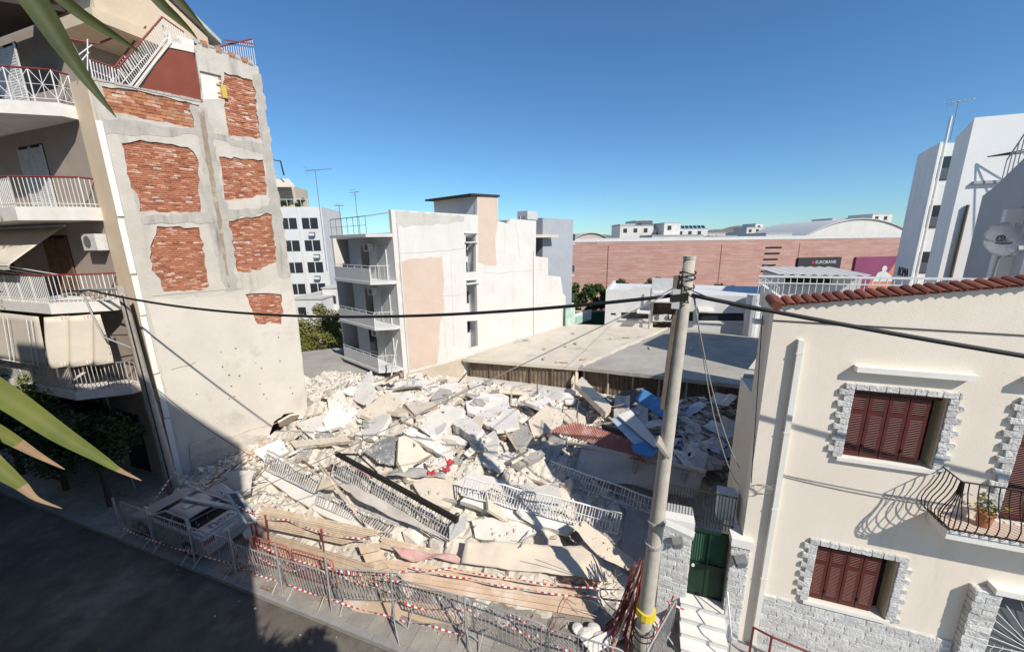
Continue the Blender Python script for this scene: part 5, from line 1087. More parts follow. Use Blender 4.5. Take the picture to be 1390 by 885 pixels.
SL = [('broken_slab', 'big white broken slab standing up below the white apartment wall', [(474, 541), (491, 519), (503, 503), (509, 537), (496, 550)], [.1, .5, .9, .5, .1], .12, 'slab_white'),
 ('broken_slab', 'tan grey tilted slab with a pointed top on the heap', [(482, 563), (501, 549), (527, 531), (544, 543), (527, 566), (508, 577)], [.1, .4, .7, .6, .2, .1], .14, 'slab_cream'),
 ('broken_slab', 'white sheet like slab beside the party wall end', [(444, 543), (461, 527), (477, 553), (463, 569), (449, 572)], [.2, .5, .4, .15, .1], .08, 'slab_white'),
 ('broken_slab', 'large flat white slab lying in the middle of the heap', [(646, 558), (660, 533), (700, 549), (705, 580), (674, 584), (643, 568)], .3, .14, 'slab_white'),
 ('concrete_block', 'pale block with dark brown end sunk in the heap', [(615, 575), (631, 562), (657, 584), (643, 594)], .42, .3, 'slab_white'),
 ('broken_slab', 'narrow pale panel propped across the middle rubble', [(636, 620), (668, 596), (658, 591), (629, 615)], [.3, .5, .5, .3], .05, 'slab_white'),
 ('metal_plate', 'large dark grey scuffed plate lying on the heap', [(494, 613), (513, 599), (544, 588), (564, 603), (551, 621), (544, 633), (513, 628)], [.25, .35, .5, .45, .3, .25, .25], .05, 'plate_dark'),
 ('broken_beam', 'long white beam fallen beside the dark grey plate', [(546, 586), (556, 579), (615, 611), (605, 620)], [.5, .5, .4, .4], .2, 'slab_white'),
 ('broken_slab', 'small white slab with red cloth tucked at its corners', [(577, 627), (603, 619), (606, 628), (582, 640)], .35, .08, 'slab_white'),
 ('broken_beam', 'pale beam lying above the fallen railings by the wall', [(394, 599), (470, 591), (476, 598), (400, 607)], .3, .16, 'slab_cream'),
 ('broken_slab', 'wide pale floor slab sloping down to the rusty garage front', [(575, 533), (632, 508), (785, 529), (764, 546), (700, 548), (655, 538)], .12, .15, 'slab_white'),
 ('broken_slab', 'white slab half in shade leaning above the crushed car', [(292, 668), (302, 641), (341, 638), (336, 668), (313, 681)], [.5, 1.0, .95, .6, .4], .12, 'slab_white'),
 ('broken_beam', 'cream beam standing slanted against the garages', [(781, 521), (790, 511), (830, 551), (822, 559)], [.9, 1.0, 1.2, 1.1], .28, 'slab_cream'),
 ('broken_slab', 'tan slab tilted beside the red tiled roof', [(717, 570), (742, 550), (767, 562), (762, 577), (742, 585), (725, 595)], [.4, .7, .8, .6, .5, .3], .12, 'slab_cream'),
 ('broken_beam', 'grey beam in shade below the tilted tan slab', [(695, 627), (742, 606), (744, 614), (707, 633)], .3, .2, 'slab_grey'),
 ('broken_slab', 'bent tan panel hanging from the end of the fallen balcony', [(776, 714), (792, 706), (868, 766), (860, 775), (812, 754)], [1.0, 1.2, .7, .6, .8], .05, 'tarp'),
 ('broken_slab', 'pale cracked slab in the centre front of the heap', [(612, 660), (640, 640), (700, 655), (720, 672), (655, 690)], .15, .16, 'slab_white'),
 ('broken_slab', 'pale pink tinged slab above the fallen railings', [(560, 655), (600, 640), (625, 660), (610, 690), (575, 680)], .25, .14, 'slab_cream'),
 ('broken_slab', 'white tilted slab beneath the white apartment corner', [(520, 530), (556, 527), (566, 538), (545, 548)], .25, .12, 'slab_white'),
 ('broken_slab', 'thin pale slab near the broken plinth wall', [(545, 548), (590, 545), (600, 560), (565, 570)], .2, .1, 'slab_cream'),
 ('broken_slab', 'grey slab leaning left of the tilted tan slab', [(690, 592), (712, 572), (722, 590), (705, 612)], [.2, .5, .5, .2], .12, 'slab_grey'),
 ('broken_slab', 'flat white slab right of the large flat slab', [(712, 548), (745, 538), (758, 552), (730, 566)], .2, .12, 'slab_white'),
 ('broken_slab', 'white slab at the foot of the party wall hole', [(400, 575), (440, 562), (452, 580), (420, 592)], .2, .14, 'slab_white'),
 ('broken_slab', 'cream slab below the tilted tan grey slab', [(505, 580), (540, 572), (552, 586), (520, 596)], .2, .12, 'slab_cream'),
 ('broken_slab', 'pale slab leaning on the party wall base beside the hole', [(345, 612), (380, 596), (392, 612), (360, 628)], [.5, .6, .3, .2], .12, 'slab_white'),
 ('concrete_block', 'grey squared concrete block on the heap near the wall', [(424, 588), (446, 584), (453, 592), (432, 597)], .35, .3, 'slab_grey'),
 ('broken_slab', 'pale slab lying under the long white fallen beam', [(575, 600), (612, 594), (628, 606), (598, 614)], .15, .1, 'slab_cream'),
 ('broken_slab', 'white slab by the grey beam in shade', [(655, 628), (690, 612), (706, 624), (676, 640)], .22, .12, 'slab_white'),
 ('broken_slab', 'white ragged slab at the front under the fallen balcony', [(640, 705), (690, 700), (730, 722), (700, 738), (645, 730)], .2, .14, 'slab_white'),
 ('broken_slab', 'pale slab at the end of the long fallen railing', [(560, 690), (585, 680), (600, 695), (580, 706)], .15, .1, 'slab_white')]
for i, q in enumerate(SL): slab(*q, seed=i)
tag(CH.build('slab_crumbs', 'rubble_chunk'), 'small pale crumbs lying on top of the broken slabs', kind='stuff')
# random thin shards
for i in range(85):
    u, n = r_.uniform(-17.5, -3.2), r_.uniform(.8, 13); s = .25+.85*r_.random()**1.8; o = MB(); pts = [V((math.cos(t)*s*r_.uniform(.5, 1), math.sin(t)*s*r_.uniform(.35, .9), 0)) for t in (0, 1.1, 2.2, 3.3, 4.4, 5.4)]
    o.prism(pts, (0, 0, -.09)); ob = o.build('slab_shard', r_.choice(['slab_white', 'slab_white', 'slab_cream', 'slab_grey']), fix=True); ob.location = S(u, n, hfine(u, n)+.14+.18*s); ob.rotation_euler = (r_.uniform(-.6, .6), r_.uniform(-.6, .6), r_.uniform(0, 6)); tag(ob, 'thin flat shard of broken slab lying tilted on the heap', 'slab', 'thin slab shards on the heap')
for i in range(16):
    u, n = r_.uniform(-15.5, -5.5), r_.uniform(1.5, 11); s = r_.uniform(.8, 1.35); o = MB(); pts = [V((math.cos(t)*s*r_.uniform(.75, 1), math.sin(t)*s*r_.uniform(.5, .85), 0)) for t in (0, .9, 1.9, 2.8, 3.7, 4.6, 5.5)]
    o.prism(pts, (0, 0, -.16)); ob = o.build('floor_plate', r_.choice(['slab_white', 'slab_white', 'slab_cream']), fix=True); tx, ty = r_.uniform(-.15, .55), r_.uniform(-.45, .3); ob.location = S(u, n, hfine(u, n)+.12+.4*s*max(abs(tx), abs(ty))); ob.rotation_euler = (tx, ty, r_.uniform(0, 6)); tag(ob, 'large thick broken floor plate lying tilted on the heap', 'slab', 'large floor plates on the heap')
# splintered timbers and pipes
for i in range(110):
    u, n = r_.uniform(-17, -3), r_.uniform(.5, 12); L = r_.uniform(.5, 1.6); t = r_.uniform(0, 6.3); p = S(u, n, hfine(u, n)+.12); d = V((math.cos(t), math.sin(t), r_.uniform(-.1, .35)))*L
    mt, nm, lab = r_.choice([('wood', 'timber', 'splintered pale timber sticking out of the rubble'), ('wood_dark', 'timber', 'dark splintered timber sticking out of the rubble'), ('dusty_metal', 'metal_pipe', 'bent dusty metal pipe lying in the rubble')])
    o = bpy.data.objects.new(nm, unit_mesh('flat' if 'wood' in mt else 'rod', mt)); col.objects.link(o); w_ = .035 if 'wood' in mt else .018
    o.matrix_basis = Matrix.Translation(p) @ d.to_track_quat('Z', 'Y').to_matrix().to_4x4() @ Matrix.Diagonal((w_, w_*.7, L, 1)); tag(o, lab, 'timber' if 'wood' in mt else 'pipe', {'wood': 'pale timbers in the rubble', 'wood_dark': 'dark timbers in the rubble', 'dusty_metal': 'pipes in the rubble'}[mt])
# ------------------------------------------------------------------ fallen balconies with railings
def fallen(lab, slabpx, slift, th, A0, A1, B0, B1, la, lb2, nb_, mt='dusty_metal', smat='slab_white', mids=0, name='fallen_balcony', zabs=False, r=.014):
    PP = (lambda q, l: g(*q, l)) if zabs else (lambda q, l: rub(*q, l))
    a0, a1, b0_, b1 = PP(A0, la), PP(A1, la), PP(B0, lb2), PP(B1, lb2); o_ = V(b0_); t = thing(name, lab, 'balcony', o_)
    if slabpx:
        c, nn, Q = planar(slabpx, slift if isinstance(slift, list) else [slift]*len(slabpx), zabs); out = []; r2 = random.Random(nb_)
        for p, q in zip(Q, Q[1:]+Q[:1]):
            n_ = max(1, int((q-p).length/.25)); out += [p.lerp(q, i/n_)+V((r2.uniform(-.02, .02), r2.uniform(-.02, .02), 0)) for i in range(n_)]
        b = MB(); b.prism([p-o_ for p in out], -nn*th); b.build('floor_slab', smat, t, fix=True)
    bend = random.Random(nb_+3); sag = [.0]+[bend.uniform(-.04, .04) for _ in range(7)]+[0]
    def P(s_, e0, e1): i = min(7, int(s_*8)); f = s_*8-i; return e0.lerp(e1, s_)+ZH*(sag[i]*(1-f)+sag[i+1]*f)-o_
    for e0, e1, nm, rr_ in ((a0, a1, 'top_rail', .026), (b0_, b1, 'bottom_rail', .02)): MB().tube([P(i/8, e0, e1) for i in range(9)], rr_, 6).build(nm, mt, t)
    for k in range(mids): f = (k+1)/(mids+1); MB().tube([P(i/8, b0_.lerp(a0, f), b1.lerp(a1, f)) for i in range(9)], .012, 5).build('mid_rail', mt, t)
    for i in range(nb_+1):
        s_ = i/nb_
        if bend.random() < .06 and 0 < i < nb_: continue
        rod('bar', t, P(s_, b0_, b1), P(min(1, max(0, s_+bend.uniform(-.006, .006))), a0, a1), r if i % 10 else r*1.6, mt)
    return t
t1 = fallen('grey railing fallen flat beside the party wall base', [(352, 641), (367, 637), (433, 671), (509, 717), (501, 729), (421, 690), (386, 668)], .25, .18, (363, 611), (436, 646), (357, 636), (427, 668), .75, .4, 26)
t2 = fallen('longest grey railing with dark awning bar slanting down the heap', None, 0, 0, (457, 617), (620, 708), (450, 642), (609, 732), .95, .4, 50, 'dusty_metal', mids=1)
o_ = t2.location; a_, b_ = rub(456, 615, 1.0)-o_, rub(621, 706, 1.0)-o_; MB().obox((a_+b_)/2, (b_-a_)/2, (b_-a_).cross(ZH).normalized()*.05, ZH*.07).build('awning_bar', 'iron_black', t2)
rod('awning_arm', t2, rub(458, 616, 1.0)-o_, rub(486, 617, .9)-o_, .035, 'iron_black'); rod('awning_arm', t2, rub(486, 617, .9)-o_, rub(512, 641, .8)-o_, .025, 'iron_black')
P = [rub(610, 715, .9), rub(634, 699, .9), rub(632, 718, .4), rub(610, 736, .35)]; b = MB(); b.prism([p-o_ for p in P], (P[1]-P[0]).cross(P[2]-P[0]).normalized()*.03); b.build('end_plate', 'pale_grey', t2, fix=True)
t3 = fallen('short shaded railing under the twisted awning cloth', None, 0, 0, (432, 668), (541, 711), (428, 684), (523, 729), .55, .2, 32, 'dusty_metal')
t4 = fallen('white railed balcony fallen across the centre of the heap', [(624, 679), (640, 666), (700, 684), (792, 709), (772, 723), (690, 703)], .45, .2, (633, 647), (844, 697), (626, 671), (838, 724), 1.25, .75, 52, 'white_metal', mids=1)
t5 = fallen('white railing below the big sagging awning of the tiled house', [(732, 645), (745, 636), (830, 664), (800, 684)], .55, .2, (747, 625), (890, 678), (736, 643), (888, 698), 1.35, .75, 36, 'white_metal', mids=1, zabs=True)
# more pieces of mangled rail near the top
for px, lab in ((((408, 607), (426, 603), (418, 620), (398, 622)), 'crumpled piece of grey mesh beside the first railing'), (((690, 660), (720, 655), (735, 668), (700, 672)), 'crumpled piece of white mesh on the fallen balcony')):
    t = thing('mesh_scrap', lab, 'scrap', rub(*px[0], .3)); o_ = t.location; c = [rub(*p, .5)-o_ for p in px]
    for i in range(9): rod('wire', t, c[0].lerp(c[1], i/8), c[3].lerp(c[2], i/8), .01, 'dusty_metal')
    for i in range(6): rod('wire', t, c[0].lerp(c[3], i/5), c[1].lerp(c[2], i/5), .01, 'dusty_metal')
# ------------------------------------------------------------------ cloths and awnings
def cloth(name, lab, quad, lifts, mt, nx=16, ny=8, amp=.06, seed=0, zabs=False, cat='awning'):
    P = [(g(x, y, l) if zabs else rub(x, y, l)) for (x, y), l in zip(quad, lifts)]; o_ = V((P[0].x, P[0].y, min(p.z for p in P)-.05)); G = []
    for j in range(ny+1):
        row = []
        for i in range(nx+1):
            s_, t_ = i/nx, j/ny; p = P[0].lerp(P[1], s_).lerp(P[3].lerp(P[2], s_), t_); q = p*1.7+V((seed*3.1, 0, 0))
            row.append(p-o_+ZH*(amp*noise.noise(q)+amp*.6*noise.noise(q*2.6)+amp*.5*math.sin(s_*9+t_*4+seed)))
        G.append(row)
    b = MB(); b.sheet(G, .008); o = b.build(name, mt, smooth=True); o.location = o_; return tag(o, lab, cat)
cloth('awning_cloth', 'cream awning cloth folded like a tent over the first railing', [(440, 642), (448, 648), (458, 664), (428, 666)], [.95, .9, .55, .5], 'tarp', 8, 6, .04, 1)
cloth('awning_cloth', 'long narrow twisted cream cloth crossing the fallen railings', [(424, 617), (440, 634), (502, 721), (470, 683)], [.9, .95, .5, .7], 'tarp', 18, 4, .05, 2)
cloth('awning_cloth', 'wide torn cream cloth draped below the longest railing', [(448, 645), (524, 680), (608, 735), (486, 680)], [.7, .6, .4, .5], 'awning_old', 20, 8, .07, 3)
cloth('tarpaulin', 'large cream tarpaulin spread over the front of the heap', [(632, 733), (796, 741), (832, 789), (626, 764)], [.55, .55, .5, .5], 'tarp', 28, 10, .05, 4, cat='tarpaulin')
cloth('pink_fabric', 'strip of pink torn fabric along the foot of the heap', [(531, 742), (618, 752), (634, 762), (545, 757)], [.45, .45, .45, .4], 'pink_cloth', 24, 5, .09, 5, cat='fabric')
for i, (x, y) in enumerate(((580, 640), (600, 634), (604, 624))): cloth('red_fabric', ('red rag under the small white slab', 'red rag bunched right of the small white slab', 'red rag behind the small white slab')[i], [(x, y), (x+10, y-2), (x+12, y+6), (x+1, y+6)], [.35, .4, .3, .3], 'red_cloth', 6, 5, .08, 6+i, cat='fabric')
cloth('grey_sheet', 'crumpled pale grey sheet beside the dark grey plate', [(540, 632), (600, 640), (606, 650), (520, 646)], [.35, .35, .3, .3], 'slab_grey', 18, 6, .07, 9, cat='sheet')
# ------------------------------------------------------------------ boards at the front left
def boards(lab, quad, zs_, n_, seed, mt='wood', th=.03):
    P = [g(x, y, z) for (x, y), z in zip(quad, zs_)]; o_ = V((P[3].x, P[3].y, 0)); t = thing('board_pile', lab, 'boards', o_); r = random.Random(seed)
    nn = (P[1]-P[0]).cross(P[3]-P[0]).normalized(); nn = nn if nn.z > 0 else -nn
    for i in range(n_):
        a, b = i/n_+.006, (i+1)/n_-.006; e0, e1 = r.uniform(-.04, .05), r.uniform(-.05, .06); lf = nn*r.uniform(0, .035)
        q = [P[0].lerp(P[3], a), P[1].lerp(P[2], a), P[1].lerp(P[2], b), P[0].lerp(P[3], b)]; d = (q[1]-q[0]).normalized()
        q = [q[0]+d*e0, q[1]+d*e1, q[2]+d*e1, q[3]+d*e0]; MB().prism([p-o_+lf for p in q], -nn*th).build('plank', mt, t, fix=True)
    return t
boards('upper pile of pale weathered planks fallen beside the car', [(356, 686), (522, 721), (466, 739), (344, 713)], (1.05, .95, .62, .66), 11, 1)
boards('lower pile of pale planks sloping down to the crowd barriers', [(344, 717), (506, 767), (499, 797), (352, 745)], (.62, .55, .14, .14), 12, 2)
boards('tan plywood boards lying flat behind the crowd barriers', [(514, 757), (792, 796), (808, 840), (556, 796)], (.5, .42, .2, .22), 5, 6, 'slab_tan', .035)
boards('short upright tan boards at the end of the plank piles', [(487, 740), (511, 736), (536, 782), (506, 791)], (.75, .75, .25, .2), 4, 3)
boards('loose pale boards scattered past the plank piles', [(520, 728), (600, 748), (590, 760), (512, 742)], (.75, .65, .55, .6), 5, 4)
slab('soil_patch', 'orange brown patch of wet soil under the crowd barriers', [(462, 812), (548, 812), (640, 832), (640, 850), (560, 842), (480, 828)], [.10]*6, .03, 'slab_tan', 'soil', zabs=True)
# ------------------------------------------------------------------ collapsed tiled house on the right
th_ = thing('collapsed_house', 'collapsed low house with red tiled roof sheet and sagging front', 'house', S(-3.6, 3.2, 0)); o_ = th_.location
q = [g(743, 584, 1.75), g(781, 573, 2.1), g(900, 612, 2.05), g(885, 627, 1.68)]
TX, TY = 30, 12; G = []
for j in range(TY*3+1):
    row = []
    for i in range(TX*4+1):
        s_, t_ = i/(TX*4), j/(TY*3); p = q[0].lerp(q[3], s_).lerp(q[1].lerp(q[2], s_), t_); row.append(p-o_+ZH*(.045*math.cos(i*math.pi/2)+.05*((j % 3)/-2.)+.05*math.sin(s_*5)))
    G.append(row)
b = MB(); b.sheet(G, .012); tag(b.build('tiled_roof', 'tile_sheet', th_), kind='stuff')
a_, c_ = g(770, 600, 1.68)-o_, g(958, 640, 1.62)-o_; MB().obox((a_+c_)/2, (c_-a_)/2, (c_-a_).cross(ZH).normalized()*.05, ZH*.05).build('gutter', 'slab_cream', th_)
for (x, y, z) in ((758, 600, 1.55), (800, 610, 1.55), (862, 628, 1.55), (930, 640, 1.55)): p = g(x, y, z)-o_; rod('post', th_, V((p.x, p.y, -.2)), p, .09, 'slab_grey')
for px, zs_, mt in ((((760, 640), (900, 690), (905, 720), (760, 690)), (.35, .35, .2, .2), 'slab_grey'), (((850, 690), (905, 700), (905, 790), (840, 770)), (.5, .4, .2, .3), 'slab_grey'), (((790, 625), (955, 655), (950, 700), (800, 660)), (.6, .5, .35, .5), 'slab_grey')):
    c, nn, Q = planar(px, zs_, True); b = MB(); b.prism([p-o_ for p in Q], -nn*.14); b.build('floor_piece', mt, th_, fix=True)
P_ = [S(-3.8, 6.6, -.3), S(-.1, 5.8, -.3)]; b = MB(); b.prism([P_[0]-o_, P_[1]-o_, P_[1]-o_+ZH*1.6, P_[0]-o_+ZH*1.8], NH*.2); b.build('back_wall', 'interior', th_, fix=True)
cloth('sagging_awning', 'big pale awning sagging from the collapsed tiled house', [(790, 606), (957, 642), (944, 676), (778, 646)], [1.63, 1.55, .8, .85], 'awning_old', 34, 12, .07, 11, True)
cloth('sagging_awning', 'small pale awning flap at the corner of the tiled roof', [(744, 587), (770, 600), (752, 626), (742, 618)], [1.65, 1.65, 1.15, 1.15], 'awning_old', 8, 6, .05, 12, True)
G = []
# blue sheets, frames and junk behind the tiled roof
slab('blue_sheet', 'bright blue metal sheet lying behind the tiled roof', [(862, 541), (872, 527), (907, 547), (909, 572), (898, 566)], [1.2, 1.45, 1.4, 1.15, 1.15], .04, 'blue_sheet', 'sheet', zabs=True, amp=.01)
slab('blue_sheet', 'pale blue striped awning sheet slanting over the tiled roof', [(829, 569), (858, 558), (898, 604), (886, 619), (858, 600)], [2.14, 2.2, 2.1, 2.05, 2.1], .03, 'blue_white', 'sheet', zabs=True, amp=.01)
slab('blue_sheet', 'crumpled blue plastic sheet at the foot of the striped awning sheet', [(857, 604), (880, 597), (896, 608), (884, 620), (860, 614)], [2.14, 2.16, 2.12, 2.1, 2.12], .03, 'blue_sheet', 'sheet', zabs=True, amp=.03)
slab('long_board', 'long white panel slanting beside the blue sheets', [(838, 563), (856, 556), (898, 606), (888, 606)], [2.3, 2.36, 2.24, 2.2], .04, 'slab_white', 'board', zabs=True, amp=.01)
slab('blue_sheet', 'blue sheet fallen right of the concrete pole by the cream house', [(922, 597), (945, 580), (958, 592), (948, 610), (925, 612)], [1.0, 1.25, 1.25, .95, .85], .04, 'blue_white', 'sheet', zabs=True, amp=.02)
slab('blue_sheet', 'pale blue basin like sheet near the cream house side wall', [(963, 573), (985, 569), (990, 577), (972, 583)], [1.0, 1.0, .95, .95], .12, 'blue_white', 'sheet', zabs=True, amp=.02)
slab('brown_panel', 'rust brown panel leaning by the blue sheets', [(932, 607), (943, 598), (954, 612), (952, 628), (936, 622)], [1.3, 1.5, 1.4, 1.05, 1.05], .05, 'tile_sheet', 'panel', zabs=True, amp=.01)
slab('roof_sheet', 'brown sloping roof sheet below the garage front', [(822, 552), (846, 530), (874, 526), (866, 541), (842, 560)], [1.2, 1.4, 1.4, 1.1, 1.1], .05, 'sheet_rust', 'sheet', zabs=True, amp=.01)
r_ = random.Random(31)
for i in range(130):
    x, y = r_.uniform(815, 990), r_.uniform(545, 640)
    if x < 905 and y > 585: x += 85; y = min(y, 630)
    z = r_.uniform(.5, 1.2); p = g(x, y, z); L = r_.uniform(.4, 1.5); t = r_.uniform(0, 6.3); d = V((math.cos(t), math.sin(t)*.6, r_.uniform(-.3, .3)))*L
    mt, nm, lab, gr = r_.choice([('blue_white', 'frame_bar', 'pale blue frame bar tangled behind the tiled roof', 'blue bars behind the tiled roof'), ('dusty_metal', 'frame_bar', 'grey metal bar tangled behind the tiled roof', 'grey bars behind the tiled roof'), ('wood', 'lath', 'thin pale lath tangled behind the tiled roof', 'laths behind the tiled roof'), ('wood_dark', 'lath', 'dark lath tangled behind the tiled roof', 'dark laths behind the tiled roof')])
    o = bpy.data.objects.new(nm, unit_mesh('flat', mt)); col.objects.link(o); o.matrix_basis = Matrix.Translation(p-d*.5) @ d.to_track_quat('Z', 'Y').to_matrix().to_4x4() @ Matrix.Diagonal((r_.choice((.025, .035, .06)), .02, L, 1)); tag(o, lab, 'bar' if 'bar' in nm else 'lath', gr)
for i in range(40):
    x, y = r_.uniform(835, 988), r_.uniform(540, 632)
    if x < 905 and y > 582: x += 85
    p = g(x, y, r_.uniform(.95, 1.5)); s = r_.uniform(.3, .75); mt, lab, gr = r_.choice([('blue_white', 'small pale blue sheet crumpled behind the tiled roof', 'small blue sheets'), ('pale_grey', 'small grey metal sheet crumpled behind the tiled roof', 'small grey sheets'), ('slab_white', 'small white board dumped behind the tiled roof', 'small white boards'), ('dusty_metal', 'bent dusty sheet of metal behind the tiled roof', 'bent dusty sheets')])
    b = MB(); G = [[V((s*(ii/4-.5)*1.8, s*(jj/3-.5), s*.25*noise.noise(V((ii*.6+i, jj*.6, i))))) for ii in range(5)] for jj in range(4)]; b.sheet(G, .01); o = b.build('scrap_sheet', mt); o.location = p; o.rotation_euler = (r_.uniform(-.7, .7), r_.uniform(-.7, .7), r_.uniform(0, 6)); tag(o, lab, 'sheet', gr)
# heap of dark junk under it
b = MB()
for i in range(900):
    x, y = r_.uniform(800, 995), r_.uniform(540, 650); p = g(x, y, r_.uniform(.0, 1.0)); vs, fs = vd[r_.randrange(9)]; s = r_.uniform(.08, .4); M_ = Matrix.Rotation(r_.uniform(0, 6), 3, V((r_.random(), r_.random(), r_.random()+.1))); b.add([p+(M_ @ v)*s for v in vs], fs)
tag(b.build('junk_heap', 'rubble_grey'), 'grey heap of broken household junk behind the tiled roof', kind='stuff')
# corner column stub and thin steel post by the white building
ps_ = thing('steel_post', 'leaning grey steel post at the white apartment corner', 'post', rub(528, 524)); q = at(539, 462, 21.5)-ps_.location; rod('post', ps_, (0, 0, -.2), q, .05, 'dusty_metal')
# thin chair frame by the beam
cf = thing('chair_frame', 'rusty thin metal chair frame standing on the heap by the beam', 'chair frame', rub(770, 568, .2)); 
for p, q in (((-.3, 0, 0), (-.1, .1, .9)), ((.4, 0, 0), (.5, .1, .9)), ((-.1, .1, .9), (.5, .1, .9)), ((-.2, 0, .45), (.45, 0, .45)), ((-.3, -.4, 0), (-.2, 0, .45)), ((.4, -.4, 0), (.45, 0, .45))): rod('tube', cf, p, q, .02, 'sheet_rust')

# crumbs and dust on the road and pavement
b = MB(); rq = random.Random(14)
for i in range(1100):
    u = rq.uniform(-19, -1.8); n = -2.0+rq.gauss(.4, .55); n = max(-6.5, n); z = .1 if n > -2.6 else .0
    if -2.78 < n < -2.58: continue
    vs, fs = vd[rq.randrange(9)]; s = .015+.06*rq.random()**3; c = V((u, n, z+s*.2)); M_ = Matrix.Rotation(rq.uniform(0, 6), 3, 'Z'); b.add([c+(M_ @ v)*s for v in vs], fs)
o = b.build('road_crumbs', 'rubble_chunk'); o.location = S(0, 0); o.rotation_euler.z = AN; tag(o, 'small crumbs of masonry scattered over pavement and road', kind='stuff')
# ================================================================== POLES, CABLES
pb = toS(g(868, 900)); pu, pn = pb.x, pb.y
tp = toS(onplane(936, 352, S(0, pn), NH)); topv = V((tp.x-pu, 0, tp.z))
cp_ = sthing('utility_pole', 'tall pale concrete utility pole standing before the collapsed tiled house', 'pole', pu, pn)
MB().tube([topv*(i/10) for i in range(11)], .165, 14, .092).build('shaft', 'pole_conc', cp_, smooth=True)
on = lambda x, y: (lambda q: V((q.x-pu, 0, q.z)))(toS(onplane(x, y, S(0, pn-.1), NH)))
MB().tube([topv, topv+V((0, 0, .05))], .1, 12).build('cap', 'pole_conc', cp_)
cpn = topv.z
axis = lambda z: topv*(z/cpn)
for z in (cpn-.3, cpn-.22, cpn-.45): MB().tube([axis(z)+V((.125*math.cos(t), .125*math.sin(t), .02*math.sin(t*2))) for t in [i*.42 for i in range(16)]], .012, 5).build('wire_band', 'iron_black', cp_)
MB().obox(axis(cpn-.4)+V((-.16, -.05, 0)), (.05, 0, 0), (0, .05, 0), (0, 0, .13)).build('insulator_box', 'sheet_rust', cp_)
MB().obox(axis(cpn-.55)+V((-.15, -.12, -.1)), (.06, 0, 0), (0, .05, 0), (0, 0, .16)).build('clamp', 'pale_grey', cp_)
MB().obox(axis(cpn-.62)+V((-.1, -.14, 0)), (.14, 0, .02), (0, .04, 0), (0, 0, .06)).build('bracket', 'iron_black', cp_)
for k in range(5): MB().tube(catenary(axis(cpn-.25-.08*k)+V((-.14, -.1, 0)), axis(cpn-.72-.07*k)+V((.16-.1*k, -.14, .1)), .1+.04*k, 10), .01, 4).build('jumper_wire', 'cable', cp_)
# cable riser plank on the left of the pole
MB().bar(axis(6.0)+V((-.15, -.02, 0)), axis(8.0)+V((-.125, -.02, 0)), .09, .07).build('riser', 'sheet_rust', cp_)
MB().obox(axis(5.3)+V((-.06, -.15, 0)), (.12, .03, -.16), (.02, .1, .02), (.02, 0, .015)).build('side_board', 'pole_old', cp_)
# street lamp on the pole
lm_ = axis(3.65); rod('lamp_arm', cp_, lm_+V((.05, -.05, .0)), lm_+V((.3, -.2, .08)), .02, 'galv'); MB().obox(lm_+V((.38, -.25, .08)), (.24, -.05, -.03), (.02, .08, 0), (.005, 0, .035)).build('lamp_head', 'ac_white', cp_)
for z in (3.6, 3.1, 1.0): MB().tube([axis(z)+V((0, 0, -.02)), axis(z)+V((0, 0, .03))], .2-.0105*z*1.0+.008, 12).build('band', 'galv' if z > 2 else 'pole_old', cp_)
MB().tube([axis(1.32), axis(1.5)], .198, 14).build('yellow_band', 'yellow', cp_)
for z in (1.0, .85, .6): MB().tube([axis(z)+V((.21*math.cos(t), .21*math.sin(t), .03*math.sin(t))) for t in [i*.4 for i in range(17)]], .012, 4).build('binding_wire', 'iron_black', cp_)
PT = S(pu, pn)+UH*topv.x+ZH*(cpn-.58)
def wire(name, lab, p, q, sag, r, mt='cable', n=28, end=None):
    pts = catenary(p, q, sag, n); o_ = V(pts[0]); b = MB(); b.tube([x-o_ for x in pts], r, 6); o = b.build(name, mt, smooth=True); o.location = o_; return tag(o, lab, 'cable')
LT = LPT-ZH*.15
wire('overhead_cable', 'thick black overhead cable strung between the two street poles', PT, LT-UH*1.2-NH*.25, .62, .034)
q = fac(1390, 473, pn-.1); RT_ = S(q.x, q.y, q.z); wire('overhead_cable', 'thick black overhead cable crossing before the cream house', PT, PT.lerp(RT_, 2.0), .1, .036)
wire('overhead_cable', 'black overhead cable running from the old lamp pole along the balconies', LT-UH*1.2-NH*.25, S(-34, -2.6, 8.2), .35, .03)
wire('overhead_cable', 'second thin cable sagging along the balcony awnings', LT-ZH*1.5, S(-34, -2.2, 6.2), .3, .018)
wire('service_wire', 'thin wire from the concrete pole to the house gutter corner', PT+ZH*.1, S(-.15, 0, 7.65), .08, .012)
wire('service_wire', 'thin slack wire hanging from the concrete pole to house side', PT+UH*.1, S(-.3, .3, 4.2), .35, .010, 'wire_pale')
wire('service_wire', 'second thin slack wire beside the house side wall', PT+UH*.1+ZH*.1, S(-.2, .6, 3.6), .55, .009, 'wire_pale')
wire('fallen_wire', 'long thin wire slanting from the concrete pole down to the crushed car', PT+ZH*.1-UH*.1, S(-16.2, -2.7, .35), .05, .011, 'wire_pale')
wire('service_wire', 'thin wire down the party wall corner to the pavement', S(LU+.1, LN-.3, 4.3), S(-15.5, .6, 1.2), .25, .010, 'cable')
wire('service_wire', 'thin black wire from the pole top to the white workshop pole', PT+ZH*.25, S(A_.x+xx(880, 455), NWB-.5, 4.3), .3, .014)
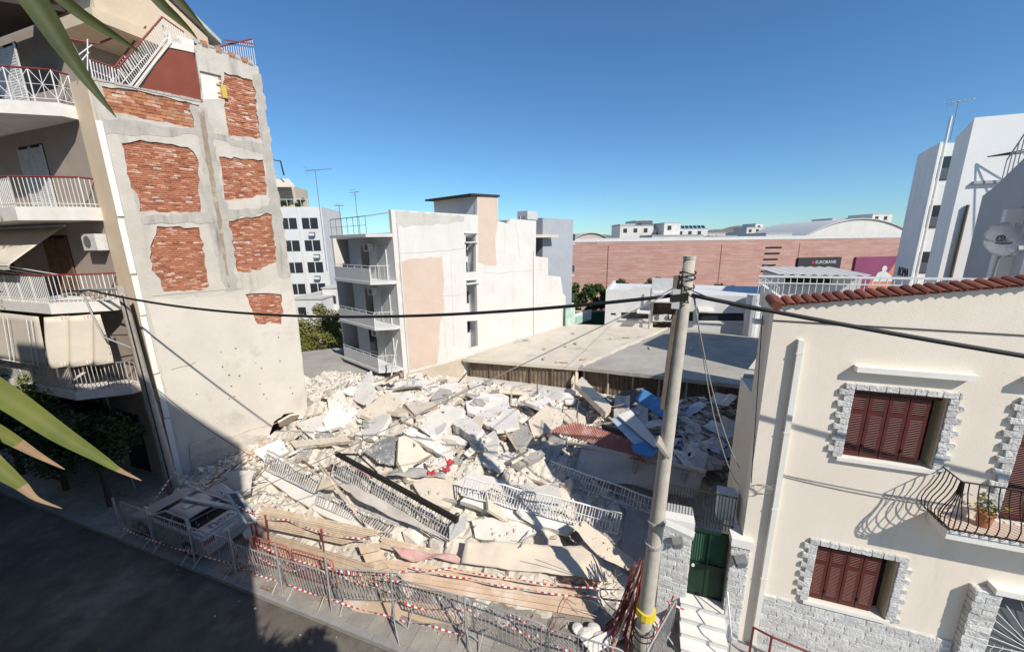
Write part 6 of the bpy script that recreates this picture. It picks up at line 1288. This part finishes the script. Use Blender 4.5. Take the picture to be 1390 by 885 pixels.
# ------------------------------------------------------------------ crowd barriers, stakes, tape
def make_barrier(L=1.62, mt='galv', hgt=1.1):
    parts = []; z0 = .2
    pts = [(0, 0, z0), (0, 0, hgt-.1), (.03, 0, hgt-.03), (.1, 0, hgt), (L-.1, 0, hgt), (L-.03, 0, hgt-.03), (L, 0, hgt-.1), (L, 0, z0), (0, 0, z0)]
    return pts
def barrier(lab, u0_, n0_, u1_, n1_, mt='galv', group='grey crowd barriers', tilt=0.0, z=.1):
    a = S(u0_, n0_, z); d = S(u1_, n1_, z)-a; L = d.length; t = thing('crowd_barrier', lab, 'barrier', a, math.atan2(d.y, d.x), group); t.rotation_euler.x = tilt
    MB().tube(make_barrier(L), .019, 6).build('frame', mt, t, smooth=True)
    nb_ = max(6, int(L/.095))
    for i in range(1, nb_): rod('bar', t, (L*i/nb_, 0, .2), (L*i/nb_, 0, 1.1), .0085, mt)
    for x in (.22, L-.22): MB().tube([(x, -.28, .0), (x, 0, .22), (x, .28, .0)], .016, 5).build('foot', mt, t)
    return t
BL = [(-17.7, -2.45, -16.05, -2.5, 0), (-16.0, -2.5, -14.3, -2.5, 0), (-14.25, -2.5, -12.6, -2.45, 0), (-12.5, -2.42, -10.95, -2.38, .1), (-10.85, -2.4, -9.42, -2.34, .08), (-9.32, -2.3, -7.62, -1.86, 0), (-7.5, -2.0, -5.76, -1.9, .04), (-5.68, -1.92, -3.98, -1.95, .03), (-3.9, -2.02, -2.4, -1.98, 0), (-1.42, -.45, -2.05, -1.85, -.05)]
BLL = ['crowd barrier in shade at the front end of the crushed car', 'crowd barrier in shade along the side of the crushed car', 'crowd barrier in shade beside the boot of the crushed car', 'crowd barrier with pink tape before the lower plank pile', 'crowd barrier before the plank pile between two tall stakes', 'crowd barrier set askew before the short upright boards', 'crowd barrier standing before the orange brown soil patch', 'crowd barrier with tape before the tan plywood sheet', 'crowd barrier before the white rubbish bags', 'crowd barrier wound with tape standing beside the concrete pole']
for (a, b_, c, d, tl), lab in zip(BL, BLL): barrier(lab, a, b_, c, d, 'galv', tilt=tl)
for a, b_, c, d, lab in ((-12.35, -2.12, -10.95, -2.08, 'red painted crowd barrier behind the grey one at the plank corner'), (-10.85, -2.1, -9.5, -2.05, 'red painted crowd barrier behind the grey one at the plank end')): barrier(lab, a, b_, c, d, 'red_dusty', 'red crowd barriers', .05)
STK = [(152, 675, 166, 726), (196, 687, 213, 749), (252, 705, 267, 770), (309, 719, 323, 791), (373, 737, 385, 811), (441, 755, 451, 833), (530, 778, 537, 866), (630, 809, 634, 884), (176, 640, 186, 672)]
STL = ['grey steel stake at the far end of the barrier row', 'grey steel stake beside the front wing of the crushed car', 'grey steel stake beside the rear window of the crushed car', 'grey steel stake behind the boot of the crushed car', 'grey steel stake between the two plank pile barriers', 'grey steel stake with red stake above at the plank end', 'grey braced steel stake before the orange brown soil', 'grey braced steel stake between the last long barriers', 'grey steel stake behind the crushed car by the trees']
for (x0, y0, x1, y1), lab in zip(STK, STL):
    q = toS(g(x1, y1, .0)); t = toS(onplane(x0, y0, S(0, q.y), NH)); st2 = sthing('steel_stake', lab, 'stake', q.x, q.y); rod('post', st2, (0, 0, 0), (t.x-q.x, 0, t.z), .026, 'galv')
    MB().obox((0, 0, .012), (.09, 0, 0), (0, .09, 0), (0, 0, .012)).build('base_plate', 'galv', st2)
    if 'braced' in lab:
        for dx, dy in ((.25, .25), (.3, -.22), (-.22, .25)): rod('brace', st2, (0, 0, .62), (dx, dy, .0), .016, 'galv')
RST = [(360, 700, 366, 748, .3), (436, 719, 441, 758, .3), (341, 712, 345, 742, .4), (346, 708, 351, 735, .4)]
for i, (x0, y0, x1, y1, z) in enumerate(RST):
    q = toS(g(x1, y1, z)); t = toS(onplane(x0, y0, S(0, q.y), NH)); st2 = sthing('red_stake', ('rusty red stake standing in the lower plank pile', 'rusty red stake standing over the plank end barrier', 'short red stake beside the crushed car boot', 'second short red stake by the plank pile corner')[i], 'stake', q.x, q.y, q.z); rod('post', st2, (0, 0, -.3), (t.x-q.x, 0, t.z-q.z), .022, 'maroon_metal'); MB().tube([(t.x-q.x, 0, t.z-q.z-.02), (t.x-q.x, 0, t.z-q.z+.02)], .032, 8).build('cap', 'red_paint', st2)
def tape(lab, pts, sag=.05, w=.038, seg=.08, twist=1.7):
    P = [];
    for p, q in zip(pts, pts[1:]): n_ = max(3, int((q-p).length/seg)); P += catenary(p, q, sag, n_)[:-1]
    P.append(pts[-1]); b = MB(); o_ = V(P[0]); ph = len(lab)*.7
    for i in range(len(P)-1):
        a, c = P[i]-o_, P[i+1]-o_; d = (c-a).normalized(); sd_ = d.cross(ZH).normalized(); u1 = ZH*math.cos(ph+twist*i*.12)+sd_*math.sin(ph+twist*i*.12); u2 = ZH*math.cos(ph+twist*(i+1)*.12)+sd_*math.sin(ph+twist*(i+1)*.12)
        nn = d.cross(u1).normalized()*.002
        sk = d*w*.5
        b.add([a+u1*w/2+nn, c+u2*w/2+nn, c-u2*w/2+nn, a-u1*w/2+nn, a+u1*w/2-nn, c+u2*w/2-nn, c-u2*w/2-nn, a-u1*w/2-nn], [(0, 1, 2, 3), (7, 6, 5, 4), (0, 4, 5, 1), (3, 2, 6, 7)], i % 2)
    o = b.build('barrier_tape', ['red_tape', 'white_tape']); o.location = o_; return tag(o, lab, 'tape')
G_ = lambda x, y, z: g(x, y, z)
tape('red and white tape running low along the barrier feet to the soil patch', [G_(320, 768, .42), G_(385, 790, .42), G_(448, 812, .42), G_(520, 834, .4), G_(590, 850, .4), G_(640, 862, .4)])
tape('red and white tape along the top of the plank pile barriers', [G_(345, 735, 1.0), G_(383, 752, 1.05), G_(442, 770, 1.1), G_(500, 781, 1.0), G_(560, 790, 1.0)])
tape('red and white tape sagging across the heap front to the concrete pole', [G_(440, 768, 1.15), G_(505, 778, 1.0), G_(545, 775, 1.0), G_(612, 770, .95), G_(700, 785, 1.0), G_(800, 797, 1.1), G_(872, 797, 1.35)], .06)
tape('second red and white tape just below it across the tan plywood', [G_(560, 770, .8), G_(640, 785, .75), G_(720, 800, .8), G_(800, 808, .9), G_(870, 815, 1.1)], .06)
tape('red and white tape threaded through the barriers before the soil patch', [G_(548, 818, .75), G_(590, 828, .72), G_(636, 826, .9), G_(690, 848, .8), G_(745, 872, .75), G_(800, 890, .7)], .05)
tape('dusty striped tape along the barriers beside the crushed car', [G_(166, 715, .55), G_(213, 735, .6), G_(262, 748, .65), G_(318, 764, .6)], .06)
tape('striped tape strung behind the crushed car to the old pole', [G_(196, 692, 1.1), G_(236, 640, 1.4), G_(300, 668, 1.7), G_(340, 695, 1.5), G_(362, 705, 1.2)], .08)
tape('pale striped tape lying over the upper plank pile', [G_(344, 700, 1.15), G_(390, 705, 1.12), G_(436, 722, 1.15), G_(500, 732, 1.0)], .03)
tape('tape wound down the barrier beside the concrete pole', [G_(914, 808, 1.15), G_(905, 830, .9), G_(893, 850, .75), G_(880, 872, .6)], .03)
tape('tape end fluttering from the barrier beside the concrete pole', [G_(905, 815, 1.2), G_(918, 822, 1.15), G_(934, 828, 1.05)], .02)
for i, (x, y, z) in enumerate(((328, 745, 1.0), (336, 755, .9), (322, 752, .9))): tape('striped tape hanging in loops on the first sunlit barrier', [G_(x, y, z), G_(x+6, y+18, z-.5), G_(x+30, y+14, z-.4)], .12)['group'] = 'tape loops on the sunlit barrier'
# tangle of red rods, rebar and bags at the concrete pole
rt = random.Random(41)
tg = thing('red_rod_bundle', 'bundle of red and rusty rods leaning against the concrete pole', 'rods', S(pu-.35, pn+.3, .1)); o_ = tg.location
for i in range(26):
    a = S(pu-.2+rt.uniform(-.6, .1), pn+.1+rt.uniform(-.3, .6), .1); b_ = S(pu-.05+rt.uniform(-.25, .15), pn+.35+rt.uniform(0, .5), rt.uniform(1.2, 2.3)); rod('rod', tg, a-o_, b_-o_, rt.uniform(.01, .022), rt.choice(['red_paint', 'maroon_metal', 'maroon_metal', 'wood']))
rbx = thing('rebar_tangle', 'tangle of bent thin rebar on the rubble edge by the pole', 'rebar', S(pu-1.1, pn+.9, .2)); o_ = rbx.location
for i in range(26):
    a = V((rt.uniform(-.9, .7), rt.uniform(-.5, .9), rt.uniform(0, .3))); pts = [a]; d = V((rt.uniform(-1, 1), rt.uniform(-1, 1), rt.uniform(.1, 1))).normalized()*.22
    for k in range(5): d = (d+V((rt.uniform(-.15, .15), rt.uniform(-.15, .15), rt.uniform(-.16, .05)))); pts.append(pts[-1]+d)
    pts[-1].z = max(pts[-1].z, .0); MB().tube(pts, .008, 4).build('bar', rt.choice(['sheet_rust', 'iron_grey', 'maroon_metal']), rbx)
for i, (x, y, s) in enumerate(((795, 862, .3), (815, 866, .28), (784, 853, .22), (806, 853, .24))):
    b = MB(); vs, fs = vd[i]; bm = bmesh.new(); bmesh.ops.create_icosphere(bm, subdivisions=3, radius=s*.6)
    for v in bm.verts: v.co *= 1+.22*noise.noise(v.co*5+V((i*7, 0, 0)))+.1*noise.noise(v.co*13); v.co.z = max(v.co.z*.55, -.1)
    me = bpy.data.meshes.new('rubbish_bag'); bm.to_mesh(me); bm.free(); me.materials.append(MATS['slab_white']); o = bpy.data.objects.new('rubbish_bag', me); col.objects.link(o); o.location = g(x, y, .2); tag(o, ('crumpled white rubbish bag before the red rods', 'white rubbish bag leaning toward the concrete pole', 'small white sack at the tan plywood corner', 'white sack with green print behind the other bags')[i], 'bag')
for i in range(7): b = boards if False else None
pl2 = boards('white splintered boards lying beside the rubbish bags', [(790, 872), (838, 850), (850, 864), (800, 890)], (.3, .3, .22, .2), 5, 8, 'slab_white')
# fallen aluminium frames and rods by the car
wf = thing('window_frame', 'bent pale aluminium window frame fallen on the crushed car', 'window frame', g(318, 690, 1.0)); o_ = wf.location
fp = [g(308, 669, 1.75)-o_, g(322, 668, 1.75)-o_, g(347, 708, 1.15)-o_, g(334, 711, 1.1)-o_]
for i in range(4): MB().bar(fp[i], fp[(i+1) % 4], .07, .05).build('frame_bar', 'pale_grey', wf)
MB().bar(g(250, 676, 1.5)-o_, g(322, 690, 1.45)-o_, .12, .08).build('frame_bar', 'pale_grey', wf)
MB().bar(g(249, 680, 1.46)-o_, g(300, 688, 1.4)-o_, .06, .06).build('frame_bar', 'iron_grey', wf)
MB().add([p-ZH*.02 for p in fp], [(0, 1, 2, 3)]).build('pane', 'glass_grey', wf)
for i in range(22):
    x, y = rt.uniform(255, 330), rt.uniform(640, 690); p = g(x, y, rt.uniform(.5, 1.2)); d = (UH*rt.uniform(-.3, 1)+NH*rt.uniform(.2, 1)+ZH*rt.uniform(-.1, .5)).normalized()*rt.uniform(.6, 1.8)
    mt = rt.choice(['dusty_metal', 'dusty_metal', 'wood_dark', 'maroon_metal']); o = rod('loose_rod', None, p, p+d, .016, mt); tag(o, {'dusty_metal': 'dusty bent metal rod lying behind the crushed car', 'wood_dark': 'dark stick lying behind the crushed car', 'maroon_metal': 'red rod lying behind the crushed car'}[mt], 'rod', {'dusty_metal': 'dusty rods behind the car', 'wood_dark': 'dark sticks behind the car', 'maroon_metal': 'red rods behind the car'}[mt])
# ------------------------------------------------------------------ crushed police car
car = sthing('police_car', 'dusty white police car crushed by debris, blue lettering on its boot', 'car', -15.7, -1.7, .06); car.scale = (.86, .86, .86); car.rotation_euler.z = AN+math.radians(-2)
prof = [(-2.15, .28), (-2.2, .5), (-2.1, .68), (-1.1, .86), (-1.0, .9), (1.35, .93), (2.05, .95), (2.17, .88), (2.2, .6), (2.15, .3), (1.75, .22), (1.7, .45), (1.55, .6), (1.32, .64), (1.1, .6), (.95, .45), (.92, .2), (-.95, .2), (-1.0, .45), (-1.15, .6), (-1.37, .64), (-1.6, .6), (-1.73, .45), (-1.78, .22)]
b = MB(); N_ = len(prof); ys = [(-.86, .965), (-.80, 1.0), (.80, 1.0), (.86, .965)]; vs = []
for y, k in ys: vs += [(x*(.99 if k < 1 else 1), y, .55+(z-.55)*k) for x, z in prof]
fs = [(r*N_+i, r*N_+(i+1) % N_, (r+1)*N_+(i+1) % N_, (r+1)*N_+i) for r in range(3) for i in range(N_)]
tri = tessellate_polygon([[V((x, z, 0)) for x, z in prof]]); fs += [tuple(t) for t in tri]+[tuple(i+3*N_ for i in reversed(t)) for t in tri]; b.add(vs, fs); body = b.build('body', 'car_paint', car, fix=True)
# cabin: base and roof outlines
bx = [(-1.0, .74), (1.5, .74)]; rx = [(-.25, .57), (.92, .57)]; zb, zr = .915, 1.2
b = MB(); rf = []
for j in range(7):
    y = -.57+1.14*j/6; row = []
    for i in range(9): x = -.28+1.24*i/8; dent = -.12*math.exp(-((x-.6)/.35)**2-((y-.25)/.35)**2); row.append((x, y, zr+.045*(1-(2*j/6-1)**2)-.04*((2*i/8-1)**2)+dent))
    rf.append(row)
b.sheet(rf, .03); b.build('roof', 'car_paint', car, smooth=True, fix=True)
for s_ in (-1, 1):
    B = lambda x: V((x, s_*.76, zb)); T = lambda x: V((x, s_*.575, zr-.03))
    for xb, xt, wd_ in ((-1.0, -.27, .06), (.2, .25, .07), (1.5, .94, .08)): MB().bar(B(xb), T(xt), wd_, .05).build('pillar', 'car_paint', car)
    MB().bar(T(-.27), T(.94), .05).build('roof_rail', 'car_paint', car)
    for (a0, a1, t0, t1) in ((-.93, .16, -.24, .21), (.25, 1.38, .29, .88)): MB().prism([B(a0), B(a1), T(t1), T(t0)], V((0, -s_*.01, 0))).build('side_window', 'glass_dark', car, fix=True)
    MB().tube([(1.33, s_*.68, .31), (1.33, s_*.87, .31)], .31, 18).build('wheel', 'tyre', car); MB().tube([(1.33, s_*.86, .31), (1.33, s_*.885, .31)], .19, 12).build('rim', 'galv', car)
    MB().tube([(-1.37, s_*.68, .31), (-1.37, s_*.87, .31)], .31, 18).build('wheel', 'tyre', car); MB().tube([(-1.37, s_*.86, .31), (-1.37, s_*.885, .31)], .19, 12).build('rim', 'galv', car)
    MB().obox((2.16, s_*.66, .76), (.03, 0, 0), (0, .16, 0), (0, 0, .1)).build('tail_light', 'tail_red', car)
    for x in (-.05, 1.05): MB().box(x, x+.16, min(s_*.86, s_*.885), max(s_*.86, s_*.885), .76, .79).build('door_handle', 'black_plastic', car)
MB().prism([(-1.0, -.74, zb), (-1.0, .74, zb), (-.27, .57, zr-.03), (-.27, -.57, zr-.03)], (.01, 0, 0)).build('windscreen', 'glass_dark', car, fix=True)
box('parcel_shelf', 'dark', car, .9, 1.45, -.7, .7, .88, .935); box('rear_seat', 'black_plastic', car, .55, .8, -.65, .65, .5, 1.15)
for y in (-.38, .38): MB().obox((.7, y, 1.08), (.05, 0, 0), (0, .13, 0), (0, 0, .09)).build('headrest', 'black_plastic', car)
MB().obox((2.185, 0, .8), (.012, 0, 0), (0, .26, 0), (0, 0, .06)).build('number_plate', 'poster_pale', car); box('bumper', 'car_paint', car, 2.1, 2.26, -.83, .83, .34, .56)
MB().box(1.5, 2.1, -.78, -.74, .952, .957).build('boot_seam', 'car_blue', car); MB().box(2.03, 2.06, -.72, .72, .956, .96).build('blue_stripe', 'car_blue', car)
textmesh('boot_lettering', '\u03a0\u039f\u039b', .36, 'car_blue', car, Matrix.Translation((1.8, .0, .962)) @ Matrix.Rotation(math.pi/2, 4, 'Z'), .003)
for i in range(60):
    vs, fs = vd[i % 9]; s_ = .02+.06*rt.random()**2; p = V((rt.uniform(-.2, 2.1), rt.uniform(-.55, .55), 0)); p.z = 1.2 if p.x < .95 else .955; CC = MB() if i == 0 else CC; CC.add([p+v*s_ for v in vs], fs)
tag(CC.build('dust_crumbs', 'rubble_grey', car), kind='stuff')
box('roof_light_bar', 'pale_grey', car, .2, .4, -.3, .2, 1.22, 1.26)
# ------------------------------------------------------------------ spiky palm in front of the viewer
yc = thing('yucca_tree', 'tall yucca with long blade leaves and dry brown tips close by', 'plant', S(-4.75, -8.35, .1)); o_ = V(yc.location)
def blade(pts, ws, tips, name='leaf', leafm='leaf_blade'):
    b = MB(); n_ = len(pts); P = [V(p) for p in pts]; m_ = 5; fine = []; fw = []; ft = []
    for i in range(n_-1):
        for k in range(4):
            t = k/4; p0 = P[max(i-1, 0)]; p1, p2 = P[i], P[i+1]; p3 = P[min(i+2, n_-1)]
            fine.append(.5*((2*p1)+(p2-p0)*t+(2*p0-5*p1+4*p2-p3)*t*t+(3*p1-p0-3*p2+p3)*t**3)); fw.append(ws[i]*(1-t)+ws[i+1]*t); ft.append(tips[i])
    fine.append(P[-1]); fw.append(ws[-1]); ft.append(tips[-1]); rows_ = []
    for i, p in enumerate(fine):
        d = (fine[min(i+1, len(fine)-1)]-fine[max(i-1, 0)]).normalized(); vw = (p-C0).normalized(); sd_ = d.cross(vw).normalized(); nn = sd_.cross(d).normalized()
        h = fw[i]/2; rows_.append([p-sd_*h-nn*h*.25, p-sd_*h*.5, p+nn*h*.18, p+sd_*h*.5, p+sd_*h-nn*h*.25])
    k = 0; c = 5; vs = [q-o_ for r in rows_ for q in r]; fs = []; mi = []
    for i in range(len(rows_)-1):
        for j in range(4): b.add([], [], 0); fs.append((i*c+j, i*c+j+1, (i+1)*c+j+1, (i+1)*c+j)); mi.append(1 if ft[i] else 0)
    b.v = [tuple(v) for v in vs]; off_ = len(b.v); b.v += [tuple(v+(v+o_-C0).normalized()*.0025) for v in vs]; b.f = fs+[tuple(i+off_ for i in reversed(f)) for f in fs]; b.mi = mi+mi
    return b.build(name, [leafm, 'leaf_tip'], yc, smooth=True)
def pixblade(pp, Y, tipn=1, dY=0.0):
    n_ = len(pp); pts = [at(x, y, Y+dY*i/n_) for i, (x, y, w_) in enumerate(pp)]; ws = [w_*Y/F*.74 for x, y, w_ in pp]; blade(pts, ws, [i >= n_-1-tipn for i in range(n_)], 'leaf', 'leaf_shade_tone' if pp[-1][1] < 300 else 'leaf_blade')
UPH, LOH = (-70, -180), (-190, 470)
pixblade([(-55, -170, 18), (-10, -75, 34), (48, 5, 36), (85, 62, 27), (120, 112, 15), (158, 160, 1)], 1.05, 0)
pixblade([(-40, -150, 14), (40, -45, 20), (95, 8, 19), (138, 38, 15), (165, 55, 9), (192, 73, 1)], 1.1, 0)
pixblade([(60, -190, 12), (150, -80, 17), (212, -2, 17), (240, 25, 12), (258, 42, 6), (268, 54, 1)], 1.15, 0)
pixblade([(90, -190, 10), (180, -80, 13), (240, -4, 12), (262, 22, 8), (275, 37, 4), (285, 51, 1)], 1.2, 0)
pixblade([(-170, 440, 26), (-60, 498, 44), (10, 540, 40), (80, 588, 31), (133, 620, 17), (160, 637, 9), (192, 652, 1)], 1.0, 1)
pixblade([(-170, 490, 20), (-60, 555, 28), (-5, 585, 24), (25, 602, 18), (52, 618, 11), (88, 637, 1)], 1.05, 2)
pixblade([(-170, 520, 22), (-70, 570, 36), (-20, 620, 32), (10, 645, 25), (30, 660, 17), (50, 677, 8), (84, 690, 1)], .95, 2)
heads = [at(-70, -190, 1.05), at(60, -230, 1.15), at(-185, 440, 1.0), at(-185, 500, 1.0)]
ry = random.Random(12)
tk_ = MB(); base = V((0, 0, 0)); fork = V((-.25, -.1, 5.2))
tk_.tube([base, V((.05, 0, 2.5)), fork], .12, 8, .09)
low = [V((.5, .5, 5.7)), V((-.3, .5, 6.3)), V((.4, -.1, 6.7))]
for h_ in [h-o_ for h in heads]+low: tk_.tube([fork, fork.lerp(h_, .5)+(V((-.45, -.3, 0)) if h_.z > 7 else V((0, 0, 0))), h_], .07, 7, .045)
tk_.build('trunk', 'bark', yc)
for hi, h_ in enumerate([h-o_ for h in heads]+low):
    for k in range(26 if hi < 4 else 46):
        t = ry.uniform(0, 6.3); el = ry.uniform(-.5, 1.1); d = V((math.cos(t)*math.cos(el), math.sin(t)*math.cos(el), math.sin(el)))
        if hi < 4:
            d.x = -abs(d.x)-.3; d.y = -abs(d.y)*.6
            if d.length < .3: continue
            d.normalize()
        L = ry.uniform(.55, .9); a = h_+o_; pts = [a, a+d*L*.35, a+d*L*.7-ZH*.04, a+d*L-ZH*.14]; blade(pts, [.03, .055, .04, .002], [0, 0, 0, 1])

for u_, lab in ((-3.5, 'round street tree on the opposite pavement beside the yucca'), (-1.3, 'smaller round street tree on the opposite pavement past the block corner')):
    tree('street_tree', lab, S(u_, -7.55, .1), 6.5, (1.0, .62, .7) if u_ < -2 else (.8, .55, .6), 2600 if u_ < -2 else 1200, .1, 'leaf_green', 77+int(u_), 'trees on the opposite pavement', .07, 0, 5.75)

for i, px in enumerate((((268, 668), (300, 655), (318, 668), (288, 682)), ((300, 690), (330, 684), (350, 704), (322, 712)), ((322, 712), (352, 705), (356, 722), (332, 730)))):
    slab('broken_slab', ('pale slab resting behind the crushed car roof', 'pale slab fallen against the boot of the crushed car', 'small pale slab between the crushed car and the planks')[i], px, [(.9, 1.2, 1.0, .8), (.75, .85, .6, .55), (.4, .5, .35, .3)][i], .1, 'slab_white', zabs=True, seed=i+60)
b = MB()
for i in range(260):
    u, n = rt.uniform(-18.6, -12.6), rt.uniform(-.95, 1.5); s_ = .06+.3*rt.random()**2; vs, fs = vd[i % 9]; M_ = Matrix.Rotation(rt.uniform(0, 6), 3, V((rt.random(), rt.random(), 1))); c = S(u, n, hfine(u, n)+.1*s_+.1); b.add([c+(M_ @ v)*s_ for v in vs], fs)
tag(b.build('car_side_rubble', 'rubble_chunk'), 'loose rubble banked behind the crushed car', kind='stuff')

rz_ = random.Random(55)
for i in range(12):
    x0, y0 = rz_.uniform(330, 830), 0; y0 = 745+(x0-330)*.235; z = rz_.uniform(.6, 1.05)
    if x0 > 640: y0 = min(y0, 862)
    tape('loose striped tape tangled along the barrier row', [G_(x0, y0, z), G_(x0+rz_.uniform(10, 22), y0+rz_.uniform(6, 20), z-.35), G_(x0+rz_.uniform(24, 40), y0+rz_.uniform(4, 16), z-.15)], rz_.uniform(.06, .18), .04, .07, 2.6)['group'] = 'loose tape on the barriers'
